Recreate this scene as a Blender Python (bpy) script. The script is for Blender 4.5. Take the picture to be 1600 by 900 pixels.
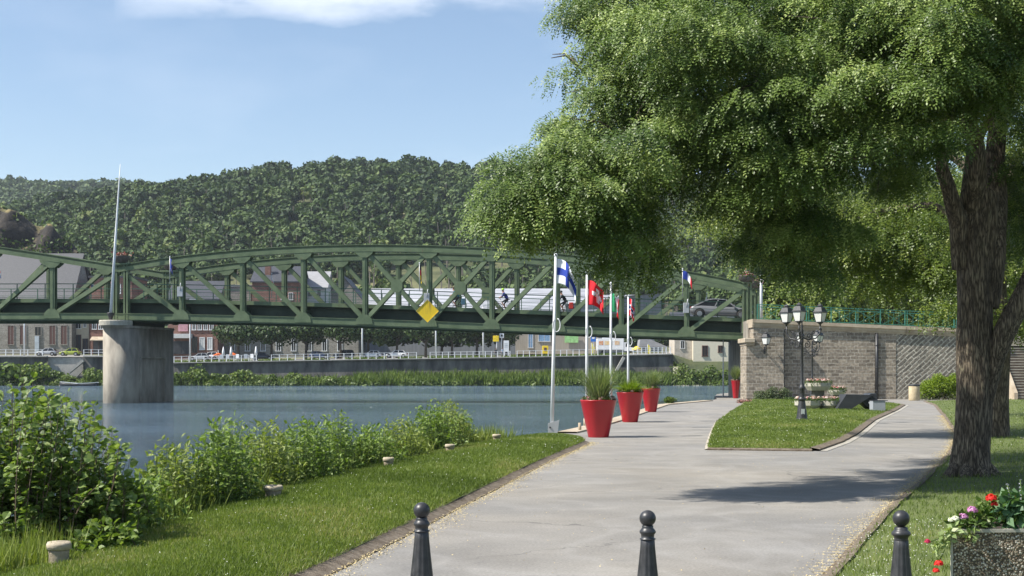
import bpy, math, random
import numpy as np
from mathutils import Vector, Matrix, Euler
for _o in list(bpy.data.objects): bpy.data.objects.remove(_o)
SC = bpy.context.scene
COL = SC.collection
F, H, HY = 2133.3, 1.9, 582.0
R = math.radians
rng = np.random.default_rng(7); random.seed(7)

# ---------------------------------------------------------------- camera
cam = bpy.data.cameras.new('camera'); camo = bpy.data.objects.new('camera', cam); COL.objects.link(camo)
camo.location = (0, 0, H); camo.rotation_euler = (R(90), 0, 0)
cam.lens = 48; cam.sensor_width = 36; cam.shift_y = 132/1600; cam.clip_end = 6000; cam.clip_start = .1
SC.camera = camo
# ---------------------------------------------------------------- light
SUN_EL = 50.0

SAZ = R(270-15)                      # compass style: 0=+Y, 90=+X ; 252 -> left and slightly behind
sd = Vector((math.sin(SAZ)*math.cos(R(SUN_EL)), math.cos(SAZ)*math.cos(R(SUN_EL)), math.sin(R(SUN_EL))))
sun = bpy.data.lights.new('sun', 'SUN'); sun.energy = 5.0; sun.angle = R(.55); sun.color = (1, .95, .87)
suno = bpy.data.objects.new('sun', sun); COL.objects.link(suno)
suno.rotation_euler = sd.to_track_quat('Z', 'Y').to_euler()
w = bpy.data.worlds.new('World'); SC.world = w; w.use_nodes = True
nt = w.node_tree; nt.nodes.clear()
def N(nt, t, **k):
    n = nt.nodes.new(t)
    for a, b in k.items():
        if a.startswith('i_'): n.inputs[int(a[2:])].default_value = b
        else: setattr(n, a, b)
    return n
def mth(nt, op, a, b=None, c=None, clamp=False):
    n = nt.nodes.new('ShaderNodeMath'); n.operation = op; n.use_clamp = clamp
    for i, v in enumerate((a, b, c)):
        if v is None: continue
        if isinstance(v, (int, float)): n.inputs[i].default_value = v
        else: nt.links.new(v, n.inputs[i])
    return n.outputs[0]
def mixc(nt, f, a, b, mode='MIX'):
    n = nt.nodes.new('ShaderNodeMix'); n.data_type = 'RGBA'; n.blend_type = mode
    for i, v in ((0, f), (6, a), (7, b)):
        if isinstance(v, (int, float)): n.inputs[i].default_value = v
        elif isinstance(v, tuple): n.inputs[i].default_value = (*v, 1) if len(v) == 3 else v
        else: nt.links.new(v, n.inputs[i])
    return n.outputs[2]
def ramp(nt, f, stops):
    n = nt.nodes.new('ShaderNodeValToRGB'); e = n.color_ramp.elements
    while len(e) < len(stops): e.new(.5)
    for q, (p, c) in zip(e, stops):
        q.position = p; q.color = (*c, 1) if isinstance(c, tuple) else (c, c, c, 1)
    nt.links.new(f, n.inputs[0]); return n.outputs[0]
sky = N(nt, 'ShaderNodeTexSky', sky_type='NISHITA', sun_disc=False, sun_elevation=R(SUN_EL), sun_rotation=SAZ,
        altitude=100, air_density=1.0, dust_density=.5, ozone_density=1.15)
tc = N(nt, 'ShaderNodeTexCoord'); sp = N(nt, 'ShaderNodeSeparateXYZ'); nt.links.new(tc.outputs['Generated'], sp.inputs[0])
yy = mth(nt, 'MAXIMUM', sp.outputs[1], .05)
u = mth(nt, 'DIVIDE', sp.outputs[0], yy); v = mth(nt, 'DIVIDE', sp.outputs[2], yy)
cb = N(nt, 'ShaderNodeCombineXYZ'); nt.links.new(u, cb.inputs[0]); nt.links.new(mth(nt, 'MULTIPLY', v, 2.4), cb.inputs[1])
ns = N(nt, 'ShaderNodeTexNoise', i_2=9.0, i_3=7.0, i_4=.55); nt.links.new(cb.outputs[0], ns.inputs[0])
mu = mth(nt, 'SUBTRACT', 1, mth(nt, 'MULTIPLY', mth(nt, 'ABSOLUTE', mth(nt, 'ADD', u, .125)), 6.0), clamp=True)
mv = mth(nt, 'MULTIPLY', mth(nt, 'SUBTRACT', mth(nt, 'ADD', v, mth(nt, 'MULTIPLY', mth(nt, 'SUBTRACT', ns.outputs[0], .5), .055)), .257), 30.0, clamp=True)
cl = mth(nt, 'MULTIPLY', mth(nt, 'MULTIPLY', mth(nt, 'POWER', mu, .5), mv), mth(nt, 'MULTIPLY', mth(nt, 'SUBTRACT', ns.outputs[0], .25), 4.5, clamp=True), clamp=True)
ns2 = N(nt, 'ShaderNodeTexNoise', i_2=5.0, i_3=5.0); nt.links.new(cb.outputs[0], ns2.inputs[0])
wisp = mth(nt, 'MULTIPLY', mth(nt, 'SUBTRACT', ns2.outputs[0], .5, clamp=True), .35)
lp = mixc(nt, mth(nt, 'ADD', mth(nt, 'MULTIPLY', cl, 1.0), wisp, clamp=True), sky.outputs[0], (9.6, 9.7, 10.0))
bg = N(nt, 'ShaderNodeBackground'); bg.inputs[1].default_value = .098
nt.links.new(lp, bg.inputs[0]); wo = N(nt, 'ShaderNodeOutputWorld'); nt.links.new(bg.outputs[0], wo.inputs[0])
SC.view_settings.view_transform = 'Standard'; SC.view_settings.look = 'None'; SC.view_settings.gamma = 1
SC.view_settings.use_curve_mapping = False
SC.view_settings.exposure = .76
SC.render.engine = 'CYCLES'; SC.cycles.use_denoising = True
SC.cycles.max_bounces = 6; SC.cycles.diffuse_bounces = 3; SC.cycles.glossy_bounces = 3; SC.cycles.transmission_bounces = 4
SC.cycles.transparent_max_bounces = 8; SC.cycles.volume_bounces = 0; SC.cycles.sample_clamp_indirect = 6
SC.cycles.caustics_reflective = False; SC.cycles.caustics_refractive = False

# ---------------------------------------------------------------- unprojection helpers (a pixel of the 1600x900 photo plus a distance = a place)
def PX(px, Y): return (px-800)*Y/F
def PZ(py, Y): return H+(HY-py)*Y/F
def P(px, py, Y): return Vector((PX(px, Y), Y, PZ(py, Y)))
def G(px, py, z=0.0):
    Y = (H-z)*F/(py-HY); return Vector((PX(px, Y), Y, z))

# ---------------------------------------------------------------- materials
MATS = {}
def mat(name, col, rough=.6, col2=None, scale=2.0, detail=6, var=.18, bump=0.0, bscale=20.0, metal=0.0, spec=.4, aniso=(1, 1, 1), coat=0, fac=(.35, .65), emit=None):
    if name in MATS: return MATS[name]
    m = bpy.data.materials.new(name); m.use_nodes = True; nt = m.node_tree; b = nt.nodes['Principled BSDF']
    tc = N(nt, 'ShaderNodeTexCoord'); mp = N(nt, 'ShaderNodeMapping'); nt.links.new(tc.outputs['Object'], mp.inputs[0])
    mp.inputs['Scale'].default_value = aniso
    n1 = N(nt, 'ShaderNodeTexNoise', i_2=scale, i_3=detail, i_4=.6); nt.links.new(mp.outputs[0], n1.inputs[0])
    if col2 is None:
        c1 = tuple(c*(1-var) for c in col); c2 = tuple(min(c*(1+var), 1) for c in col)
    else: c1, c2 = col, col2
    nt.links.new(ramp(nt, n1.outputs[0], [(fac[0], c1), (fac[1], c2)]), b.inputs['Base Color'])
    b.inputs['Roughness'].default_value = rough; b.inputs['Metallic'].default_value = metal
    b.inputs['Specular IOR Level'].default_value = spec; b.inputs['Coat Weight'].default_value = coat
    if bump:
        n2 = N(nt, 'ShaderNodeTexNoise', i_2=bscale, i_3=5.0, i_4=.65); nt.links.new(mp.outputs[0], n2.inputs[0])
        bp = N(nt, 'ShaderNodeBump', i_0=.8, i_1=bump); nt.links.new(n2.outputs[0], bp.inputs['Height']); nt.links.new(bp.outputs[0], b.inputs['Normal'])
    MATS[name] = m; return m
def brick_mat(name, c1, c2, mortar, bw=.45, bh=.2, ms=.02, rot=0.0, bump=.02, rough=.85, big=(.75, 1.1)):
    m = bpy.data.materials.new(name); m.use_nodes = True; nt = m.node_tree; b = nt.nodes['Principled BSDF']
    tc = N(nt, 'ShaderNodeTexCoord'); s = N(nt, 'ShaderNodeSeparateXYZ'); nt.links.new(tc.outputs['Object'], s.inputs[0])
    c = N(nt, 'ShaderNodeCombineXYZ'); nt.links.new(mth(nt, 'ADD', s.outputs[0], s.outputs[1]), c.inputs[0]); nt.links.new(s.outputs[2], c.inputs[1])
    nw = N(nt, 'ShaderNodeTexNoise', i_2=1.2, i_3=3.0); nt.links.new(c.outputs[0], nw.inputs[0])
    va = N(nt, 'ShaderNodeVectorMath', operation='MULTIPLY_ADD'); nt.links.new(nw.outputs[1], va.inputs[0]); va.inputs[1].default_value = (.14, .14, 0); nt.links.new(c.outputs[0], va.inputs[2])
    mp = N(nt, 'ShaderNodeMapping'); mp.inputs['Rotation'].default_value = (0, 0, rot); nt.links.new(va.outputs[0], mp.inputs[0])
    br = N(nt, 'ShaderNodeTexBrick'); br.inputs['Color1'].default_value = (*c1, 1); br.inputs['Color2'].default_value = (*c2, 1); br.inputs['Mortar'].default_value = (*mortar, 1)
    br.inputs['Scale'].default_value = 1; br.inputs['Mortar Size'].default_value = ms; br.inputs['Brick Width'].default_value = bw; br.inputs['Row Height'].default_value = bh
    br.inputs['Mortar Smooth'].default_value = .3; br.inputs['Bias'].default_value = 0
    nt.links.new(mp.outputs[0], br.inputs[0])
    n1 = N(nt, 'ShaderNodeTexNoise', i_2=.5, i_3=6.0, i_4=.65); nt.links.new(c.outputs[0], n1.inputs[0])
    n3 = N(nt, 'ShaderNodeTexNoise', i_2=6.0, i_3=4.0); nt.links.new(c.outputs[0], n3.inputs[0])
    col = mixc(nt, 1.0, br.outputs[0], ramp(nt, n1.outputs[0], [(.3, big[0]), (.7, big[1])]), 'MULTIPLY')
    col = mixc(nt, 1.0, col, ramp(nt, n3.outputs[0], [(.3, .62), (.7, 1.3)]), 'MULTIPLY')
    nt.links.new(col, b.inputs['Base Color']); b.inputs['Roughness'].default_value = rough
    bp = N(nt, 'ShaderNodeBump', i_0=1.0, i_1=bump); nt.links.new(mth(nt, 'ADD', mth(nt, 'SUBTRACT', 1, br.outputs[1]), mth(nt, 'MULTIPLY', n3.outputs[0], .8)), bp.inputs['Height']); nt.links.new(bp.outputs[0], b.inputs['Normal'])
    MATS[name] = m; return m
def leaf_mat(name, ca, cb, rough=.45, trans=.35, isl=.5, cc=None, tcol=(1.25, 1.35, .5)):
    m = bpy.data.materials.new(name); m.use_nodes = True; nt = m.node_tree; b = nt.nodes['Principled BSDF']; o = nt.nodes['Material Output']
    at = N(nt, 'ShaderNodeAttribute', attribute_name='tint'); ge = N(nt, 'ShaderNodeNewGeometry')
    f = mth(nt, 'ADD', mth(nt, 'MULTIPLY', at.outputs['Fac'], 1-isl), mth(nt, 'MULTIPLY', ge.outputs['Random Per Island'], isl))
    st = [(.15, ca), (.85, cb)] if cc is None else [(.12, ca), (.7, cb), (.95, cc)]
    c = ramp(nt, f, st)
    nt.links.new(c, b.inputs['Base Color']); b.inputs['Roughness'].default_value = rough; b.inputs['Specular IOR Level'].default_value = .35
    tr = N(nt, 'ShaderNodeBsdfTranslucent'); nt.links.new(mixc(nt, 1.0, c, tcol, 'MULTIPLY'), tr.inputs[0])
    ms = N(nt, 'ShaderNodeMixShader'); ms.inputs[0].default_value = trans
    nt.links.new(b.outputs[0], ms.inputs[1]); nt.links.new(tr.outputs[0], ms.inputs[2]); nt.links.new(ms.outputs[0], o.inputs[0])
    MATS[name] = m; return m
M = {}
M['asphalt_path'] = mat('asphalt_path', (.190, .181, .165), .9, (.268, .256, .234), scale=.6, bump=.004, bscale=90, fac=(.3, .7), detail=9)
M['bridge'] = mat('bridge_green', (.090, .128, .068), .5, (.138, .180, .098), scale=1.3, bump=.004, bscale=9, spec=.35)
nt = M['bridge'].node_tree; bs = nt.nodes['Principled BSDF']; old = bs.inputs['Base Color'].links[0].from_socket; tc = N(nt, 'ShaderNodeTexCoord'); mp = N(nt, 'ShaderNodeMapping'); mp.inputs['Scale'].default_value = (1, 1, .45); nt.links.new(tc.outputs['Object'], mp.inputs[0])
n5 = N(nt, 'ShaderNodeTexNoise', i_2=2.6, i_3=7.0, i_4=.7); nt.links.new(mp.outputs[0], n5.inputs[0]); c = mixc(nt, ramp(nt, n5.outputs[0], [(.60, 0.0), (.72, .7)]), old, (.13, .085, .05)); c = mixc(nt, ramp(nt, n5.outputs[0], [(.27, .6), (.38, 0.0)]), c, (.19, .22, .15)); nt.links.new(c, bs.inputs['Base Color'])
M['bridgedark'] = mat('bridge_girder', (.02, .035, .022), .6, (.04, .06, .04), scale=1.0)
M['steel'] = mat('galvanised', (.45, .46, .47), .45, var=.1, metal=.3)
M['white'] = mat('white_paint', (.74, .75, .76), .4, var=.06)
M['black'] = mat('black_iron', (.018, .019, .021), .42, (.045, .045, .047), scale=14, bump=.001, bscale=60, spec=.5)
M['blackm'] = mat('dark_steel_sheet', (.035, .038, .043), .5, var=.2)
M['concrete'] = mat('concrete', (.20, .18, .15), .9, (.37, .335, .275), scale=.9, bump=.01, bscale=14, aniso=(1.6, 1.6, .5), detail=9)
M['pconcrete'] = mat('pale_concrete', (.34, .32, .26), .9, (.48, .45, .38), scale=2.5, bump=.004, bscale=30)
M['stone'] = brick_mat('ashlar', (.18, .15, .115), (.38, .32, .245), (.46, .42, .35), .55, .24, .022)
M['herring'] = brick_mat('slanted_rubble', (.15, .135, .11), (.29, .255, .205), (.46, .43, .36), .8, .26, .05, rot=R(-42), bump=.05)
M['coping'] = mat('coping_stone', (.34, .27, .19), .85, (.48, .41, .31), scale=1.5, bump=.006, bscale=12)
M['quay'] = mat('quay_stone', (.06, .059, .055), .9, (.18, .172, .155), scale=.7, bump=.05, bscale=1.5, aniso=(1, 1, .35), detail=9)
M['quaylight'] = mat('quay_coping', (.38, .37, .34), .9, var=.15)
M['red'] = mat('red_glazed_pot', (.36, .008, .016), .36, (.43, .014, .022), scale=1.2, spec=.5, coat=.2)
M['soil'] = mat('soil', (.035, .024, .016), .95, var=.4, scale=20, bump=.01)
M['bark'] = None
M['glass'] = mat('window_glass', (.015, .018, .022), .12, spec=.35)
M['lamp_glass'] = mat('opal_glass', (.70, .70, .67), .25, var=.03)
M['tyre'] = mat('tyre', (.02, .02, .02), .8)
M['rim'] = mat('alloy', (.4, .4, .42), .3, metal=.8)
M['yellow'] = None
M['teal'] = mat('teal_railing', (.045, .19, .14), .45, var=.15)
M['rail'] = mat('deck_railing_green', (.05, .11, .075), .45, var=.15)
M['brick'] = brick_mat('red_brick', (.20, .085, .06), (.27, .12, .085), (.27, .22, .19), .6, .22, .02)
M['housestone'] = brick_mat('house_stone', (.24, .22, .19), (.32, .30, .26), (.36, .34, .31), .8, .35, .02)  # grey stone colour of the far houses
M['slate'] = mat('slate', (.035, .038, .046), .55, (.06, .064, .075), scale=3, bump=.02, bscale=8, aniso=(1, 1, 3))
M['roofgrey'] = mat('pale_roof', (.30, .30, .31), .5, var=.12, aniso=(.4, 2, 2))
M['roofwhite'] = mat('metal_roof', (.20, .21, .23), .5, (.42, .43, .46), scale=.6, aniso=(.12, 1, 3))  # darker streaks in the colour stand in for shading and shadows across the roof
M['cream'] = mat('cream_render', (.60, .53, .41), .9, var=.08)
M['beige'] = mat('beige_render', (.36, .32, .26), .9, var=.12, aniso=(3, 3, .2))
M['pale'] = mat('pale_render', (.55, .55, .54), .9, var=.06)
M['brown'] = mat('brown_shutter', (.11, .055, .045), .7, var=.1)
M['blueglass'] = mat('blue_glass', (.20, .33, .50), .2, var=.2)
M['orange'] = mat('orange_canvas', (.60, .12, .02), .8)
M['metalwall'] = mat('sheet_metal_wall', (.17, .18, .20), .55, (.24, .25, .27), scale=.5, aniso=(4, 4, .1))

# ---------------------------------------------------------------- object helpers
def tag(o, label=None, cat=None, group=None, kind=None):
    if label: o['label'] = label
    if cat: o['category'] = cat
    if group: o['group'] = group
    if kind: o['kind'] = kind
    return o
def thing(name, label, cat, loc=(0, 0, 0), rz=0, group=None):
    o = bpy.data.objects.new(name, None); COL.objects.link(o); o.location = loc; o.rotation_euler = (0, 0, rz); o.empty_display_size = .2
    return tag(o, label, cat, group)
def wloc(o):
    v = Vector((0, 0, 0))
    while o is not None: v += o.location; o = o.parent
    return v
def link(name, me, parent=None, mats=None):
    o = bpy.data.objects.new(name, me); COL.objects.link(o)
    if parent is not None: o.parent = parent
    for m in (mats or []): me.materials.append(m)
    return o
def copy_tree(o, parent=None):
    c = o.copy(); COL.objects.link(c)
    if parent is not None: c.parent = parent; c.matrix_parent_inverse = o.matrix_parent_inverse.copy()
    for ch in list(o.children): copy_tree(ch, c)
    return c
def frame_axes(d):
    d = d.normalized(); up = Vector((0, 0, 1)) if abs(d.z) < .95 else Vector((0, 1, 0))
    s = d.cross(up).normalized(); return d, s, s.cross(d).normalized()
class MB:
    def __init__(s): s.v = []; s.f = []; s.mi = []; s.sm = []
    def add(s, vs, fs, m=0, smooth=False):
        b = len(s.v); s.v += [tuple(x) for x in vs]; s.f += [tuple(i+b for i in f) for f in fs]; s.mi += [m]*len(fs); s.sm += [smooth]*len(fs); return s
    def box(s, c, d, rz=0, m=0, tilt=None):
        c = Vector(c); x, y, z = d[0]/2, d[1]/2, d[2]/2
        r = Euler((0, 0, rz)).to_matrix() if tilt is None else Euler(tilt).to_matrix()
        vs = [c+r@Vector((i*x, j*y, k*z)) for k in (-1, 1) for j in (-1, 1) for i in (-1, 1)]
        return s.add(vs, [(0, 2, 3, 1), (4, 5, 7, 6), (0, 1, 5, 4), (2, 6, 7, 3), (0, 4, 6, 2), (1, 3, 7, 5)], m)
    def bar(s, p, q, w, h=None, m=0, side=None):
        """rectangular bar p->q; side = direction of the width w"""
        h = h or w; p, q = Vector(p), Vector(q); d, a, b = frame_axes(q-p)
        if side is not None:
            a = Vector(side); a = (a-d*a.dot(d)).normalized(); b = a.cross(d).normalized()
        vs = [e+a*i*w/2+b*j*h/2 for e in (p, q) for i, j in ((-1, -1), (1, -1), (1, 1), (-1, 1))]
        return s.add(vs, [(3, 2, 1, 0), (4, 5, 6, 7), (0, 1, 5, 4), (1, 2, 6, 5), (2, 3, 7, 6), (3, 0, 4, 7)], m)
    def tube(s, pts, rs, n=8, m=0, cap=True, smooth=True):
        pts = [Vector(p) for p in pts]; rs = rs if hasattr(rs, '__len__') else [rs]*len(pts); vs = []
        pa = None
        for i, p in enumerate(pts):
            d = (pts[min(i+1, len(pts)-1)]-pts[max(i-1, 0)])
            if d.length < 1e-9: d = Vector((0, 0, 1))
            d.normalize()
            if pa is None: _, a, b = frame_axes(d); b = d.cross(a)
            else:
                a = (pa-d*pa.dot(d)).normalized(); b = d.cross(a)
            pa = a
            for k in range(n):
                t = 2*math.pi*k/n; vs.append(p+(a*math.cos(t)+b*math.sin(t))*rs[i])
        fs = [(i*n+k, i*n+(k+1) % n, (i+1)*n+(k+1) % n, (i+1)*n+k) for i in range(len(pts)-1) for k in range(n)]
        s.add(vs, fs, m, smooth)
        if cap:
            b = len(s.v)-len(vs); s.f.append(tuple(b+k for k in range(n))[::-1]); s.f.append(tuple(b+(len(pts)-1)*n+k for k in range(n))); s.mi += [m, m]; s.sm += [False, False]
        return s
    def lathe(s, prof, c=(0, 0, 0), n=24, m=0, flute=None, smooth=True, cap=True):
        c = Vector(c); vs = []
        for r, z in prof:
            for k in range(n):
                t = 2*math.pi*k/n; q = r
                if flute and flute[0] <= z <= flute[1] and k % flute[3] == 0: q = r*(1-flute[2])
                vs.append(c+Vector((q*math.cos(t), q*math.sin(t), z)))
        fs = [(i*n+k, i*n+(k+1) % n, (i+1)*n+(k+1) % n, (i+1)*n+k) for i in range(len(prof)-1) for k in range(n)]
        s.add(vs, fs, m, smooth)
        if cap:
            b = len(s.v)-len(vs); s.f.append(tuple(b+k for k in range(n))[::-1]); s.f.append(tuple(b+(len(prof)-1)*n+k for k in range(n))); s.mi += [m, m]; s.sm += [False, False]
        return s
    def prism(s, poly, p0, ax, ay, n, depth, m=0):
        """poly (a,b) in plane p0+a*ax+b*ay, extruded depth along n"""
        p0, ax, ay, n = map(Vector, (p0, ax, ay, n)); k = len(poly)
        vs = [p0+ax*a+ay*b for a, b in poly]+[p0+ax*a+ay*b+n*depth for a, b in poly]
        fs = [tuple(range(k))[::-1], tuple(range(k, 2*k))]+[(i, (i+1) % k, (i+1) % k+k, i+k) for i in range(k)]
        return s.add(vs, fs, m)
    def ball(s, c, r, n=12, m=0, sq=1):
        k = n//2+1; prof = [(max(math.sin(math.pi*i/k), .01)*r, -math.cos(math.pi*i/k)*r*sq) for i in range(k+1)]
        return s.lathe(prof, c, n, m)
    def mesh(s, name, off=(0, 0, 0)):
        me = bpy.data.meshes.new(name); o = Vector(off); me.from_pydata([tuple(Vector(v)-o) for v in s.v], [], s.f)
        me.polygons.foreach_set('material_index', s.mi); me.polygons.foreach_set('use_smooth', s.sm)
        me.update(); return me
    def build(s, name, mats, parent=None, world=False, bevel=0):
        """world=True: coordinates are world ones, the parent Empty's place is taken off"""
        off = wloc(parent) if (world and parent is not None) else (0, 0, 0)
        if not isinstance(mats, (list, tuple)): mats = [mats]
        o = link(name, s.mesh(name, off), parent, mats)
        if bevel:
            b = o.modifiers.new('bevel', 'BEVEL'); b.width = bevel; b.segments = 2; b.limit_method = 'ANGLE'; b.harden_normals = False
        return o
def quads_mesh(name, V, tint=None, smooth=False, k=4):
    """V (n,k,3) numpy polygons -> one mesh"""
    n = len(V); me = bpy.data.meshes.new(name); me.vertices.add(n*k); me.vertices.foreach_set('co', V.astype(np.float32).ravel())
    me.loops.add(n*k); me.loops.foreach_set('vertex_index', np.arange(n*k, dtype=np.int32)); me.polygons.add(n)
    me.polygons.foreach_set('loop_start', np.arange(0, n*k, k, dtype=np.int32))
    if tint is not None:
        a = me.attributes.new('tint', 'FLOAT', 'POINT'); a.data.foreach_set('value', np.repeat(tint, k).astype(np.float32))
    me.update(calc_edges=True); return me
def unit(v): return v/np.maximum(np.linalg.norm(v, axis=-1, keepdims=True), 1e-9)
def rhomb(Pb, D, Nn, L, W):
    """leaf quads: base, direction, normal, length, width"""
    D = unit(D); S = unit(np.cross(Nn, D)); L = np.asarray(L).reshape(-1, 1); W = np.asarray(W).reshape(-1, 1)
    return np.stack([Pb, Pb+D*L*.45+S*W*.5, Pb+D*L, Pb+D*L*.45-S*W*.5], 1)
def sphere_dirs(n, g=rng): return unit(g.normal(size=(n, 3)))
def polyline(pts, n):
    pts = np.array(pts, float); s = np.concatenate([[0], np.cumsum(np.linalg.norm(np.diff(pts, axis=0), axis=1))]); t = np.linspace(0, s[-1], n)
    return np.stack([np.interp(t, s, pts[:, i]) for i in range(pts.shape[1])], 1)
def noise2(x, y, seed=0, oct=4):
    """cheap value noise, -1..1"""
    r = np.random.default_rng(seed); T = r.uniform(-1, 1, (256, 256)); out = np.zeros_like(x, float); a = 1.; tot = 0
    for o in range(oct):
        xi = np.floor(x).astype(int); yi = np.floor(y).astype(int); fx = x-xi; fy = y-yi; fx = fx*fx*(3-2*fx); fy = fy*fy*(3-2*fy)
        g = lambda i, j: T[(xi+i) % 256, (yi+j) % 256]
        out += a*((g(0, 0)*(1-fx)+g(1, 0)*fx)*(1-fy)+(g(0, 1)*(1-fx)+g(1, 1)*fx)*fy); tot += a; a *= .5; x = x*2.03+17.1; y = y*2.03+5.3
    return out/tot
def grid_mesh(name, V, nu, nv, mats, parent=None, smooth=True):
    me = bpy.data.meshes.new(name); i = np.arange(nu*nv).reshape(nu, nv)
    f = np.stack([i[:-1, :-1], i[1:, :-1], i[1:, 1:], i[:-1, 1:]], -1).reshape(-1, 4)
    me.from_pydata(V.reshape(-1, 3).tolist(), [], f.tolist()); me.polygons.foreach_set('use_smooth', [smooth]*len(f)); me.update()
    return link(name, me, parent, mats)
# ================================================================ SETTING
# water
m = bpy.data.materials.new('river_water'); m.use_nodes = True; nt = m.node_tree; b = nt.nodes['Principled BSDF']
b.inputs['Base Color'].default_value = (.075, .122, .160, 1); b.inputs['Roughness'].default_value = .06; b.inputs['IOR'].default_value = 1.42
tc = N(nt, 'ShaderNodeTexCoord'); mp = N(nt, 'ShaderNodeMapping'); mp.inputs['Scale'].default_value = (.55, 1.15, 1); nt.links.new(tc.outputs['Object'], mp.inputs[0])
n1 = N(nt, 'ShaderNodeTexNoise', i_2=.62, i_3=9.0, i_4=.70); nt.links.new(mp.outputs[0], n1.inputs[0])
n2 = N(nt, 'ShaderNodeTexNoise', i_2=.035, i_3=3.0); nt.links.new(mp.outputs[0], n2.inputs[0])
st = mth(nt, 'MULTIPLY', n1.outputs[0], ramp(nt, n2.outputs[0], [(.40, .30), (.60, 1.0)]))
bp = N(nt, 'ShaderNodeBump', i_0=1.0, i_1=1.35); nt.links.new(st, bp.inputs['Height']); nt.links.new(bp.outputs[0], b.inputs['Normal'])
WATER = m
WZ = -.45
o = MB().add([(-900, -60, WZ), (900, -60, WZ), (900, 262, WZ), (-900, 262, WZ)], [(0, 1, 2, 3)]).build('river_water', WATER); tag(o, kind='structure')
o = MB().add([(-4000, -500, -2.6), (4000, -500, -2.6), (4000, 6000, -2.6), (-4000, 6000, -2.6)], [(0, 1, 2, 3)]).build('ground', M['soil']); tag(o, kind='structure')

# near bank
edge = [(-8.6, -6), (-4.9, 4), (-4.5, 8), (-4.15, 12.7), (-3.75, 19.5), (-2.7, 26.5), (-1.0, 34.3), (.65, 38.8), (1.25, 41.5), (2.3, 46), (4.2, 55.5), (6.3, 67), (8.7, 80), (13.2, 92), (14.8, 98), (15.7, 106), (18, 120), (30, 160), (60, 230)]
EDGE = polyline(edge, 80)
mb = MB(); n = len(EDGE)
for a, b_ in EDGE: mb.v.append((a, b_, 0.))
mb.v += [(260, 230, 0), (260, -6, 0)]; mb.f.append(tuple(range(n+2))[::-1]); mb.mi.append(0); mb.sm.append(False)
o = mb.build('path', M['asphalt_path']); tag(o, kind='structure')
# path material: streaks and tyre marks
nt = M['asphalt_path'].node_tree; bs = nt.nodes['Principled BSDF']; old = bs.inputs['Base Color'].links[0].from_socket
tc = N(nt, 'ShaderNodeTexCoord'); mp = N(nt, 'ShaderNodeMapping'); mp.inputs['Scale'].default_value = (.5, .8, 1); mp.inputs['Rotation'].default_value = (0, 0, R(50)); nt.links.new(tc.outputs['Object'], mp.inputs[0])
wv = N(nt, 'ShaderNodeTexNoise', i_2=1.3, i_3=8.0, i_4=.7, i_8=2.5) if False else N(nt, 'ShaderNodeTexNoise', i_2=1.3, i_3=8.0, i_4=.7)
nt.links.new(mp.outputs[0], wv.inputs[0])
n9 = N(nt, 'ShaderNodeTexNoise', i_2=32.0, i_3=4.0); nt.links.new(tc.outputs['Object'], n9.inputs[0])
n10 = N(nt, 'ShaderNodeTexNoise', i_2=.22, i_3=4.0, i_4=.5); nt.links.new(tc.outputs['Object'], n10.inputs[0])
c = mixc(nt, 1.0, old, ramp(nt, wv.outputs[0], [(.32, .93), (.55, 1.0), (.74, 1.1)]), 'MULTIPLY')
c = mixc(nt, 1.0, c, ramp(nt, n9.outputs[0], [(.3, .80), (.7, 1.16)]), 'MULTIPLY')
c = mixc(nt, 1.0, c, ramp(nt, n10.outputs[0], [(.35, (.90, .91, .93)), (.65, (1.08, 1.05, 1.0))]), 'MULTIPLY')
n11 = N(nt, 'ShaderNodeTexNoise', i_2=.33, i_3=2.5, i_4=.45); nt.links.new(tc.outputs['Object'], n11.inputs[0]); n11.inputs['Distortion'].default_value = 2.2
rd = mth(nt, 'SUBTRACT', 1, mth(nt, 'MULTIPLY', mth(nt, 'ABSOLUTE', mth(nt, 'SUBTRACT', n11.outputs[0], .5)), 16.0), clamp=True)
c = mixc(nt, mth(nt, 'MULTIPLY', rd, mth(nt, 'MULTIPLY', wv.outputs[0], .22)), c, (.46, .45, .43))
nd = N(nt, 'ShaderNodeTexNoise', i_2=1.5, i_3=4.0); nt.links.new(tc.outputs['Object'], nd.inputs[0]); vd = N(nt, 'ShaderNodeVectorMath', operation='MULTIPLY_ADD'); nt.links.new(nd.outputs[1], vd.inputs[0]); vd.inputs[1].default_value = (.9, .9, 0); nt.links.new(tc.outputs['Object'], vd.inputs[2])
vk = N(nt, 'ShaderNodeTexVoronoi', feature='DISTANCE_TO_EDGE'); vk.inputs['Scale'].default_value = .22; nt.links.new(vd.outputs[0], vk.inputs[0])
c = mixc(nt, mth(nt, 'MULTIPLY', mth(nt, 'LESS_THAN', vk.outputs[0], .0028), ramp(nt, n10.outputs[0], [(.45, 0.0), (.55, .55)])), c, (.07, .068, .065))
n12 = N(nt, 'ShaderNodeTexNoise', i_2=2.3, i_3=6.0, i_4=.7); nt.links.new(tc.outputs['Object'], n12.inputs[0])
c = mixc(nt, ramp(nt, n12.outputs[0], [(.60, 0.0), (.70, .35)]), c, (.13, .125, .12)); c = mixc(nt, ramp(nt, n12.outputs[0], [(.30, .35), (.38, 0.0)]), c, (.40, .37, .31))
nt.links.new(c, bs.inputs['Base Color'])
# quay wall below the edge
V = np.zeros((n, 3, 3)); V[:, :, :2] = EDGE[:, None, :]; V[:, 0, 2] = -.004; V[:, 1, 2] = -.7; V[:, 2, 2] = -2.5; V[:, 1:, 0] -= .06
o = grid_mesh('quay_edge', V[:, ::-1], n, 3, [M['quay']], smooth=False); tag(o, kind='structure')
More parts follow.
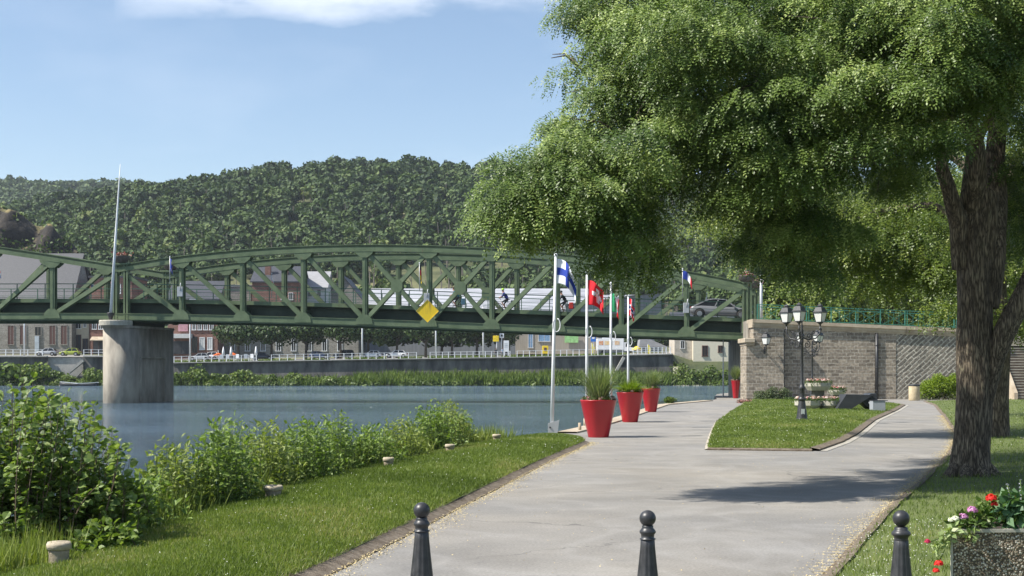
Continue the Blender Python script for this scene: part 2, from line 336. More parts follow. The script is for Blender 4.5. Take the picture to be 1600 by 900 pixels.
# coping stones along the open quay
cp = EDGE[(EDGE[:, 1] > 40) & (EDGE[:, 1] < 92)]
t = unit(np.gradient(cp, axis=0)); nn = np.stack([t[:, 1], -t[:, 0]], 1)
V = np.zeros((len(cp), 4, 3)); V[:, 0, :2] = cp-nn*.12; V[:, 1, :2] = cp-nn*.12; V[:, 2, :2] = cp+nn*.5; V[:, 3, :2] = cp+nn*.5
V[:, 0, 2] = -.35; V[:, 1, 2] = .05; V[:, 2, 2] = .05; V[:, 3, 2] = .0
o = grid_mesh('quay_coping', V, len(cp), 4, [M['coping']], smooth=False); tag(o, kind='structure')

GR = mat('turf', (.075, .105, .026), .95, (.14, .165, .055), scale=1.2, bump=.03, bscale=30, detail=8)
# dry-ish patches in the turf
LN = 'grass_lawn'
def ribbon(name, left, right, hfun, nu=80, nv=24):
    A = polyline(left, nu); B = polyline(right, nu); s = np.linspace(0, 1, nv); V = np.zeros((nu, nv, 3))
    V[:, :, :2] = A[:, None]*(1-s[None, :, None])+B[:, None]*s[None, :, None]
    V[:, :, 2] = hfun(V[:, :, 0], V[:, :, 1], s[None, :], np.linspace(0, 1, nu)[:, None])+noise2(V[:, :, 0]*1.1, V[:, :, 1]*.8, 3)*.02
    o = grid_mesh(name, V, nu, nv, [GR]); tag(o, kind='structure'); return V
pathL = [(-4.6, 4), (-2.85, 8.8), (-1.88, 12.7), (-.96, 18.6), (.53, 28.3), (1.62, 34.6), (1.95, 36.5), (1.9, 37.6), (1.55, 38.6)]
riverL = [(-5.2, 4), (-4.9, 8.8), (-4.45, 12.7), (-4.1, 18.6), (-3.1, 25), (-1.3, 33.6), (.0, 37.1), (.7, 38.6), (1.2, 39.3)]
def hl(x, y, s, t): return .03+.16*np.sin(np.pi*np.clip(s*.93+.03, 0, 1))**.7*np.clip((1-t)*14, 0, 1)**.6-.75*np.clip(.16-s, 0, 1)*3*(t < .93)*0
VL = ribbon('lawn_verge', riverL, pathL, hl)
isL = [(4.8, 33.5), (5.5, 38), (6.3, 43), (7.8, 52), (10.4, 65), (13.1, 78), (15.0, 88), (16.2, 94.4)]
isR = [(7.25, 33.0), (8.8, 37.0), (10.35, 41.6), (14.2, 54), (19, 68), (22.6, 79), (22.9, 82), (22.2, 86.5)]
def hi(x, y, s, t): return .03+.10*np.sin(np.pi*s)**.6*np.clip(t*10, 0, 1)**.5*np.clip((1-t)*10, 0, 1)**.5
VI = ribbon('lawn_island', isL, isR, hi, 90, 30)
pathR = [(-.3, 3), (.95, 7), (2.98, 12.7), (5.15, 18.6), (7.3, 24.1), (9.2, 29), (11.1, 34.3), (13.4, 41), (19, 60), (24.5, 79), (27.2, 90)]
farR = [(8, 3), (15, 7), (24, 12.7), (30, 18.6), (35, 24.1), (40, 29), (45, 34.3), (48, 41), (60, 60), (66, 79), (70, 90)]
def hr(x, y, s, t): return .02+.10*np.clip(s*10, 0, 1)**.7
VR = ribbon('lawn_park', pathR, farR, hr, 90, 60)

# earth kerbs along the lawns, pale line by the island
KE = mat('kerb_earth', (.10, .075, .05), .95, (.20, .165, .125), scale=8, bump=.02, bscale=40)
def strip(name, line, off0, off1, z0, z1, mt, n=120, jit=.0):
    L = polyline(line, n); t = unit(np.gradient(L, axis=0)); nn = np.stack([t[:, 1], -t[:, 0]], 1)
    j = noise2(L[:, 0]*3, L[:, 1]*3, 5)[:, None]*jit
    V = np.zeros((n, 4, 3)); V[:, 0, :2] = L+nn*(off0+j); V[:, 1, :2] = V[:, 0, :2]; V[:, 2, :2] = L+nn*(off1+j); V[:, 3, :2] = V[:, 2, :2]
    V[:, 0, 2] = -.01; V[:, 1, 2] = z0; V[:, 2, 2] = z1; V[:, 3, 2] = -.01
    o = grid_mesh(name, V, n, 4, [mt], smooth=False); tag(o, kind='structure'); return o
strip('kerb_verge', pathL, -.10, .16, .10, .012, KE, jit=.03)
strip('kerb_island_front', [isL[0], isR[0]], -.02, .12, .06, .03, KE)
strip('kerb_island_left', isL[:7], -.07, .03, .012, .04, mat('dust', (.30, .27, .21), .95, (.42, .38, .31), scale=3), jit=.03)
strip('kerb_island_right', isR[:6], -.05, .17, .09, .05, KE, jit=.02)
strip('kerb_island_line', isR[:6], .19, .36, .012, .012, mat('pale_line', (.27, .25, .21), .95, (.40, .38, .33), scale=3), jit=.01)
strip('kerb_park', pathR, -.10, .05, .012, .05, KE, jit=.04)
# fallen blossom along the edges
BL = mat('blossom', (.44, .34, .15), .9, (.64, .54, .31), scale=30)
def scatter_edge(line, side, n, sprd, y0, y1):
    L = polyline(line, 400); L = L[(L[:, 1] > y0) & (L[:, 1] < y1)]; k = rng.integers(0, len(L)-1, n); t = unit(L[k+1]-L[k])
    nn = np.stack([t[:, 1], -t[:, 0]], 1)*side; p = np.zeros((n, 3)); cl_ = (noise2(L[k, 0]*.9, L[k, 1]*.9, 11)+1)*.6
    p[:, :2] = L[k]+nn*(np.abs(rng.normal(size=(n, 1)))*sprd*cl_[:, None]+.05)+rng.normal(size=(n, 2))*.02; p[:, 2] = .014+rng.random(n)*.012; return p
pb = np.concatenate([scatter_edge(pathL, 1, 8000, .22, 11, 37)+np.array([.1, 0, 0]), scatter_edge(pathR, -1, 16000, .22, 11, 60), scatter_edge(isR[:6], 1, 1500, .15, 33, 70),
                     np.concatenate([rng.uniform([-2, 12], [9, 40], (1600, 2)), np.full((1600, 1), .01)], 1)])
d = sphere_dirs(len(pb)); d[:, 2] *= .3; nrm = sphere_dirs(len(pb))*.5+np.array([0, 0, 1])
sz = rng.uniform(.010, .022, len(pb)); me = quads_mesh('fallen_blossom', rhomb(pb, d, nrm, sz, sz*.8)); tag(link('fallen_blossom', me, None, [BL]), kind='stuff')

# grass blades
GM = leaf_mat('grass_blade', (.075, .115, .018), (.185, .245, .050), rough=.5, trans=.35, isl=.5, cc=(.34, .31, .14))
def bilerp(V, a, s):
    nu, nv = V.shape[:2]; i = np.clip((a*(nu-1)).astype(int), 0, nu-2); j = np.clip((s*(nv-1)).astype(int), 0, nv-2); fa = (a*(nu-1)-i)[:, None]; fs = (s*(nv-1)-j)[:, None]
    return (V[i, j]*(1-fa)+V[i+1, j]*fa)*(1-fs)+(V[i, j+1]*(1-fa)+V[i+1, j+1]*fa)*fs
def blades(V, n, ymin, ymax, hgt, wid, smax=1., pw=1.0):
    a = rng.random(n*4); s = rng.random(n*4)*smax; p = bilerp(V, a, s); k = (p[:, 1] > ymin) & (p[:, 1] < ymax)
    pr = (ymin/np.maximum(p[:, 1], ymin))**pw; k &= rng.random(len(k)) < pr
    px = 800+p[:, 0]/np.maximum(p[:, 1], 1)*F; k &= (px > -120) & (px < 1720); p = p[k][:n]; n = len(p)
    g = (ymin/p[:, 1])**-.45; d = rng.normal(size=(n, 3))*np.array([.45, .45, 0])+np.array([0, 0, 1]); nm = rng.normal(size=(n, 3)); nm[:, 2] *= .3
    t = np.clip(.45+noise2(p[:, 0]*.8, p[:, 1]*.55, 9)*.9+.1*g.ravel()*0, 0, 1)
    return rhomb(p, d, nm, hgt*rng.uniform(.5, 1.3, n)*g**.5, wid*g), t
parts = [blades(VL, 260000, 8.5, 40, .06, .0065, pw=1.1), blades(VR, 330000, 7, 90, .058, .006, smax=.7, pw=1.3), blades(VI, 90000, 33, 92, .07, .014, pw=1.0)]
me = quads_mesh('lawn_grass', np.concatenate([q[0] for q in parts]), np.concatenate([q[1] for q in parts])); tag(link('lawn_grass', me, None, [GM]), kind='stuff')
# daisies and clover heads
def heads(V, n, smax=1, y1=60):
    p = bilerp(V, rng.random(n), rng.random(n)*smax); p = p[p[:, 1] < y1]; return p+np.array([0, 0, .055])
ph = np.concatenate([heads(VL, 450), heads(VI, 420, y1=90), heads(VR, 1500, .6), bilerp(VR, rng.uniform(.05, .16, 500), rng.uniform(.0, .06, 500))+np.array([0, 0, .06])])
d = sphere_dirs(len(ph)); d[:, 2] = 0; sz = np.clip(ph[:, 1]*.0008, .011, .03); me = quads_mesh('clover_flower', rhomb(ph, d, np.array([[0, -.6, 1.]]*len(ph)), sz, sz)); tag(link('clover_flower', me, None, [mat('clover', (.7, .7, .62), .9)]), kind='stuff')

# ---------------------------------------------------------------- far bank terrain and hills
WALLPX = [-400, 160, 270, 560, 800, 1050, 1300]; WALLZ = [4.8, 4.7, 3.6, 4.2, 4.6, 5.2, 4.6]
RIDGE = ([-900, -300, 0, 60, 120, 180, 240, 350, 450, 520, 600, 680, 760, 830, 950, 1100, 1300, 1700, 2400], [390, 370, 352, 342, 329, 317, 305, 293, 285, 279, 275, 275, 273, 277, 280, 292, 310, 330, 360])
RIDGE2 = ([-900, 0, 150, 250, 400, 900, 1100, 1600, 2400], [310, 299, 302, 304, 330, 345, 300, 285, 300])
def far_h(X, Y):
    px = 800+X/np.maximum(Y, 1)*F; z = np.interp(px, WALLPX, WALLZ)+np.clip(Y-250, 0, 45)*.028
    # right of the quay the bank slopes down to the water
    sl = np.clip((px-1050)/25, 0, 1); z = z*(1-sl)+sl*np.clip((Y-247)*.35-.9, -1.5, 4.6)
    zr = 1.9+(HY-np.interp(px, *RIDGE))*700/F; t = np.clip((Y-370)/(700-370), 0, 1); h1 = (zr-6)*(t**.8)*1.0
    zr2 = 1.9+(HY-np.interp(px, *RIDGE2))*1300/F; t2 = np.clip((Y-800)/500, 0, 1); h2 = (zr2-6)*t2**.7
    fall = np.clip((Y-700)/300, 0, 1); h = np.maximum(h1*(1-.5*fall), h2)
    return z+h+noise2(X/60, Y/60, 2)*5*np.clip((Y-380)/100, 0, 1)
nu, nv = 220, 260
Yv = np.concatenate([np.linspace(250.1, 300, 30), np.linspace(303, 760, 150), np.linspace(770, 1700, nv-180)]); Xn = np.linspace(-1, 1, nu)
V = np.zeros((nu, nv, 3)); V[:, :, 1] = Yv[None]; V[:, :, 0] = Xn[:, None]*(Yv[None]*.75+60)
V[:, :, 2] = far_h(V[:, :, 0], V[:, :, 1])
HG = mat('hill_ground', (.05, .065, .025), .95, (.19, .18, .085), scale=.03, detail=9, fac=(.42, .62), bump=.5, bscale=.5)
o = grid_mesh('hills', V, nu, nv, [HG]); tag(o, kind='structure')
o = MB().box((PX(470, 256), 268, 0), (1, 1, 1)).build('x', M['soil']); bpy.data.objects.remove(o)
# promenade paving sheet
pr = [(px, np.interp(px, WALLPX, WALLZ)) for px in range(-300, 1051, 30)]
V = np.zeros((len(pr), 3, 3))
for i, (px, z) in enumerate(pr):
    for j, Y in enumerate((250.0, 262., 300.)):
        V[i, j] = (PX(px, Y), Y, float(far_h(np.array(PX(px, Y)), np.array(Y)))+.05)
PV = mat('promenade', (.22, .21, .19), .95, (.30, .29, .265), scale=.15)
o = grid_mesh('promenade', V, len(pr), 3, [PV], smooth=False); tag(o, kind='structure')

# forest on the hills (one far mass)
def crown_proto(seed, n, spread=1.0, up=.25):
    g = np.random.default_rng(seed); k = 11; lob = unit(g.normal(size=(k, 3)))*g.uniform(.25, .62, (k, 1)); lob[:, 2] = np.abs(lob[:, 2])*.9-.15; rad = g.uniform(.32, .52, k)
    i = g.integers(0, k, n); d = unit(g.normal(size=(n, 3))+np.array([0, 0, .25])); p = lob[i]+d*rad[i][:, None]*g.uniform(.75, 1.05, (n, 1)); p[:, 2] *= 1.0
    return p, unit(d+g.normal(size=(n, 3))*.45)
PROTO = [crown_proto(i, 210) for i in range(6)]
def scatter_crowns(pos, rad, tint, leaf, stretch=None, nq=210):
    out = []; ti = []
    for v_ in range(6):
        k = np.arange(len(pos)) % 6 == v_
        if not k.any(): continue
        p, nn = PROTO[v_]; p = p[:nq]; nn = nn[:nq]; c = pos[k]; r = rad[k]; n_ = len(c); a = rng.random(n_)*6.28; ca, sa = np.cos(a)[:, None], np.sin(a)[:, None]
        q = np.stack([p[None, :, 0]*ca-p[None, :, 1]*sa, p[None, :, 0]*sa+p[None, :, 1]*ca, np.repeat(p[None, :, 2], n_, 0)], -1)*r[:, None, :]+c[:, None]
        m_ = np.stack([nn[None, :, 0]*ca-nn[None, :, 1]*sa, nn[None, :, 0]*sa+nn[None, :, 1]*ca, np.repeat(nn[None, :, 2], n_, 0)], -1)
        q = q.reshape(-1, 3); m_ = m_.reshape(-1, 3); sz = np.repeat(r[:, 0], len(p))*leaf*rng.uniform(.7, 1.4, len(q)); d_ = np.cross(m_, sphere_dirs(len(q)))
        out.append(rhomb(q-unit(d_)*sz[:, None]*.5, d_, m_, sz, sz*.8)); ti.append(np.repeat(tint[k], len(p)))
    return np.concatenate(out), np.concatenate(ti)
FM = leaf_mat('forest_leaf', (.020, .045, .014), (.095, .145, .038), rough=.7, trans=.15, isl=.45, cc=(.20, .23, .075))
n = 9500; Y = 375+(725-375)*rng.random(n)**1.0; px = rng.uniform(-140, 1750, n); X = PX(px, Y)
keep = (noise2(X/28, Y/28, 21) > -.34-(Y-450)/300) | (Y > 620); keep &= ~((px < 100) & (Y < 500))
Y, X, px = Y[keep], X[keep], px[keep]; r = (1.9+3.1*rng.random(len(X))**1.3)*(.8+(Y-370)/900); zz = far_h(X, Y)
pos = np.stack([X, Y, zz+r*1.15], 1); rad = np.stack([r, r, r*rng.uniform(.8, 1.75, len(r))], 1)
tn = np.clip(.36+noise2(X/45, Y/45, 4)*.35+rng.normal(size=len(X))*.27-(Y-400)/1500+(np.interp(px, [700, 900, 1100], [0, .2, .25])*(Y < 520)), 0, 1)
Q1, T1 = scatter_crowns(pos, rad, tn, .36)
n = 1500; Y = rng.uniform(1120, 1330, n); X = PX(rng.uniform(-150, 420, n), Y); k2 = n//3; X[:k2] = PX(rng.uniform(950, 1750, k2), Y[:k2]); r = rng.uniform(6, 9, n)
pos = np.stack([X, Y, far_h(X, Y)+r*.8], 1); Q2, T2 = scatter_crowns(pos, np.stack([r, r, r*1.1], 1), np.clip(.3+rng.normal(size=n)*.15, 0, 1), .4, nq=110)
me = quads_mesh('hillside_forest', np.concatenate([Q1, Q2]), np.concatenate([T1, T2])); o = link('hillside_forest', me, None, [FM]); tag(o, 'dense green wood covering the hillside behind the river', 'forest', kind='stuff')
# pale trunks of the wood
mb = MB(); kk = rng.permutation(len(zz))[:900]
for i in kk:
    x, y, z = Q1.mean() * 0, 0, 0
Xs = PX(rng.uniform(-50, 1150, 900), Yt := rng.uniform(380, 660, 900)); Zs = far_h(Xs, Yt)
for x, y, z in zip(Xs, Yt, Zs):
    h = random.uniform(4, 9); lx = random.uniform(-1, 1)
    mb.tube([(x, y, z-1), (x+lx, y, z+h)], [.18, .1], 4, cap=False)
    if random.random() < .5: mb.tube([(x+lx*.5, y, z+h*.5), (x+lx*.5+random.uniform(-2, 2), y-.3, z+h*.95)], [.12, .05], 3, cap=False)
o = mb.build('forest_trunks', mat('pale_trunk', (.17, .15, .125), .9)); tag(o, 'thin pale trunks showing between the hillside crowns', 'tree trunks', kind='stuff')

# rock outcrop at the left
nu, nv = 70, 60; V = np.zeros((nu, nv, 3)); uu, vv = np.meshgrid(np.linspace(-1, 1, nu), np.linspace(0, 1, nv), indexing='ij')
cx, cy = PX(-75, 330), 330
V[:, :, 0] = cx+uu*32; V[:, :, 1] = 312+vv*46
prof = np.interp(800+V[:, :, 0]/V[:, :, 1]*F, [-400, 0, 20, 50, 85, 105, 125, 150, 200], [312, 322, 330, 352, 358, 372, 398, 440, 560])
V[:, :, 2] = 5+(1.9+(HY-prof)*330/F-5)*np.clip(vv*3.2, 0, 1)**.55*np.clip(1.3-vv, 0, 1)**.15+noise2(uu*9, vv*12, 8)*2.2*np.clip(vv*6, 0, 1)
V[:, :, 1] += noise2(uu*10, V[:, :, 2]/4, 12)*3.5
m = bpy.data.materials.new('rock_and_grass'); m.use_nodes = True; nt = m.node_tree; b = nt.nodes['Principled BSDF']; b.inputs['Roughness'].default_value = .95
ge = N(nt, 'ShaderNodeNewGeometry'); s = N(nt, 'ShaderNodeSeparateXYZ'); nt.links.new(ge.outputs['Normal'], s.inputs[0]); tc = N(nt, 'ShaderNodeTexCoord')
n1 = N(nt, 'ShaderNodeTexNoise', i_2=.35, i_3=9.0, i_4=.7); nt.links.new(tc.outputs['Object'], n1.inputs[0])
rock = ramp(nt, n1.outputs[0], [(.3, (.012, .011, .010)), (.6, (.05, .042, .034)), (.75, (.16, .13, .08))]); gr = ramp(nt, n1.outputs[0], [(.35, (.10, .10, .035)), (.6, (.25, .20, .085))])
nt.links.new(mixc(nt, ramp(nt, mth(nt, 'ADD', s.outputs[2], mth(nt, 'MULTIPLY', n1.outputs[0], .3)), [(.86, 0.0), (1.0, 1.0)]), rock, gr), b.inputs['Base Color'])
bp = N(nt, 'ShaderNodeBump', i_0=1.0, i_1=1.2); nt.links.new(n1.outputs[0], bp.inputs['Height']); nt.links.new(bp.outputs[0], b.inputs['Normal'])
o = grid_mesh('rock_outcrop', V, nu, nv, [m]); tag(o, 'dark rock outcrop with dry grass on top', 'rock', kind='structure')

n = 9000; uu_ = rng.integers(2, 68, n); vv_ = rng.integers(1, 26, n); bp0 = V[uu_, vv_]+rng.normal(size=(n, 3))*.4; kk_ = noise2(bp0[:, 0]/4, bp0[:, 2]/4, 77) > -.02; bp0 = bp0[kk_]; d = sphere_dirs(len(bp0)); me = quads_mesh('outcrop_scrub', rhomb(bp0, np.cross(d, sphere_dirs(len(d))), d+[0, -.5, .5], 1.0, .7), np.clip((noise2(bp0[:, 0]/3, bp0[:, 2]/3, 5)+1)*.6, 0, 1)); tag(link('outcrop_scrub', me, None, [FM]), 'scrub growing over the rock outcrop', 'scrub', kind='stuff')
# ================================================================ BRIDGE
P0 = Vector((PX(190, 105), 105, 0)); P1 = Vector((PX(1167, 101), 101, 0)); BD = (P1-P0).normalized(); SK = Vector((1.9, 7.5, 0)); SKU = SK.normalized(); BN = Vector((-BD.y, BD.x, 0))
def bxy(px):
    k = (px-800)/F; t = (P0.y*k-P0.x)/((P1.x-P0.x)-k*(P1.y-P0.y)); return P0+(P1-P0)*t
NODE = [-205, -108, -12, 84, 190, 285, 380, 475, 571, 671, 769, 871, 971, 1073, 1167]
TOPY = [357, 369, 384, 398.5, 415, 399, 391, 385.5, 382, 383.5, 388, 396, 408, 423, 442]
BOTY = [500, 500, 500, 500, 500.5, 502, 504, 506.5, 509.5, 513, 517, 521, 525, 528.8, 532]
def zt(px): q = bxy(px); return PZ(np.interp(px, NODE, TOPY), q.y)
def zb(px): q = bxy(px); return PZ(np.interp(px, NODE, BOTY), q.y)
def deck(px): return zb(px)+1.62
bridge = thing('truss_bridge', 'green riveted steel truss bridge crossing the river', 'bridge', (P0.x, P0.y, 0))
MBG, MDK = M['bridge'], M['bridgedark']
def at(px, z, off): q = bxy(px)+off; return Vector((q.x, q.y, z))
def chord_pts(off, f, px0, px1): return [at(px, f(px), off) for px in [p for p in NODE if px0 <= p <= px1]]
def sweep(mb, pts, prof, m=0):
    """profile (a along SKU, b along z) carried along pts"""
    k = len(prof); vs = []
    for p in pts: vs += [p+SKU*a+Vector((0, 0, b)) for a, b in prof]
    fs = [(i*k+j, i*k+(j+1) % k, (i+1)*k+(j+1) % k, (i+1)*k+j) for i in range(len(pts)-1) for j in range(k)]
    fs += [tuple(range(k))[::-1], tuple((len(pts)-1)*k+j for j in range(k))]; mb.add(vs, fs, m)
def rect(a0, a1, b0, b1): return [(a0, b0), (a1, b0), (a1, b1), (a0, b1)]
def smooth_line(f, px0, px1, off, step=24):
    # circular-ish interpolation through the nodes
    xs = np.linspace(px0, px1, max(3, int((px1-px0)/step))); nn = [p for p in NODE if px0-1 <= p <= px1+1]; ys = [f(p) for p in nn]; c = np.polyfit([(p-px0)/(px1-px0) for p in nn], ys, 4 if len(nn) > 5 else 2)
    return [at(x, float(np.polyval(c, (x-px0)/(px1-px0))), off) for x in xs]
def truss(off):
    for (a, b) in ((-205, 190), (190, 1167)):
        mb = MB(); L = smooth_line(zt, a, b, off)
        sweep(mb, L, rect(-.32, .32, -.05, 0)); sweep(mb, L, rect(-.17, .17, -.2, -.05)); sweep(mb, L, rect(-.27, .27, -.50, -.2)); sweep(mb, L, rect(-.31, .31, -.53, -.50))
        mb.build('top_chord', MBG, bridge, world=True)
        mb = MB(); L = [at(p, zb(p), off) for p in NODE if a <= p <= b]
        sweep(mb, L, rect(-.25, .25, .06, .50)); sweep(mb, L, rect(-.30, .30, .50, .54)); sweep(mb, L, rect(-.18, .18, -.02, .06)); mb.build('bottom_chord', MBG, bridge, world=True)
    for i, px in enumerate(NODE):
        if px == 190: continue
        end = px == 1167
        p, q = at(px, zb(px)+.3, off), at(px, zt(px)-.3, off)
        mb = MB()
        if end:
            for dx in (-.28, .0, .28): mb.bar(p+BD*dx-Vector((0, 0, .5)), q+BD*dx+Vector((0, 0, .25)), .12, .5, side=BD)
            mb.bar(p-SKU*.1, q-SKU*.1, .5, .05, side=BD)
            mb.bar(q+Vector((0, 0, .25)), q+Vector((0, 0, .33)), .8, .7, side=BD)
        else:
            for s in (-1, 1): mb.bar(p+SKU*.17*s, q+SKU*.17*s, .35, .05, side=BD)
            mb.bar(p, q, .09, .30, side=BD)
            for s in (-1, 1): mb.bar(p+SKU*.215*s+BD*0, q+SKU*.215*s, .10, .03, side=BD)
        mb.build('post', MBG, bridge, world=True)
        # gussets
        if not end:
            if px == -205: continue
            for s in (-.29, .25):
                mb = MB(); o = at(px, zt(px), off)+SKU*s
                mb.prism([(-.72, -.50), (.72, -.50), (.62, -.72), (.25, -1.0), (-.25, -1.0), (-.62, -.72)], o, BD, (0, 0, 1), SKU, .035); mb.build('gusset_plate', MBG, bridge, world=True); mb = MB()
                o = at(px, zb(px), off)+SKU*s*1.08
                mb.prism([(-.68, .12), (.68, .12), (.58, .54), (.24, .86), (-.24, .86), (-.58, .54)], o, BD, (0, 0, 1), SKU, .035)
                mb.build('gusset_plate', MBG, bridge, world=True)
    def diag(pa, pb, up):
        """up=+1: rises towards the right"""
        if up > 0: p, q = at(pa, zb(pa)+.42, off), at(pb, zt(pb)-.42, off)
        else: p, q = at(pa, zt(pa)-.42, off), at(pb, zb(pb)+.42, off)
        d = (q-p).normalized(); p = p+d*.12; q = q-d*.12
        mb = MB()
        for s in (-1, 1): mb.bar(p+SKU*(.14*s+.01*up), q+SKU*(.14*s+.01*up), .31, .05, side=d.cross(SKU))
        mb.bar(p+SKU*.01*up, q+SKU*.01*up, .08, .24, side=d.cross(SKU))
        mb.build('diagonal', MBG, bridge, world=True)
    R_ = NODE[4:]
    for i in range(0, 4): diag(R_[i], R_[i+1], -1)
    for i in (4, 5):
        diag(R_[i], R_[i+1], -1); diag(R_[i], R_[i+1], 1)
        c = (at(R_[i], (zt(R_[i])+zb(R_[i]))/2, off)+at(R_[i+1], (zt(R_[i+1])+zb(R_[i+1]))/2, off))/2
        for s in (-.20, .17): mb = MB(); mb.prism([(-.44, -.2), (-.2, -.5), (.2, -.5), (.44, -.2), (.44, .2), (.2, .5), (-.2, .5), (-.44, .2)], c+SKU*s, BD, (0, 0, 1), SKU, .03); mb.build('cross_plate', MBG, bridge, world=True)
    for i in range(6, 10): diag(R_[i], R_[i+1], 1)
    for a, b in ((84, 190), (-12, 84), (-108, -12), (-205, -108)): diag(a, b, 1)
for off in (Vector((0, 0, 0)), SK): truss(off)
# end posts on the pier
for off in (Vector((0, 0, 0)), SK):
    mb = MB(); z0 = zb(190)-.1; z1 = zt(190)+.2
    for dx in (-.55, -.33, .30, .52): mb.bar(at(190, z0, off)+BD*dx, at(190, z1-.15, off)+BD*dx, .13, .55, side=BD)
    for dx in (-.44, .41): mb.bar(at(190, z0, off)+BD*dx, at(190, z1-.15, off)+BD*dx, .2, .12, side=BD)
    mb.bar(at(190, z1-.15, off), at(190, z1-.02, off), 1.5, .75, side=BD)
    mb.build('end_post', MBG, bridge, world=True)
# deck
ALL = [at(p, deck(p), SKU*0) for p in NODE]
L = [Vector(p) for p in ALL]
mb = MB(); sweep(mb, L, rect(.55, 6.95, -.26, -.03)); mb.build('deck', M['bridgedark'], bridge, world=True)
mb = MB(); sweep(mb, L, rect(1.6, 6.0, -.026, .0)); mb.build('roadway', mat('bridge_asphalt', (.10, .10, .10), .9), bridge, world=True)
for a, b in ((.50, .62), (7.0, 7.12)):
    mb = MB(); sweep(mb, L, rect(a, b, -.24, .06)); mb.build('deck_edge', MBG, bridge, world=True)
for a, b in ((.62, 1.6), (6.0, 7.0)):
    mb = MB(); sweep(mb, L, rect(a+.003, b-.003, -.02, .05)); mb.build('footway', mat('footway_grey', (.27, .27, .26), .9), bridge, world=True)
for a in (1.2, 3.6, 6.2):
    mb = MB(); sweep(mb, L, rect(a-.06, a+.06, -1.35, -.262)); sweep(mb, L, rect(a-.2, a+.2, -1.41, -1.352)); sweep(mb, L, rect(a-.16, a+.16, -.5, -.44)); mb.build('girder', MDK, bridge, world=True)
for i, px in enumerate(NODE):
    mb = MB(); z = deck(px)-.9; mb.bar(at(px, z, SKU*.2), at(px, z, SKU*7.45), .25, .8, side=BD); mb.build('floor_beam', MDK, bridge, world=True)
# deck railings
for a in (.56, 7.06):
    mb = MB(); posts = np.arange(-200, 1160, 44)
    top = [at(p, deck(p), SKU*a) for p in NODE]
    for h_, w_ in ((1.18, .06), (.62, .03), (.14, .03)):
        sweep(mb, top, rect(-w_/2, w_/2, h_, h_+w_))
    mb.build('handrail', M['rail'], bridge, world=True)
    for p in posts:
        MB().bar(at(p, deck(p)+.05, SKU*(a+.0)), at(p, deck(p)+1.18, SKU*(a+.0)), .06, .06, side=BD).build('railing_post', M['rail'], bridge, world=True)

# pier
pier = thing('bridge_pier', 'rounded concrete bridge pier standing in the river', 'pier', (P0.x, P0.y, WZ))
def stadium(c, r, L, n=14):
    q = []; 
    for i in range(n+1):
        a = math.pi+math.pi*i/n; q.append(c+BDp*math.cos(a)*r+SKU*math.sin(a)*r)
    for i in range(n+1):
        a = math.pi*i/n; q.append(c+SKU*L+BDp*math.cos(a)*r+SKU*math.sin(a)*r)
    return q
BDp = Vector((SKU.y, -SKU.x, 0))
def loft(mb, rings, m=0, smooth=True):
    k = len(rings[0]); vs = [p for r in rings for p in r]; fs = [(i*k+j, i*k+(j+1) % k, (i+1)*k+(j+1) % k, (i+1)*k+j) for i in range(len(rings)-1) for j in range(k)]
    mb.add(vs, fs, m, smooth); b = len(mb.v)-len(vs); mb.f += [tuple(b+j for j in range(k))[::-1], tuple(b+(len(rings)-1)*k+j for j in range(k))]; mb.mi += [m, m]; mb.sm += [False, False]
cpt = Vector((PX(187, 104.9), 104.9, 0)); ztop = 5.30; mb = MB()
loft(mb, [[p+Vector((0, 0, z)) for p in stadium(cpt, 1.24-.0*z, 5.9)] for z in (-2.5, .6, .62, ztop)]); mb.build('shaft', M['concrete'], pier, world=True)
mb = MB(); q = cpt+BDp*1.235
for (s0, s1, z0, z1) in ((.9, 4.6, -.3, 3.0), ): 
    for (a, b, c_, d_) in ((s0-.12, s0, z0, z1+.12), (s1, s1+.12, z0, z1+.12), (s0, s1, z1, z1+.12)):
        mb.prism([(a, c_), (b, c_), (b, d_), (a, d_)], q, SKU, (0, 0, 1), BDp, .16)
mb.build('panel_moulding', M['concrete'], pier, world=True)
mb = MB(); loft(mb, [[p+Vector((0, 0, z)) for p in stadium(cpt, r_, 5.9)] for r_, z in ((1.3, ztop), (1.3, ztop+.18))], smooth=False); mb.build('collar', M['concrete'], pier, world=True)
mb = MB(); loft(mb, [[p+Vector((0, 0, z)) for p in stadium(Vector((PX(179, 104.2), 104.2, 0)), r_, .4)] for r_, z in ((1.13, ztop+.18), (1.16, ztop+.5), (1.12, zb(190)-.03))], smooth=False)
loft(mb, [[p+Vector((0, 0, z)) for p in stadium(Vector((PX(187, 110.6), 110.6, 0)), 1.15, .6)] for z in (ztop+.18, zb(190)-.03)], smooth=False); mb.build('cap_stone', M['pconcrete'], pier, world=True)
mb = MB(); mb.bar(cpt+Vector((0, 0, ztop+.35))+SKU*.8, cpt+Vector((0, 0, ztop+.35))+SKU*5.6, 1.5, .3, side=BDp); mb.build('bearing_block', M['bridgedark'], pier, world=True)

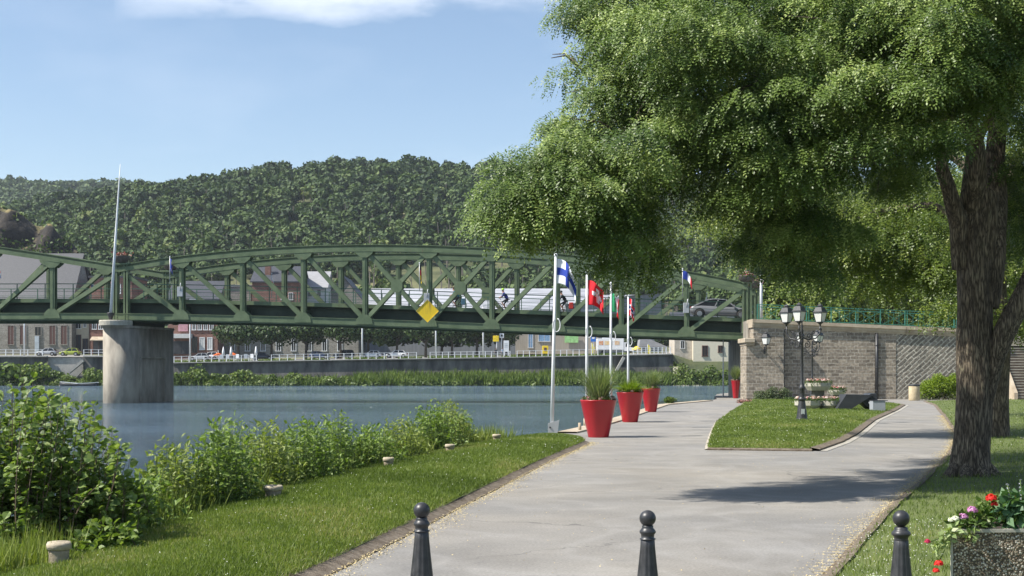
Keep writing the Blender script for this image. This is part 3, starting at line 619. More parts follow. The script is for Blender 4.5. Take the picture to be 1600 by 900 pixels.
# bowls on the end posts
def bowl(label, pos, r):
    t = thing('flower_bowl', label, 'planter', pos, 0, 'planter bowls on the bridge end posts')
    MB().lathe([(.25, 0), (r*.55, .05), (r*.88, .25), (r, .5), (r*1.03, .56), (r*.95, .56), (r*.9, .5)], n=24).build('bowl', mat('bowl_grey', (.10, .085, .075), .8, var=.3, scale=6), t)
    p = rng.normal(size=(130, 3))*np.array([r*.45, r*.45, .1])+np.array([0, 0, .6]); d_ = sphere_dirs(130)+np.array([0, 0, 1]); me = quads_mesh('flowers', rhomb(p, d_, sphere_dirs(130), .16, .1), rng.random(130)); link('flowers', me, t, [FLW]); return t
FLW = leaf_mat('bowl_flower', (.03, .07, .02), (.45, .10, .12), trans=.2, isl=.9, cc=(.6, .5, .45))
for lab, px, off, dz in (('dark grey planter bowl on the near end post above the pier', 190, Vector((0, 0, 0)), .2), ('grey planter bowl on the rear end post above the pier', 190, SK, .2), ('flat stone planter bowl on the near end post beside the car', 1167, Vector((0, 0, 0)), .0), ('stone planter bowl on the rear end post by the white street pole', 1167, SK, .0)):
    q = at(px, zt(px)+dz, off); bowl(lab, q+Vector((0, 0, -.02)), .62 if px == 190 else .68)

# leaning mast by the pier
t = thing('flagpole', 'tall thin white mast without flag leaning over the bridge pier', 'mast', (0, 0, 0)); b0 = P(173, 492, 103.6); b1 = P(188, 256, 103.6); t.location = b0
MB().tube([b0, b0.lerp(b1, .5), b0.lerp(b1, .85), b1], [.12, .09, .05, .02], 12).build('pole', M['white'], t, world=True)
MB().lathe([(.14, -.55), (.16, -.2), (.3, .1), (.3, .16)], b0, 12).build('socket', M['black'], t, world=True)

# yellow diamond
t = thing('navigation_sign', 'yellow diamond river navigation sign with rust streaks on the truss', 'sign', P(668, 486, 100.6))
m = bpy.data.materials.new('sign_yellow'); m.use_nodes = True; nt = m.node_tree; b = nt.nodes['Principled BSDF']; b.inputs['Roughness'].default_value = .45
tc = N(nt, 'ShaderNodeTexCoord'); s = N(nt, 'ShaderNodeSeparateXYZ'); nt.links.new(tc.outputs['Object'], s.inputs[0]); mp = N(nt, 'ShaderNodeMapping'); mp.inputs['Scale'].default_value = (7, 1, .5); nt.links.new(tc.outputs['Object'], mp.inputs[0])
n1 = N(nt, 'ShaderNodeTexNoise', i_2=1.0, i_3=3.0); nt.links.new(mp.outputs[0], n1.inputs[0])
k = mth(nt, 'MULTIPLY', mth(nt, 'MULTIPLY', mth(nt, 'SUBTRACT', 1, mth(nt, 'MULTIPLY', mth(nt, 'ABSOLUTE', s.outputs[0]), 2.0), clamp=True), ramp(nt, n1.outputs[0], [(.42, 0.0), (.6, 1.0)])), mth(nt, 'MULTIPLY', mth(nt, 'ADD', s.outputs[2], .3), 1.5, clamp=True))
nt.links.new(mixc(nt, k, (.80, .55, .015), (.22, .13, .03)), b.inputs['Base Color']); M['yellow'] = m
mb = MB(); mb.box((0, 0, 0), (1.18, .05, 1.18), tilt=(0, R(45), 0)); mb.build('board', m, t)
mb = MB()
for a in range(4):
    an = R(90*a); mb.box((.588*math.cos(an+R(45)), -.01, .588*math.sin(an+R(45))), (1.19, .09, .02), tilt=(0, -(an+R(135)), 0))
mb.build('rim', mat('sign_rim', (.75, .55, .08), .5), t)
MB().box((0, .1, .0), (.12, .14, 1.0)).build('bracket', M['bridgedark'], t)
# grey label plates on posts
for px, lab in ((285, 'left'), (669, 'middle'), (1073, 'right')):
    q = at(px, zb(px)+1.9, SKU*-.36); t = thing('flag_holder', {285: 'grey flag holder box on the post under the blue flag', 669: 'grey flag holder box on the post above the yellow diamond', 1073: 'grey flag holder box on the post under the tricolour'}[px], 'flag holder', q, 0, 'flag holders on the near truss')
    MB().box((0, 0, .35), (.42, .2, .75)).build('box', M['steel'], t, bevel=.02); MB().tube([(0, -.05, .3), (.1, -.25, 1.0)], .035, 6).build('tube', M['steel'], t)

# ================================================================ ABUTMENT AND WALL
wall = thing('retaining_wall', 'grey brick retaining wall with sandstone coping carrying the road', 'wall', (20, 97, 0))
# body behind
def slopez(X): return np.interp(X, [17, 33, 50, 120], [5.65, 4.95, 4.3, 3.0])
xs = [16.95, 24.6, 31.5, 46, 120]
mb = MB(); pts = [Vector((x, 97.9, 0)) for x in xs]
vs = []; 
for x in xs: vs += [(x, 98.0, -.1), (x+.4, 109.5, -.1), (x+.4, 109.5, slopez(x)-.01), (x, 98.0, slopez(x)-.01)]
fs = [(i*4+j, i*4+(j+1) % 4, i*4+4+(j+1) % 4, i*4+4+j) for i in range(len(xs)-1) for j in range(4)]+[(0, 1, 2, 3), (16, 19, 18, 17)]
mb.add(vs, fs); o = mb.build('road_embankment', M['concrete']); tag(o, kind='structure')
def wallseg(x0, x1, y0, mt, name, zlow=-.1, drop=.55):
    mb = MB(); mb.add([(x0, y0, zlow), (x1, y0, zlow), (x1, 98.0, zlow), (x0, 98.0, zlow), (x0, y0, slopez(x0)-drop), (x1, y0, slopez(x1)-drop), (x1, 98.0, slopez(x1)-drop), (x0, 98.0, slopez(x0)-drop)],
                     [(0, 1, 5, 4), (1, 2, 6, 5), (2, 3, 7, 6), (3, 0, 4, 7), (4, 5, 6, 7), (3, 2, 1, 0)]); return mb.build(name, mt, wall, world=True)
x_a, x_b, x_c, x_d, x_e = PX(1177, 96.5), PX(1224, 96.5), PX(1367, 97), PX(1372, 97), PX(1400, 97)
wallseg(x_a, x_b, 96.4, M['stone'], 'pillar')
mb = MB(); x0 = PX(1157, 98.9); mb.box(((x0+x_a-.004)/2, 97.65, 1.95), (x_a-.004-x0, 2.5, 4.1)); mb.build('bearing_pillar', M['stone'], wall, world=True)
mb = MB(); mb.box(((x0+x_a)/2-.05, 97.6, 4.16), (x_a-x0+.25, 2.9, .32)); mb.box(((x0+x_a)/2, 97.62, 3.9), (x_a-x0+.1, 2.7, .2)); mb.build('bearing_seat', M['coping'], wall, world=True, bevel=.04)
wallseg(x_b+.1, x_c, 97.0, M['stone'], 'wall_panel'); wallseg(x_d+.02, x_e, 97.0, M['stone'], 'wall_quoin')
wallseg(x_e+.004, PX(1560, 97), 97.03, M['herring'], 'slanted_masonry'); wallseg(PX(1560, 97)+3.6, 118, 97.0, M['stone'], 'far_wall_panel')
def coping(x0, x1, y0, nm='coping'):
    mb = MB()
    for (ya, yb, za, zb_) in ((y0-.22, 98.6, -.22, .02), (y0-.12, 98.2, -.42, -.222), (y0-.05, 98.1, -.56, -.422)):
        mb.add([(x0, ya, slopez(x0)+za), (x1, ya, slopez(x1)+za), (x1, yb, slopez(x1)+za), (x0, yb, slopez(x0)+za), (x0, ya, slopez(x0)+zb_), (x1, ya, slopez(x1)+zb_), (x1, yb, slopez(x1)+zb_), (x0, yb, slopez(x0)+zb_)], [(0, 1, 5, 4), (1, 2, 6, 5), (2, 3, 7, 6), (3, 0, 4, 7), (4, 5, 6, 7), (3, 2, 1, 0)])
    mb.build(nm, M['coping'], wall, world=True)
coping(x_a-.1, x_b+.08, 96.4)
for a, b in ((x_b+.083, PX(1415, 97)), (PX(1415, 97)+.03, PX(1560, 97)), (PX(1560, 97)+3.6, 118)): coping(a, b, 97.0)
for x, y in ((x_b+.05, 96.9), ((x_c+x_d)/2, 96.93)):
    t = thing('drain_pipe', 'black drain pipe down the stone wall joint ' + ('beside the corner pillar' if y < 96.92 else 'behind the dark bench'), 'pipe', (x, y, 0), 0, 'drain pipes on the retaining wall')
    MB().tube([(0, 0, 0), (0, 0, float(slopez(x))-.6)], .11, 8).build('pipe', M['black'], t)
    mb = MB(); [mb.lathe([(.14, z), (.14, z+.06)], n=8) for z in (.6, 2.2, 3.8)]; mb.build('clamp', M['black'], t)
# steps at the right
st_ = thing('stone_stairs', 'flight of brown stone steps rising to the road right of the big tree', 'stairs', (PX(1560, 97)+1.8, 97, 0))
mb = MB(); x0 = PX(1560, 97)+.05; x1 = x0+3.5; ns_ = 22
for i in range(ns_):
    z = (i+1)*4.2/ns_; y = 94.2+i*.2; mb.box(((x0+x1)/2, (y+98.7)/2, z-4.2/ns_/2), (x1-x0-.5, 98.7-y, 4.2/ns_-.002))
mb.build('flight', mat('step_stone', (.16, .12, .095), .9, (.24, .19, .15), scale=2), st_, world=True)
mb = MB()
for i in range(ns_):
    z = (i+1)*4.2/ns_; y = 94.2+i*.2; mb.box(((x0+x1)/2, y+.02, z+.015), (x1-x0-.5, .14, .05))
mb.build('nosing', M['pconcrete'], st_, world=True)
for x in (x0+.1, x1-.1):
    MB().prism([(94, 0), (98.7, 0), (98.7, 4.7), (98.3, 4.7), (94, .5)], (x-.12, 0, 0), (0, 1, 0), (0, 0, 1), (1, 0, 0), .24).build('side_wall', M['coping'], st_, world=True)
# teal railing on the coping
rl = thing('road_railing', 'teal steel railing with cross braces along the wall coping', 'railing', (24, 97.2, 5))
X = PX(1184, 97); k = 0
while X < 36:
    z = float(slopez(X)); X2 = X+1.75; z2 = float(slopez(X2)); yv = 97.15
    MB().bar((X, yv, z), (X, yv, z+1.12), .07, .07, side=(1, 0, 0)).build('railing_post', M['teal'], rl, world=True)
    if k % 2 == 0: MB().bar((X+.16, yv, z), (X+.16, yv, z+1.12), .05, .05, side=(1, 0, 0)).build('railing_post', M['teal'], rl, world=True)
    mb = MB(); 
    for h_ in (1.12, .95, .1): mb.bar((X, yv, z+h_), (X2, yv, z2+h_), .045, .045)
    a, b = Vector((X+.2, yv, z)), Vector((X2-.05, yv, z2))
    mb.bar(a+Vector((0, 0, .1)), b+Vector((0, 0, .95)), .03, .03); mb.bar(a+Vector((0, 0, .95)), b+Vector((0, 0, .1)), .03, .03)
    for q in (.25, .5, .75): c_ = a.lerp(b, q); mb.bar(c_+Vector((0, 0, .1)), c_+Vector((0, 0, .95)), .022, .022)
    mb.build('railing_panel', M['teal'], rl, world=True); X = X2; k += 1
# ================================================================ FAR BANK
def fz(X, Y): return float(far_h(np.array(float(X)), np.array(float(Y))))+.05
# quay wall
qw = thing('quay_wall', 'long dark stone quay wall across the river', 'wall', (PX(560, 250), 250, 0))
pxs = list(range(270, 1051, 20)); V = np.zeros((len(pxs), 5, 3))
for i, px in enumerate(pxs):
    z = np.interp(px, WALLPX, WALLZ); V[i] = [(PX(px, 249.3), 249.3, -2.2), (PX(px, 249.6), 249.6, z-.35), (PX(px, 249.45), 249.45, z-.33), (PX(px, 249.45), 249.45, z+.03), (PX(px, 250.2), 250.2, z+.03)]
grid_mesh('wall_face', V-np.array(qw.location), len(pxs), 5, [M['quay']], qw, smooth=False)
mb = MB(); x = PX(1050, 249.4); mb.prism([(249.4, -2.2), (249.4, 5.2), (300, 5.9), (300, -2.2)], (x-.4, 0, 0), (0, 1, 0), (0, 0, 1), (1, 0, 0), .6); mb.build('end_wall', M['quay'], qw, world=True)
mb = MB()
for i, px in enumerate(pxs[:-1]):
    z = np.interp(px, WALLPX, WALLZ); z2 = np.interp(pxs[i+1], WALLPX, WALLZ); mb.bar((PX(px, 249.3), 249.3, z+.06), (PX(pxs[i+1], 249.3), 249.3, z2+.06), .5, .16, side=(0, 1, 0))
mb.build('wall_coping', M['quaylight'], qw, world=True)
# stairs down the wall
MB().bar(P(975, 558, 248.6), P(955, 594, 248.6), 1.0, .5, side=(0, 1, 0)).build('wall_steps', M['quaylight'], qw, world=True)
# left quay parts with slipway
q2 = thing('slipway_wall', 'low pale quay wall with a slipway cut, left of the pier', 'wall', (PX(40, 250), 250, 0))
def qseg(a, b, nm):
    z = 4.75; MB().prism([(PX(a, 250), -2.2), (PX(b, 250), -2.2), (PX(b, 250), z), (PX(a, 250), z)], (0, 249.6, 0), (1, 0, 0), (0, 0, 1), (0, 1, 0), .6).build(nm, M['quay'], q2, world=True)
    MB().bar((PX(a, 249.4), 249.4, z+.1), (PX(b, 249.4), 249.4, z+.1), .8, .25, side=(0, 1, 0)).build('wall_coping', M['quaylight'], q2, world=True)
qseg(-400, 74, 'wall_face'); qseg(131, 230, 'wall_face')
MB().prism([(PX(74, 250), .2), (PX(112, 250), .2), (PX(131, 250), 2.5), (PX(131, 250), 4.7), (PX(74, 250), 4.7)], (0, 250.3, 0), (1, 0, 0), (0, 0, 1), (0, 1, 0), .6).build('slipway', M['quaylight'], q2, world=True)
MB().bar(P(131, 563, 249.2), P(108, 582, 249.2), 1.0, .45, side=(0, 1, 0)).build('ramp_coping', M['quaylight'], q2, world=True)

def rail_run(label, a, b, step, Y, zf, h=1.15, mt=None, group='white railings on the far quay', bars=(1.1, .6)):
    mt = mt or M['white']; t = thing('quay_railing', label, 'railing', (PX(a, Y), Y, zf(a)), 0, group); ps = np.arange(a, b+.1, step)
    for p in ps: MB().bar((PX(p, Y), Y, zf(p)), (PX(p, Y), Y, zf(p)+h), .13, .13, side=(1, 0, 0)).build('railing_post', mt, t, world=True)
    mb = MB()
    for p, q in zip(ps[:-1], ps[1:]):
        for hh in bars: mb.bar((PX(p, Y), Y, zf(p)+hh), (PX(q, Y), Y, zf(q)+hh), .06, .06)
    mb.build('rails', mt, t, world=True)
wz = lambda p: float(np.interp(p, WALLPX, WALLZ))+.12
rail_run('white railing on the quay left of the slipway', -60, 74, 11.5, 249.6, lambda p: 4.97)
rail_run('white railing on the quay between slipway and pier', 131, 200, 11.5, 249.6, lambda p: 4.97)
rail_run('white railing along the quay in front of the white chairs', 272, 412, 11.7, 249.6, wz)
rail_run('white railing along the quay below the row of dark trees', 424, 660, 12.6, 249.6, wz)
rail_run('white railing on the quay beside the tall white pillar sign', 672, 800, 9.6, 249.6, wz)
rail_run('thin posted white railing on the quay below the beige hall', 808, 985, 9.7, 249.6, wz, bars=(1.1,))
rail_run('dense white railing at the right end of the far quay', 990, 1049, 6.4, 249.6, wz, h=1.3, bars=(1.25, .9, .5))

def building(name, label, px0, px1, ybase, yeave, Y, depth, wallm, roofm=None, ridge=None, gable=False, wins=(), extra=None, over=.4, cat='building'):
    x0, x1 = PX(px0, Y), PX(px1, Y); zb_, ze = PZ(ybase, Y)-.8, PZ(yeave, Y); t = thing(name, label, cat, ((x0+x1)/2, Y+depth/2, zb_))
    mb = MB(); mb.box(((x0+x1)/2, Y+depth/2, (zb_+ze)/2), (x1-x0, depth, ze-zb_))
    if ridge is not None and gable:
        zr = PZ(ridge, Y); mb.add([(x0, Y, ze), (x1, Y, ze), ((x0+x1)/2, Y, zr), (x0, Y+depth, ze), (x1, Y+depth, ze), ((x0+x1)/2, Y+depth, zr)], [(0, 1, 2), (4, 3, 5)])
    elif ridge is not None:
        zr = PZ(ridge, Y+depth/2); ym = Y+depth/2; mb.add([(x0, Y, ze), (x0, Y+depth, ze), (x0, ym, zr), (x1, Y, ze), (x1, Y+depth, ze), (x1, ym, zr)], [(1, 0, 2), (3, 4, 5)])
    mb.build('wall', wallm, t, world=True)
    if ridge is not None:
        mb = MB(); th = .28
        if gable:
            xm = (x0+x1)/2
            for xa, s in ((x0-over, -1), (x1+over, 1)):
                za = ze-(zr-ze)*over/(xm-x0); mb.add([(xa, Y-over, za), (xm, Y-over, zr), (xm, Y+depth+over, zr), (xa, Y+depth+over, za), (xa, Y-over, za+th), (xm, Y-over, zr+th), (xm, Y+depth+over, zr+th), (xa, Y+depth+over, za+th)], [(0, 1, 2, 3), (7, 6, 5, 4), (0, 4, 5, 1), (1, 5, 6, 2), (2, 6, 7, 3), (3, 7, 4, 0)])
        else:
            for ya in (Y-over, Y+depth+over):
                za = ze-(zr-ze)*over/(depth/2); mb.add([(x0-over, ya, za), (x1+over, ya, za), (x1+over, ym, zr), (x0-over, ym, zr), (x0-over, ya, za+th), (x1+over, ya, za+th), (x1+over, ym, zr+th), (x0-over, ym, zr+th)], [(0, 1, 2, 3), (7, 6, 5, 4), (0, 4, 5, 1), (1, 5, 6, 2), (2, 6, 7, 3), (3, 7, 4, 0)])
        mb.build('roof', roofm, t, world=True)
    elif roofm:
        MB().box(((x0+x1)/2, Y+depth/2, ze+.2), (x1-x0+.5, depth+.5, .4)).build('roof', roofm, t, world=True)
    for wn in wins:
        a, b, c, d = wn[:4]; fm = wn[4] if len(wn) > 4 else M['pale']; pm = wn[5] if len(wn) > 5 else M['glass']
        xa, xb, zc, zd = PX(a, Y), PX(b, Y), PZ(d, Y), PZ(c, Y); w_ = .14
        mb = MB(); mb.box(((xa+xb)/2, Y-.03, zd+w_/2), (xb-xa+.3, .16, w_)); mb.box(((xa+xb)/2, Y-.06, zc-w_/2), (xb-xa+.4, .24, w_))
        for x in (xa-w_/2, xb+w_/2): mb.box((x, Y-.03, (zc+zd)/2), (w_, .15, zd-zc))
        mb.box(((xa+xb)/2, Y-.035, (zc+zd)/2), (.08, .1, zd-zc))
        wo_ = mb.build('window', fm, t, world=True)
        po = MB().box(((xa+xb)/2, Y-.02, (zc+zd)/2), (xb-xa, .08, zd-zc)).build('pane', pm, wo_, world=True); 
    if extra: extra(t, x0, x1, zb_, ze)
    return t
def chimney(t, px, y0, y1, Y, m=None, w_=1.2): MB().box((PX(px, Y), Y, (PZ(y0, Y)+PZ(y1, Y))/2), (w_, w_, abs(PZ(y0, Y)-PZ(y1, Y)))).build('chimney', m or M['brick'], t, world=True)
br = M['brown']
t = building('stone_house', 'long grey stone house with brown shutters and dark slate roof, far left', -75, 112, 558, 466, 285, 14, M['housestone'], M['slate'], 398, wins=[(x, x+9, 509, 538, M['housestone'], br) for x in (-40, 12.5, 31.5, 77.5, 95.5)]+[(55, 64, 511, 524, M['housestone'])])
MB().box((PX(58, 284.9), 284.8, (PZ(525, 285)+PZ(552, 285))/2), (.9, .12, PZ(525, 285)-PZ(552, 285))).build('door', mat('pale_door', (.42, .47, .52), .6), t, world=True)
building('white_roof_hall', 'hall with pale grey gable roof rising behind the slate roof', 92, 140, 500, 452, 318, 30, M['pale'], M['roofgrey'], 434, gable=True)
def shop(t, x0, x1, z0, z1): pass
building('cream_house', 'narrow cream house with yellowish shutters next to the stone house', 113, 139, 558, 478, 288, 12, M['cream'], M['slate'], 462, wins=[(119, 126, 502, 513, M['white']), (131, 134, 504, 511, M['white']), (116, 126, 524, 556, br, M['blackm']), (130, 137, 530, 556, br, M['blackm'])])
t = building('brick_restaurant', 'red brick corner house with awning beside the bridge pier', 140, 206, 560, 434, 286, 12, M['brick'], M['slate'], None, wins=[(145, 150, 503, 514, M['white']), (155, 160, 503, 514, M['white']), (146, 163, 530, 554, br, M['blackm']), (170, 175, 444, 458, M['white']), (183, 188, 444, 458, M['white'])])
MB().prism([(0, 0), (-1.6, -.7), (-1.6, -.9), (0, -.1)], (PX(144, 286), 285.9, PZ(526, 286)), (0, 1, 0), (0, 0, 1), (1, 0, 0), 3.2).build('awning', M['coping'], t, world=True)
t = building('brick_shop', 'brick building with shop front and grey roof right of the pier', 262, 340, 558, 468, 284, 13, M['brick'], M['slate'], 441, wins=[(a, a+4.5, 500, 515, M['white'], M['glass']) for a in (301, 310, 319, 328)]+[(301, 307, 527, 550, M['blackm']), (313, 319, 528, 546, M['white'], M['pale']), (325, 331, 528, 546, M['white'], M['pale']), (270, 297, 534, 552, M['blackm'], M['blackm'])])
MB().box((PX(284, 283), 283.2, PZ(525, 283)), (4.0, 2.0, .9)).build('shop_canopy', M['pale'], t, world=True)
MB().box((PX(286, 283.8), 283.8, PZ(511, 283)), (2.0, .2, 1.7)).build('wall_panel', mat('pink_panel', (.45, .25, .28), .8), t, world=True)
building('stone_annex', 'low stone house with whitish roof edge left of the brick gable', 328, 392, 556, 448, 300, 10, M['housestone'], M['roofgrey'], None, wins=[(350, 354, 452, 460), (376, 380, 452, 460)])
t = building('brick_gable_house', 'tall red brick house with two chimneys seen through the truss', 394, 468, 556, 440, 296, 13, M['brick'], M['slate'], 418, wins=[(440, 445, 458, 468), (452, 457, 458, 468)])
chimney(t, 419, 412, 445, 299); chimney(t, 446, 420, 445, 299)
building('white_roof_house', 'house with bright whitish roof and dark gable behind the truss', 452, 510, 556, 450, 304, 10, M['pale'], M['roofgrey'], 426, wins=[(482, 487, 453, 463), (496, 501, 453, 463)])
building('slate_roof_house', 'house with broad dark slate gable roof left of the white hall', 500, 572, 556, 476, 312, 16, M['housestone'], M['slate'], 432, gable=True)
building('pale_row_house', 'pale low house front behind the parked cars under the trees', 345, 560, 556, 505, 290, 10, M['housestone'], M['slate'], 486, wins=[(a, a+6, 530, 548, M['white']) for a in range(360, 550, 24)])
# big metal hall
t = thing('metal_hall', 'very long hall with pale metal roof and grey cladding behind the bridge', 'hall', (PX(800, 310), 310, 4))
x0, x1 = PX(572, 310), PX(930, 310); z0, z1 = PZ(560, 310), PZ(487, 310)
MB().box(((x0+x1)/2, 325, (z0+z1)/2), (x1-x0, 29, z1-z0)).build('wall', M['metalwall'], t, world=True)
MB().prism([(309, z1), (341, z1), (341, z1+1), (333, PZ(452, 333)), (330, PZ(452, 333)), (309, z1+.4)], (x0-1, 0, 0), (0, 1, 0), (0, 0, 1), (1, 0, 0), x1-x0+1.6).build('roof', M['roofwhite'], t, world=True)
xa, xb = PX(884, 309), PX(1036, 309)
MB().add([(xa, 308.5, z0), (xb, 312, z0), (xb, 312, PZ(456, 309)), (PX(985, 309), 310.8, PZ(462, 309)), (xa, 308.5, PZ(477, 309)), (xa, 330, z0), (xb, 330, z0), (xb, 330, PZ(456, 309)), (PX(985, 309), 330, PZ(462, 309)), (xa, 330, PZ(477, 309))],
         [(0, 1, 2, 3, 4), (9, 8, 7, 6, 5), (1, 6, 7, 2), (5, 0, 4, 9)]).build('side_wing', M['metalwall'], t, world=True)
MB().add([(xa-.5, 308, PZ(477, 309)+.1), (PX(985, 309), 310.3, PZ(462, 309)+.1), (xb+.3, 311.5, PZ(456, 309)+.1), (xb+.3, 334, PZ(454, 309)+.6), (PX(985, 309), 334, PZ(455, 309)+.6), (xa-.5, 334, PZ(456, 309)+.6)], [(0, 1, 4, 5), (1, 2, 3, 4)]).build('wing_roof', M['roofwhite'], t, world=True)
bl = M['blueglass']
t = building('beige_hall', 'beige building with blue glass strips and a green banner', 806, 935, 547, 505, 272, 20, M['beige'], M['roofgrey'], None, wins=[(826, 832, 505, 543, M['pale'], bl), (842, 859, 522, 533, M['pale'], bl)])
MB().box((PX(893, 271.6), 271.7, PZ(529.5, 271.7)), (2.7, .15, 1.5)).build('banner', mat('banner_green', (.30, .55, .22), .7, var=.2), t, world=True)
building('stone_cottage', 'small pale stone cottage with one window on the right bank', 1054, 1083, 566, 502, 262, 9, mat('rubble_pale', (.36, .32, .26), .9, (.52, .47, .40), scale=1.5), M['slate'], 490, wins=[(1064, 1069, 533, 544, M['pale'])])
building('cream_cottage', 'cream rendered house with two dark windows under the bridge', 1083, 1138, 566, 502, 261, 9, mat('cream_bright', (.70, .64, .50), .9, var=.05), M['slate'], 492, wins=[(1098, 1105, 541, 556, M['brown']), (1123, 1129, 541, 550, M['brown'])])
building('white_cottage', 'white house with tall dark door beside the stone abutment', 1138.5, 1176, 566, 502, 262, 9, M['pale'], M['slate'], 492, wins=[(1147, 1153, 541, 560, M['brown'], M['blackm'])])
t = thing('tent_canopy', 'grey pitched canopy roof on posts at the right end of the far quay', 'canopy', P(1020, 548, 268))
MB().prism([(-3.2, .0), (2.2, 0), (-1, 1.4), (-3.0, 1.4)], (PX(1022, 268), 265, PZ(542, 268)), (1, 0, 0), (0, 0, 1), (0, 1, 0), 5).build('roof', M['roofgrey'], t, world=True)
for dx in (-2.8, 1.9):
    for dy in (265.3, 269.6): MB().tube([(PX(1022, 268)+dx, dy, fz(PX(1022, 268), 268)-.2), (PX(1022, 268)+dx, dy, PZ(542, 268))], .08, 6).build('post', M['white'], t, world=True)

# cars ---------------------------------------------------------------
def paint(name, c): return mat('paint_'+name, c, .28, var=.03, metal=.0, coat=.7, spec=.5)
def make_car(label, paintm, loc, rz, L=4.3, Hh=1.48, suv=False, group=None, name='parked_car', rear=.80):
    t = thing(name, label, 'car', loc, rz, group); hw = .88; hl_ = L/2; g = .22
    # x from rear(-) to front(+): (x, z top of body, half width)
    belt = .92 if not suv else 1.02
    prof = [(-hl_, .50, .70, .62), (-hl_+.06, .42, belt-.12, .76), (-hl_+.35, .30, belt+.02, .85), (-hl_+.9, g, belt+.03, hw), (0, g, belt, hw), (hl_-1.25, g, belt-.02, hw), (hl_-.6, .26, belt-.14, .84), (hl_-.15, .34, belt-.27, .74), (hl_, .42, .60, .60)]
    mb = MB(); rings = []
    for x, zl, zt_, w_ in prof:
        rings.append([Vector((x, a*w_, zz_)) for a, zz_ in ((-.86, zl), (-1, zl+.12), (-1.0, (zl+zt_)/2), (-.97, zt_-.08), (-.88, zt_), (.88, zt_), (.97, zt_-.08), (1.0, (zl+zt_)/2), (1, zl+.12), (.86, zl))])
    loft(mb, rings); mb.build('body', paintm, t)
    r0, r1, f1, f0 = -hl_+.28, -hl_+rear, hl_-2.05, hl_-1.30
    if suv: r0, r1 = -hl_+.15, -hl_+.45
    zr = Hh; base = [(r0, belt), (f0, belt-.02)]
    def ring(x, z, w_): return [Vector((x, -w_, z)), Vector((x, w_, z))]
    mb = MB(); vs = [(r0, -.80, belt-.01), (r0, .80, belt-.01), (f0, .80, belt-.03), (f0, -.80, belt-.03), (r1, -.62, zr-.05), (r1, .62, zr-.05), (f1, .62, zr-.04), (f1, -.62, zr-.04)]
    mb.add(vs, [(0, 1, 2, 3), (4, 7, 6, 5), (0, 4, 5, 1), (2, 6, 7, 3), (1, 5, 6, 2), (3, 7, 4, 0)]); mb.build('windows', M['glass'], t)
    mb = MB(); loft(mb, [[Vector((x, a*w_, z)) for a, z in ((-1, z0-.06), (-.8, z0), (.8, z0), (1, z0-.06))] for x, w_, z0 in ((r1-.14, .64, zr-.05), (r1+.25, .66, zr+.01), ((r1+f1)/2, .67, zr+.03), (f1-.1, .66, zr), (f1+.16, .64, zr-.07))]); mb.build('roof', paintm, t)
    mb = MB()
    for s in (-1, 1):
        for (xb, xt) in ((r0+.08, r1), (f0-.03, f1+.03), ((r0+f0)/2+.05, (r1+f1)/2+.1)):
            mb.bar((xb, s*.805, belt-.02), (xt, s*.635, zr-.05), .09, .05, side=(1, 0, 0))
        mb.bar((hl_-1.45, s*.9, belt+.06), (hl_-1.45, s*1.0, belt+.08), .16, .13)
    mb.build('pillars', paintm, t)
    for x in (-hl_+.78, hl_-.86):
        for s in (-1, 1):
            a = MB().lathe([(.18, -.1), (.31, -.11), (.325, -.04), (.325, .04), (.31, .11), (.18, .1)], n=20); me_ = a.mesh('tyre'); me_.transform(Matrix.Rotation(R(90), 4, 'X')); me_.transform(Matrix.Translation((x, s*(hw-.05), .325))); ty = link('wheel', me_, t, [M['tyre']])
            a = MB().lathe([(.20, -.03), (.21, 0), (.03, .02)], n=14) if False else MB().lathe([(.205, -.118), (.205, .118)], n=10); me_ = a.mesh('rim'); me_.transform(Matrix.Rotation(R(90), 4, 'X')); me_.transform(Matrix.Translation((x, s*(hw-.05), .325))); link('rim', me_, ty, [M['rim']])
            a = MB(); a.lathe([(.40, 0), (.40, .02)], n=22); me_ = a.mesh('wheel_arch'); me_.transform(Matrix.Rotation(R(-90*s), 4, 'X')); me_.transform(Matrix.Translation((x, s*(hw+.002), .36))); link('wheel_arch', me_, t, [M['tyre']])
    for s in (-1, 1):
        MB().box((hl_-.12, s*.56, .60), (.14, .26, .12)).build('headlight', M['lamp_glass'], t, bevel=.02)
        MB().box((-hl_+.08, s*.62, .74), (.14, .24, .16)).build('tail_light', mat('tail_red', (.35, .01, .01), .3), t, bevel=.02)
    return t
PW, PS, PK = paint('white', (.70, .70, .70)), paint('silver', (.34, .36, .38)), paint('black', (.02, .022, .028))
q = at(1125, 0, SKU*2.6); grey = make_car('grey estate car driving on the bridge towards the stone wall', paint('grey', (.17, .175, .185)), (PX(1125, 103.6), 103.6, deck(1125)+.0), math.atan2(BD.y, BD.x), L=4.75, Hh=1.48, name='estate_car', rear=1.45)
grey.rotation_euler = (0, R(1.9), math.atan2(BD.y, BD.x))
def far_car(label, pxc, Y, pm, rz=0, L=4.2, Hh=1.48, suv=False): make_car(label, pm, (PX(pxc, Y), Y, fz(PX(pxc, Y), Y)), rz, L, Hh, suv, 'cars parked along the far promenade')
far_car('silver hatchback parked before the stone house', 73, 262, PS, R(180)); far_car('lime green hatchback parked beside the silver one', 110, 262, paint('green', (.28, .34, .03)), R(180), 4.1)
far_car('silver car parked in front of the brick shop right of the pier', 312, 266, PS, R(180)); far_car('white van-like car parked behind the silver car at the brick shop', 327, 272, PW, R(180), 4.0, 1.6, True)
far_car('black saloon parked behind the white chairs', 411, 262, PK, 0, 4.5); far_car('dark blue car parked under the row of trees', 500, 263, paint('blue', (.03, .05, .10)), 0, 4.2)
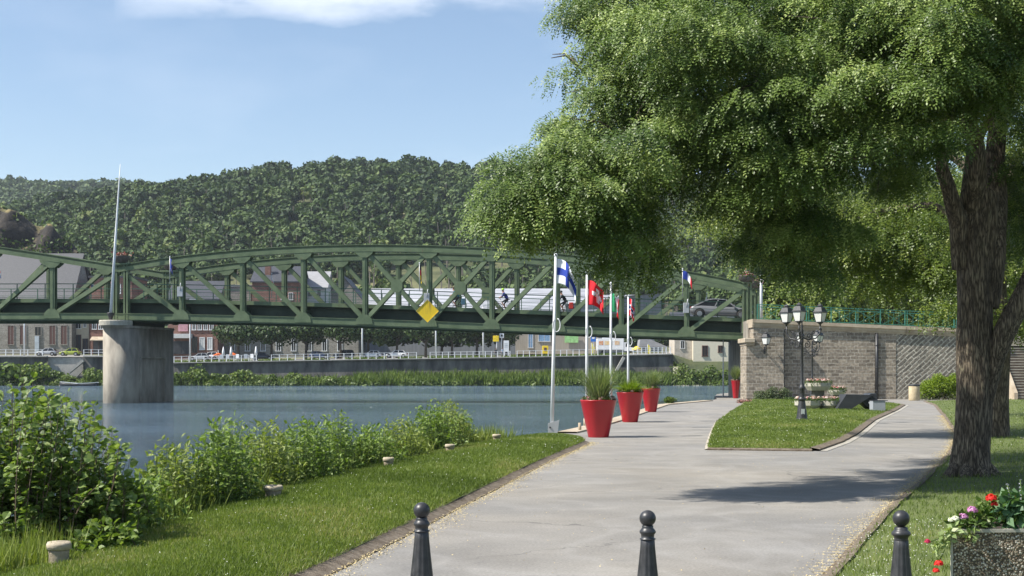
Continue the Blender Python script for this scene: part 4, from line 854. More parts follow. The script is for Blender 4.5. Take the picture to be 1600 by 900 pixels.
far_car('dark tall car parked left of the first white hatchback', 537, 264, PK, R(180), 4.3, 1.68, True); far_car('white hatchback parked under the trees, left one of the white pair', 580, 262, PW, R(180)); far_car('white car parked under the trees, right one of the white pair', 619, 262, PW, R(180), 4.4)
# small motorbike-like scooter dark
# food truck
def van():
    Y = 266; t = thing('food_truck', 'white food truck with orange pictures on the far quay', 'truck', (PX(958, Y), Y, fz(PX(958, Y), Y)))
    MB().box((-.6, 0, 1.85), (5.2, 2.1, 2.3)).build('box_body', M['white'], t, bevel=.06)
    mb = MB(); mb.prism([(2.02, .6), (4.0, .6), (4.0, 1.15), (3.3, 1.4), (2.9, 2.2), (2.02, 2.3)], (0, -1, 0), (1, 0, 0), (0, 0, 1), (0, 1, 0), 2.0); mb.build('cab', M['white'], t)
    MB().prism([(2.35, 1.4), (3.2, 1.4), (2.85, 2.1), (2.35, 2.1)], (0, -1.02, 0), (1, 0, 0), (0, 0, 1), (0, 1, 0), .03).build('cab_window', M['glass'], t)
    for x, w_, c in ((-2.4, .8, (.6, .16, .03)), (-1.0, 1.5, (.75, .5, .2)), (.7, .9, (.6, .3, .12))): MB().box((x, -1.065, 2.15), (w_, .02, .75)).build('picture_panel', mat('panel%.1f' % x, c, .6, (.7, .6, .45), scale=3), t)
    MB().box((-.6, -1.05, .78), (5.0, .08, .12)).build('side_stripe', M['blackm'], t)
    for x in (-2.0, 2.9):
        for s in (-1, 1):
            me_ = MB().lathe([(.2, -.12), (.36, -.12), (.36, .12), (.2, .12)], n=16).mesh('wheel'); me_.transform(Matrix.Rotation(R(90), 4, 'X')); me_.transform(Matrix.Translation((x, s*.9, .36))); link('wheel', me_, t, [M['tyre']])
    MB().box((-1, 0, 3.12), (2.2, .9, .22)).build('roof_vent', M['steel'], t)
van()
# street furniture on the far bank
def pole(name, label, cat, px, y0, y1, Y, r, extra=None, group=None, m=None):
    t = thing(name, label, cat, (PX(px, Y), Y, fz(PX(px, Y), Y)), 0, group); h = PZ(y0, Y)-t.location.z; MB().tube([(0, 0, 0), (0, 0, h)], [r*1.3, r*.8], 8).build('pole', m or M['white'], t)
    if extra: extra(t, h)
    return t
def lamp_head(t, h): MB().box((.5, 0, h+.05), (1.2, .3, .16)).build('lamp_head', M['steel'], t)
for px, lab in ((38, 'white lamp post before the stone house, far left'), (297, 'white lamp post in front of the brick shop'), (566, 'white lamp post among the dark trees by the white cars'), (681, 'white lamp post at the right of the dark tree row'), (755, 'thin white lamp post left of the yellow sign')):
    pole('lamp_post', lab, 'lamp post', px, 468 if px < 500 else 478, 0, 256, .13, lamp_head, 'white lamp posts on the far promenade')
def ysign(t, h): MB().box((-.15, -.1, h-.6), (1.1, .08, 1.1)).build('board', mat('plain_yellow', (.80, .58, .03), .5), t)
pole('road_sign', 'square yellow sign board on a white pole beside the tall white pillar', 'sign', 776, 524, 0, 256, .07, ysign)
def whitesq(t, h): MB().box((0, -.1, h-.4), (.8, .08, .9)).build('board', M['white'], t); MB().box((0, -.16, h-.4), (.35, .03, .4)).build('symbol', M['blackm'], t)
pole('direction_sign', 'small white sign with dark square on a pole over the white pillar', 'sign', 784, 521, 0, 257, .07, whitesq)
t = thing('pillar_sign', 'tall white information pillar with dark opening on the far quay', 'sign', (PX(791, 254), 254, fz(PX(791, 254), 254)))
MB().box((0, 0, 1.55), (1.0, .35, 3.1)).build('panel', M['white'], t); MB().box((0, -.18, .55), (.45, .06, .9)).build('opening', M['blackm'], t); [MB().box((-.05, -.18, z), (.6, .04, .08)).build('text_line', M['steel'], t) for z in (1.9, 2.2, 2.5)]
t = thing('yellow_kiosk', 'yellow box cabinet with dark symbol beside the first flagpole', 'cabinet', (PX(852, 258), 258, fz(PX(852, 258), 258))); MB().box((0, 0, 1.2), (1.15, .8, 1.5)).build('cabinet', mat('plain_yellow', (.8, .58, .03), .5), t, bevel=.03); MB().box((0, -.42, 1.3), (.5, .04, .6)).build('symbol', M['brown'], t); MB().box((0, 0, .2), (.7, .5, .5)).build('base', M['blackm'], t)
def bsign(t, h): MB().box((0, -.1, h-.6), (.95, .08, 1.2)).build('board', mat('sign_blue', (.03, .16, .55), .5), t); MB().box((0, -.15, h-.5), (.5, .03, .35)).build('symbol', M['white'], t)
pole('parking_sign', 'blue square sign with white symbol by the food truck', 'sign', 927, 524, 0, 258, .07, bsign)
def banner(t, h): MB().prism([(0, 0), (.5, .1), (.62, 1.2), (.2, 1.9), (0, 2)], (0, 0, h-2.0), (1, 0, 0), (0, 0, 1), (0, 1, 0), .03).build('banner_cloth', mat('banner_yellow', (.75, .62, .02), .7), t)
pole('banner_flag', 'yellow feather banner left of the food truck', 'banner', 924, 536, 0, 259, .04, banner, 'yellow feather banners'); pole('banner_flag', 'yellow feather banner right of the food truck near the canopy', 'banner', 1012, 538, 0, 259, .04, banner, 'yellow feather banners')
t = thing('yellow_tent', 'small yellow stall tent right of the food truck', 'tent', (PX(995, 262), 262, fz(PX(995, 262), 262))); MB().lathe([(.9, .7), (.85, 1.1), (.1, 1.5)], n=4).build('canopy', mat('plain_yellow', (.8, .58, .03), .5), t); [MB().tube([(a, b, 0), (a, b, .8)], .05, 5).build('leg', M['steel'], t) for a, b in ((.85, .0), (-.85, 0), (0, .85), (0, -.85))]
# terrace: parasols, chairs
def parasol(px, lab, Y=256, closed=True):
    t = thing('parasol', lab, 'parasol', (PX(px, Y), Y, fz(PX(px, Y), Y)), 0, 'parasols on the far terrace')
    MB().tube([(0, 0, 0), (0, 0, 2.7)], .05, 6).build('pole', M['white'], t); MB().lathe([(.12, 1.0), (.28, 1.1), (.22, 1.9), (.05, 2.75)], n=10).build('canopy', M['white'], t)
parasol(349, 'closed white parasol, leftmost on the far terrace'); parasol(361, 'closed white parasol beside the orange sunshade'); parasol(400, 'closed white parasol above the dark saloon')
for px, lab in ((341, 'orange sunshade left of the white parasols'), (364, 'orange red sunshade behind the white chairs')):
    t = thing('sunshade', lab, 'parasol', (PX(px, 258), 258, fz(PX(px, 258), 258)), 0, 'orange sunshades'); MB().lathe([(1.0, 1.0), (.95, 1.15), (.4, 1.45), (.05, 1.6)], n=8).build('canopy', M['orange'], t); MB().tube([(0, 0, 0), (0, 0, 2.1)], .04, 6).build('pole', M['steel'], t)
def chair(px, lab):
    t = thing('terrace_chair', lab, 'chair', (PX(px, 251.4), 251.4, fz(PX(px, 251.4), 251.4)), R(180+rng.uniform(-20, 20)), 'white chairs on the far terrace'); s = 1.25
    MB().box((0, 0, .45*s), (.5*s, .5*s, .07)).build('seat', M['white'], t); MB().box((0, .24*s, .78*s), (.5*s, .07, .62*s)).build('backrest', M['white'], t)
    for a in (-1, 1):
        MB().box((a*.27*s, 0, .66*s), (.06, .5*s, .06)).build('armrest', M['white'], t)
        for b in (-1, 1): MB().box((a*.22*s, b*.2*s, .22*s), (.07, .07, .44*s)).build('leg', M['white'], t)
for i, (px, lab) in enumerate(((346, 'white chair at the left end of the terrace row'), (356, 'second white chair from the left in the terrace row'), (372, 'middle white chair of the terrace row'), (384, 'white chair next to the last one of the terrace row'), (395, 'white chair at the right end of the terrace row'))): chair(px, lab)
t = thing('rowing_boat', 'small pale punt moored under the bushes left of the pier', 'boat', P(124, 596.5, 240)); t.location.z = WZ
mb = MB(); loft(mb, [[Vector((x, a*w_, z)) for a, z in ((-1, .35+u_), (-.7, -.1), (.7, -.1), (1, .35+u_))] for x, w_, u_ in ((-3.4, .3, .3), (-2.4, .8, .1), (0, .95, 0), (2.4, .8, .1), (3.3, .5, .2))]); mb.build('hull', M['blackm'], t)
mb = MB(); [mb.bar((-3.3, s*.35, .72), (0, s*.97, .42), .08) for s in (-1, 1)]; [mb.bar((0, s*.97, .42), (3.3, s*.5, .62), .08) for s in (-1, 1)]; mb.build('gunwale', M['white'], t)
MB().box((0, 0, .33), (.3, 1.7, .05)).build('thwart', M['coping'], t)

# far vegetation ------------------------------------------------------
TL = leaf_mat('plane_leaf', (.018, .038, .011), (.06, .10, .024), trans=.15, isl=.5, rough=.5)
SL = leaf_mat('shrub_leaf', (.035, .07, .012), (.14, .20, .035), trans=.25, isl=.5, rough=.5, cc=(.24, .27, .07))
BK = mat('bark_dark', (.05, .042, .033), .95, (.12, .10, .08), scale=6, aniso=(1, 1, .3), bump=.02, bscale=10)
def simple_tree(name, label, loc, r, hc, leaf=.17, lm=None, group=None, nq=1100, trunk=.22, seed=0, cat='tree', tint=.5, sq=1.0):
    t = thing(name, label, cat, loc, 0, group); g = np.random.default_rng(seed+50)
    p, nn = crown_proto(seed+100, nq); rr = np.array([r, r, r*sq]); q = p*rr+np.array([0, 0, hc]); sz = leaf*r*g.uniform(.6, 1.3, nq); d_ = np.cross(nn, sphere_dirs(nq, g))
    tt = np.clip(tint+g.normal(size=nq)*.12, 0, 1); link('crown', quads_mesh('crown', rhomb(q-unit(d_)*sz[:, None]*.5, d_, nn, sz, sz*.8), tt), t, [lm or TL])
    if trunk:
        mb = MB(); mb.tube([(0, 0, -.5), (.05, 0, hc*.5), (0, 0, hc)], [trunk*1.3, trunk, trunk*.5], 8)
        for k in range(5): a = g.uniform(0, 6.28); mb.tube([(0, 0, hc*.55), (math.cos(a)*r*.5, math.sin(a)*r*.5, hc+g.uniform(-.2, .4)*r)], [trunk*.5, .04], 5)
        mb.build('trunk', BK, t)
    return t
ordn = ['leftmost', 'second from left', 'third from left', 'fourth from left', 'fifth from left', 'sixth from left', 'seventh from left', 'eighth from left', 'ninth from left', 'rightmost']
for i, px in enumerate((372, 424, 478, 532, 575, 620, 665, 706, 745, 786)):
    Y = 262+(i % 3)*1.5; X = PX(px, Y); simple_tree('plane_tree', ordn[i]+' dark clipped tree in the row along the far promenade', (X, Y, fz(X, Y)), 5.5 if i < 4 else 5.1, 5.1, .105, group='clipped trees along the far promenade', seed=i, nq=3000, sq=.74)
# bank shrubs
def shrub(px, ytop, ybase, wpx, Y, label, seed, lm=None, group='shrubs along the far waterline', tint=.5):
    h = PZ(ytop, Y)-PZ(ybase, Y); r = wpx*Y/F/2; simple_tree('bank_shrub', label, (PX(px, Y), Y, PZ(ybase, Y)), r, h*.42, .16, lm or SL, group, 700, 0, seed, 'shrub', tint, h*.62/r)
sh = [(14, 558, 600, 70, 'large rounded bush at the far left waterline'), (58, 560, 600, 62, 'large rounded bush beside the slipway'), (84, 572, 600, 40, 'lower round bush at the slipway foot'), (108, 582, 601, 30, 'small pale bush at the ramp foot'), (147, 570, 600, 42, 'bright bush right against the bridge pier, left side'),
      (280, 574, 602, 34, 'low bush right of the bridge pier'), (308, 565, 602, 46, 'taller bright bush right of the pier'), (342, 578, 602, 40, 'low mid green bush below the white chairs'), (376, 570, 602, 46, 'tall bush below the white chairs'), (405, 582, 602, 30, 'small bush right of the tall one below the chairs'), (424, 580, 603, 34, 'bright small bush near the quay wall middle'),
      (460, 578, 603, 44, 'dull green bush under the quay wall'), (488, 586, 603, 26, 'small yellowish bush under the wall'), (515, 582, 603, 40, 'dark bush under the quay wall'), (540, 584, 603, 34, 'yellow green bush left of the tall grass'),
      (748, 580, 604, 22, 'small dark shrub within the tall bank grass'), (775, 588, 604, 26, 'dark low shrub among the bank grass'), (907, 578, 604, 30, 'upright shrub behind the second flagpole'), (1020, 582, 605, 30, 'shrub left of the end of the quay wall'), 
      (1062, 558, 604, 34, 'tall shrub at the corner of the quay wall'), (1085, 572, 604, 40, 'shrub below the stone cottage'), (1108, 566, 604, 44, 'dark shrub below the cream house'), (1135, 572, 605, 40, 'shrub behind the white pole under the bridge'), (1160, 566, 605, 40, 'shrub behind the small red pot')]
for i, (px, yt, yb, wd, lab) in enumerate(sh): shrub(px, yt, yb+1.5, wd*1.15, 243+((i*7) % 5)*.6, lab, i+20, tint=[.45, .6, .35, .7, .55][i % 5]*(.6 if 'dark' in lab else 1))
# tall bank grass (stuff) and water side tangle
n = 26000; px = rng.uniform(-40, 1180, n); Y = rng.uniform(241.5, 248.5, n); k = ((px > 555) & (px < 1050)) | (rng.random(n) < .35); k &= ~((px > 74) & (px < 131)); px, Y = px[k], Y[k]; n = len(px)
hh = (np.where((px > 555) & (px < 1050), 1.9, 1.1)+noise2(px/22, Y/3, 6)*.7)*rng.uniform(.5, 1.2, n); X = PX(px, Y); z0 = WZ-.1+(Y-241.5)*.17; p = np.stack([X, Y, z0], 1); d = rng.normal(size=(n, 3))*np.array([.35, .3, 0])+np.array([.1, 0, 1])
me = quads_mesh('bank_grass', rhomb(p, d, rng.normal(size=(n, 3))*np.array([1, 1, .2]), hh, .22), np.clip((noise2(px/30, Y, 2)+1)*.5, 0, 1)); tag(link('bank_grass', me, None, [SL]), 'tall yellow green grass and weeds below the far quay wall', 'grass', kind='stuff')
# lawn strips and hedges on the promenade
n = 9000; px = rng.uniform(262, 980, n); Y = rng.uniform(250.6, 256, n); k = noise2(px/18, Y/4, 31) > -.05; px, Y = px[k], Y[k]; X = PX(px, Y); z = far_h(X, Y); p = np.stack([X, Y, z], 1); n = len(p)
me = quads_mesh('promenade_grass', rhomb(p, rng.normal(size=(n, 3))*np.array([.5, .4, 0])+np.array([0, 0, 1]), rng.normal(size=(n, 3)), rng.uniform(.2, .55, n), .22), (noise2(px/15, Y, 5)+1)*.5); tag(link('promenade_grass', me, None, [SL]), 'grass strips and low planting along the far promenade', 'grass', kind='stuff')
# trees between houses behind the promenade and at the right
for i, (px, yt, yb, wd, Y, tn_, lab) in enumerate([(232, 436, 480, 60, 330, .3, 'tree behind the bridge pier between roofs'), (548, 500, 558, 80, 300, .3, 'dark tree behind the white cars'), (620, 505, 556, 100, 292, .35, 'mid green tree behind the parked cars'), (690, 505, 556, 100, 292, .3, 'dark tree behind the lamp post at the row end'), (745, 505, 556, 90, 290, .25, 'dark tree left of the yellow sign'), (795, 512, 552, 40, 285, .25, 'dark conifer like tree beside the white pillar sign'),
        (1040, 505, 560, 50, 280, .35, 'tree between the canopy and the stone cottage'), (985, 515, 556, 40, 285, .4, 'small tree behind the food truck'), (1140, 440, 500, 90, 300, .55, 'bright tree behind the grey car on the bridge'), (1080, 440, 500, 90, 310, .5, 'mid green tree behind the tricolour flag'), (1010, 410, 500, 90, 330, .5, 'tree above the right end of the metal hall'), (1175, 420, 500, 80, 290, .6, 'bright tree behind the bridge end post')]):
    h = PZ(yt, Y)-PZ(yb, Y); r = wd*Y/F/2; simple_tree('garden_tree', lab, (PX(px, Y), Y, PZ(yb, Y)), r, h*.55, .14, FM if i > 7 else TL, 'trees between the far houses', 1400, .25, 60+i, tint=tn_, sq=h*.5/r)

n = 26000; k = rng.integers(0, 240, n); cpx = rng.uniform(165, 1180, 240); cpx[:40] = rng.uniform(-40, 160, 40); cY = rng.uniform(241, 244.5, 240); cr = rng.uniform(.5, 1.3, 240); d = sphere_dirs(n); d[:, 2] = np.abs(d[:, 2])
p = np.stack([PX(cpx[k], cY[k]), cY[k], WZ-.1+(cY[k]-241)*.1], 1)+d*cr[k][:, None]*np.array([1.5, .8, 1.1])*rng.uniform(.6, 1, (n, 1)); tg = np.cross(d, sphere_dirs(n)); me = quads_mesh('waterside_plants', rhomb(p, tg, d+sphere_dirs(n)*.5, .34, .26), np.clip(rng.random(240)[k]*.7, 0, 1)); tag(link('waterside_plants', me, None, [SL]), 'low leafy growth along the far waterline', 'plants', kind='stuff')
# ================================================================ NEAR OBJECTS
# bollards
def bollard(loc, label, style):
    t = thing('bollard', label, 'bollard', loc, R(rng.uniform(0, 30)), 'black cast iron bollards across the path')
    Hb = 1.0
    shaft = [(.135, 0), (.135, .06), (.115, .08), (.112, .14), (.095, .17), (.083, .45), (.064, .62), (.052, .74), (.049, .79), (.044, .795)]
    MB().lathe(shaft, n=48, flute=(.16, .78, .10, 4)).build('shaft', M['black'], t)
    MB().lathe([(.046, .79), (.056, .795), (.056, .80), (.044, .805), (.047, .83), (.056, .84), (.057, .852), (.044, .868), (.038, .878), (.041, .888), (.032, .893)] if style == 0 else
               [(.046, .785), (.05, .79), (.046, .80), (.05, .815), (.064, .828), (.066, .840), (.054, .855), (.044, .862), (.046, .875), (.03, .885)], n=40).build('collar', M['black'], t)
    MB().ball((0, 0, .885+.055), .0575, 28).build('ball', M['black'], t)
bollard((PX(659, 9.5), 9.5, 0), 'ball topped black bollard in front of the grass verge, left one', 0)
bollard((PX(1012, 9.5), 9.5, -.055), 'ball topped black bollard standing in the middle of the path', 0)
bollard((PX(1408, 9.4), 9.4, -.045), 'ball topped black bollard beside the pebble planter', 1)
# mooring stones
def mooring(px, py, wpx, label):
    q = G(px, py); r = wpx*q.y/F/2; t = thing('mooring_bollard', label, 'mooring bollard', (q.x, q.y, .11), 0, 'stone mooring bollards along the bank')
    MB().lathe([(r*.78, -.3), (r*.8, 0), (r*.82, .12), (r*.86, .15)], n=18).build('post', mat('weathered_post', (.24, .20, .14), .9, (.36, .31, .23), scale=8, bump=.01), t); MB().lathe([(r*.86, .151), (r*1.0, .16), (r*1.02, .20), (r*.9, .225), (r*.5, .2)], n=18).build('cap', mat('weathered_stone', (.32, .27, .19), .9, (.46, .41, .31), scale=8, bump=.01), t)
for a in ((92, 903, 38, 'beige stone mooring bollard at the foot of the big left bush'), (427, 796, 30, 'beige stone mooring bollard at the near end of the weeds'), (607, 743, 17.5, 'beige stone mooring bollard in front of the middle weeds'), (703, 718, 15.5, 'small beige mooring bollard before the tallest weeds'), (776, 699, 13.5, 'small beige mooring bollard standing free near the flagpole')): mooring(*a)

# red pots
GL = leaf_mat('plume_grass', (.10, .15, .05), (.24, .30, .13), trans=.3, isl=.8, rough=.55, cc=(.36, .36, .24))
GB = leaf_mat('bright_grass', (.10, .17, .01), (.26, .34, .03), trans=.35, isl=.7, rough=.5)
PL = leaf_mat('petal_mix', (.45, .06, .10), (.75, .6, .58), trans=.3, isl=1, rough=.7, cc=(.8, .78, .75))
LV = leaf_mat('plant_leaf', (.03, .065, .012), (.09, .15, .03), trans=.3, isl=.7)
def tuft(parent, name, n, r, h, spread, m, droop=.5, z=0., w_=.012, seg=4, g=rng):
    """arching blades as chains of quads"""
    a = g.uniform(0, 6.283, n); rr = r*np.sqrt(g.random(n)); b = np.stack([rr*np.cos(a), rr*np.sin(a), np.full(n, z)], 1); a2 = a+g.normal(size=n)*.5; out = np.stack([np.cos(a2), np.sin(a2), np.zeros(n)], 1)
    s = spread*np.abs(g.normal(size=n))*.8; L = h*g.uniform(.55, 1.1, n); pts = []
    for k in range(seg+1):
        u_ = k/seg; pts.append(b+out*(s*L*u_**1.6)[:, None]+np.array([0, 0, 1])*(L*(u_-droop*np.clip(s, 0, 1.2)*u_**3))[:, None])
    side = np.cross(out, [0, 0, 1.])+g.normal(size=(n, 3))*.3; side = unit(side); Q = []
    for k in range(seg):
        w0 = w_*(1-(k/seg)**2); w1 = w_*(1-((k+1)/seg)**2)+.0015; Q.append(np.stack([pts[k]-side*w0/2, pts[k]+side*w0/2, pts[k+1]+side*w1/2, pts[k+1]-side*w1/2], 1))
    Q = np.concatenate(Q); return link(name, quads_mesh(name, Q, np.tile(g.random(n), seg)), parent, [m])
def blossoms(parent, name, centers, r, n, m, size=.03, g=rng):
    c = np.asarray(centers, float); i = g.integers(0, len(c), n); d_ = sphere_dirs(n, g); d_[:, 2] = np.abs(d_[:, 2]); p = c[i]+d_*np.asarray(r)*g.uniform(.5, 1, (n, 1)); tg = np.cross(d_, sphere_dirs(n, g))
    return link(name, quads_mesh(name, rhomb(p-unit(tg)*size*.5, tg, d_, size*g.uniform(.7, 1.3, n), size*.9), g.random(n)), parent, [m])
def leafball(parent, name, centers, r, n, m, size=.06, g=rng, up=.3):
    c = np.asarray(centers, float); i = g.integers(0, len(c), n); d_ = unit(sphere_dirs(n, g)+[0, 0, up]); p = c[i]+d_*np.asarray(r)*g.uniform(.4, 1, (n, 1)); tg = unit(d_+sphere_dirs(n, g)*.8+[0, 0, -.3]); nn = sphere_dirs(n, g)*.6+d_+[0, 0, .6]
    return link(name, quads_mesh(name, rhomb(p, tg, nn, size*g.uniform(.6, 1.4, n), size*.7*g.uniform(.8, 1.2, n)), g.random(n)), parent, [m])
def red_pot(px, py, wtop, h, label, plume=0, bright=0, flowers=1):
    q = G(px, py); s = q.y/F; r = wtop*s/2; hh = h*s; q.y += r*.6; t = thing('flower_pot', label, 'planter', (PX(px, q.y), q.y, 0), 0, 'red flower pots along the quay')
    MB().lathe([(r*.54, 0), (r*.56, .02), (r*.97, hh-.05), (r*1.0, hh-.02), (r*.99, hh), (r*.93, hh), (r*.92, hh-.09), (.01, hh-.09)], n=40).build('pot', M['red'], t)
    MB().lathe([(r*.925, hh-.12), (.01, hh-.07)], n=24, cap=False).build('soil', M['soil'], t)
    if plume: tuft(t, 'plume_grass', 900, r*.5, plume, .45, GL, .35, hh-.1, .02)
    if bright: tuft(t, 'bright_grass', 1100, r*.55, bright, .9, GB, .5, hh-.1, .02)
    cs = [(math.cos(a)*r*.78, math.sin(a)*r*.78, hh+.02) for a in np.linspace(0, 6.28, 14)]
    leafball(t, 'low_foliage', cs, .09, 600, LV, .05); blossoms(t, 'blossoms', cs[::2], .10, 260, PL, .035)
red_pot(935, 684, 58, 59, 'red tapered pot with tall grey green grass, nearest the flagpole', 1.15)
red_pot(984.5, 660, 43, 47, 'red tapered pot with bright yellow green mop of grass', 0, .62)
red_pot(1017, 644, 31, 37, 'red tapered pot with feathery grass, third in the row', 1.0)
red_pot(1149.5, 622.5, 14, 28, 'small far red pot with grass beside the stone pillar', 1.2)
# extra plume behind second pot
# flagpoles and flags
def cl(name, c): return mat('cloth_'+name, c, .85, var=.04)
CB, CW, CR, CG, CN, CK, CY = cl('blue', (.02, .05, .32)), cl('white', (.74, .75, .78)), cl('red', (.62, .015, .025)), cl('green', (.02, .25, .10)), cl('navy', (.01, .03, .14)), cl('black', (.015, .015, .02)), cl('gold', (.75, .5, .02))
def flag_mesh(parent, pat, mats, w_, h_, ang, dirv, seed, amp=.07, nu=44, nv=30, curl=0):
    """hoist at local origin going down h_; fly direction dirv (unit xy), drooping by ang"""
    dx, dy = dirv; V = np.zeros((nu, nv, 3)); u_ = np.linspace(0, 1, nu)[:, None]; v_ = np.linspace(0, 1, nv)[None]
    fall = R(ang)*(np.clip(u_*2.2, 0, 1)); fx = np.cumsum(np.cos(fall)*w_/(nu-1), 0)-np.cos(fall)*w_/(nu-1); fz_ = np.cumsum(np.sin(fall)*w_/(nu-1), 0)
    ph = seed; wave = amp*np.sin(u_*7+v_*2.2+ph)*np.clip(u_*3, 0, 1)+amp*.5*np.sin(u_*13-v_*4+ph*2)*u_
    squeeze = 1-curl*u_
    X_ = fx*squeeze+0*v_; V[:, :, 0] = X_*dx-wave*dy; V[:, :, 1] = X_*dy+wave*dx; V[:, :, 2] = -fz_-v_*h_*(1-.12*u_)+.03*np.sin(v_*9+u_*5+ph)*u_
    o = grid_mesh('flag_cloth', V, nu, nv, mats, parent)
    mi = [pat((i+.5)/(nu-1), (j+.5)/(nv-1)) for i in range(nu-1) for j in range(nv-1)]; o.data.polygons.foreach_set('material_index', mi)
    s = o.modifiers.new('thickness', 'SOLIDIFY'); s.thickness = .004
    return o
def cross(u0, v0, hw_u, hw_v): return lambda u, v: abs(u-u0) < hw_u or abs(v-v0) < hw_v
def finland(u, v): return 1 if cross(.36, .5, .085, .14)(u, v) else 0
def swiss(u, v): return 1 if (abs(u-.5) < .10 and abs(v-.5) < .31) or (abs(v-.5) < .10 and abs(u-.5) < .31) else 0
def italy(u, v): return 0 if u < .333 else 1 if u < .667 else 2
def norway(u, v):
    return 2 if cross(.36, .5, .06, .08)(u, v) else 1 if cross(.36, .5, .12, .16)(u, v) else 0
def france(u, v): return italy(u, v)
def germany(u, v): return 0 if v < .333 else 1 if v < .667 else 2
def halves(u, v): return 0 if v < .5 else 1
def horiz3(u, v): return 0 if v < .333 else 1 if v < .667 else 2
def eu(u, v):
    for k in range(12):
        a = k*math.pi/6
        if abs(u-.5-.22*math.cos(a)) < .03 and abs(v-.5-.33*math.sin(a)) < .045: return 1
    return 0
def quay_pole(px, Y, label, top, flag=None, bracket=False):
    t = thing('flagpole', label, 'flagpole', (PX(px, Y), Y, 0), 0, 'white flagpoles along the quay'); h = 5.3
    lean = .12 if bracket else 0
    MB().tube([(0, 0, .02), (lean*.5, 0, h*.5), (lean, 0, h)], [.058, .048, .034], 14).build('pole', M['white'], t); MB().ball((lean, 0, h+.03), .055, 10).build('finial', M['white'], t)
    mb = MB(); c = Vector((lean*.6+.09, -.03, h*.62)); ring = [c+Vector((math.cos(a)*.11-.02, 0, math.sin(a)*.2)) for a in np.linspace(2.2, 2.2+5.4, 14)]; mb.tube(ring, .018, 6); mb.build('rope_loop', M['white'], t)
    if bracket: 
        MB().prism([(-.13, 0), (.13, 0), (.2, .52), (.16, .5), (-.13, .42)], (.02, -.10, 0), (1, 0, 0), (0, 0, 1), (0, 1, 0), .06).build('foot_bracket', M['steel'], t); mb = MB(); [mb.tube([(-.05, -.10, z), (-.05, -.125, z)], .025, 8) for z in (.12, .3)]; mb.build('bolts', M['blackm'], t)
    return t
t = quay_pole(862, 39.9, 'nearest white flagpole with grey foot bracket on the verge', 402, bracket=True)
f_ = thing('flag', 'white flag with blue cross drooping from the nearest pole', 'flag', (PX(862, 39.9)+.16, 39.9, 5.22), 0, 'flags on the quay poles'); flag_mesh(f_, finland, [CW, CB], 1.05, .72, 55, (.98, -.15), 1.0, .10, curl=.25)
quay_pole(917, 46.5, 'white flagpole behind the nearest red pot', 424); f_ = thing('flag', 'red flag with white cross on the second pole', 'flag', (PX(917, 46.5)+.05, 46.5, 5.04), 0, 'flags on the quay poles'); flag_mesh(f_, swiss, [CR, CW], .80, .84, 42, (.97, -.2), 2.2, .11, curl=.2)
quay_pole(954.5, 52.5, 'white flagpole between the first two red pots', 442); f_ = thing('flag', 'green white red flag hanging limp on the third pole', 'flag', (PX(954.5, 52.5)+.05, 52.5, 4.95), 0, 'flags on the quay poles'); flag_mesh(f_, italy, [CG, CW, CR], .62, .72, 52, (.75, -.6), 3.1, .08, curl=.25)
quay_pole(981.5, 61, 'furthest white flagpole of the row, behind the second red pot', 464); f_ = thing('flag', 'small red flag with navy and white cross on the fourth pole', 'flag', (PX(981.5, 61)+.05, 61, 5.2), 0, 'flags on the quay poles'); flag_mesh(f_, norway, [CR, CW, CN], .58, .75, 62, (.6, -.75), .4, .07, curl=.3)
quay_pole(1130, 104.5, 'white flagpole on the quay under the bridge end', 514)
# bridge flags
def bflag(px, y, off, label, pat, mats, w_, h_, ang, dirv, seed, length=1.0):
    q = bxy(px)+off; z = PZ(y, q.y); t = thing('bridge_flag', label, 'flag', (q.x, q.y, z), 0, 'flags hung along the bridge'); MB().tube([(0, 0, -length-.9), (0, 0, .12)], .03, 6).build('staff', M['steel'], t); MB().ball((0, 0, .15), .05, 8).build('finial', M['white'], t)
    flag_mesh(t, pat, mats, w_, h_, ang, dirv, seed, .06, 30, 20, .3)
NS, FS = SKU*-.55, SK+SKU*.5
bflag(271, 404, NS, 'deep blue flag with gold stars hanging left on the near truss', eu, [CB, CY], .75, .85, 65, (.6, -.5), 0)
bflag(354.5, 430, FS, 'red and white flag on the rear truss left part', halves, [CW, CR], .7, .75, 70, (.5, -.6), 1)
bflag(659, 414, NS, 'black red gold flag hanging above the yellow diamond', germany, [CK, CR, CY], .8, 1.1, 72, (.5, .3), 2)
bflag(722, 424, FS, 'pale yellow white flag on the rear truss middle', halves, [CY, CW], .6, .8, 75, (.4, -.5), 3)
bflag(1068, 423, NS, 'blue white red tricolour hanging right on the near truss', france, [CB, CW, CR], 1.35, .62, 50, (.95, -.2), 4)
bflag(1086, 461, FS, 'red white pennant behind the grey car', halves, [CW, CR], .5, .6, 60, (-.5, -.5), 5)
bflag(0, 412, NS, 'red white blue flag at the far left of the bridge', horiz3, [CR, CW, CB], 1.0, .7, 50, (.8, -.3), 6)
bflag(52, 440, FS, 'white flag with blue marks on the rear truss far left', halves, [CW, CB], .6, .5, 40, (.8, -.4), 7)
# white street pole on the road
t = thing('street_pole', 'tall pale metal street pole behind the bridge end post', 'pole', (PX(1190, 99), 99.2, 5.5)); MB().tube([(0, 0, 0), (0, 0, 1.2), (0, 0, 4.0)], [.13, .11, .09], 12).build('pole', M['steel'], t); MB().tube([(0, 0, 3.9), (0, 0, 4.3)], .02, 5).build('tip', M['steel'], t)

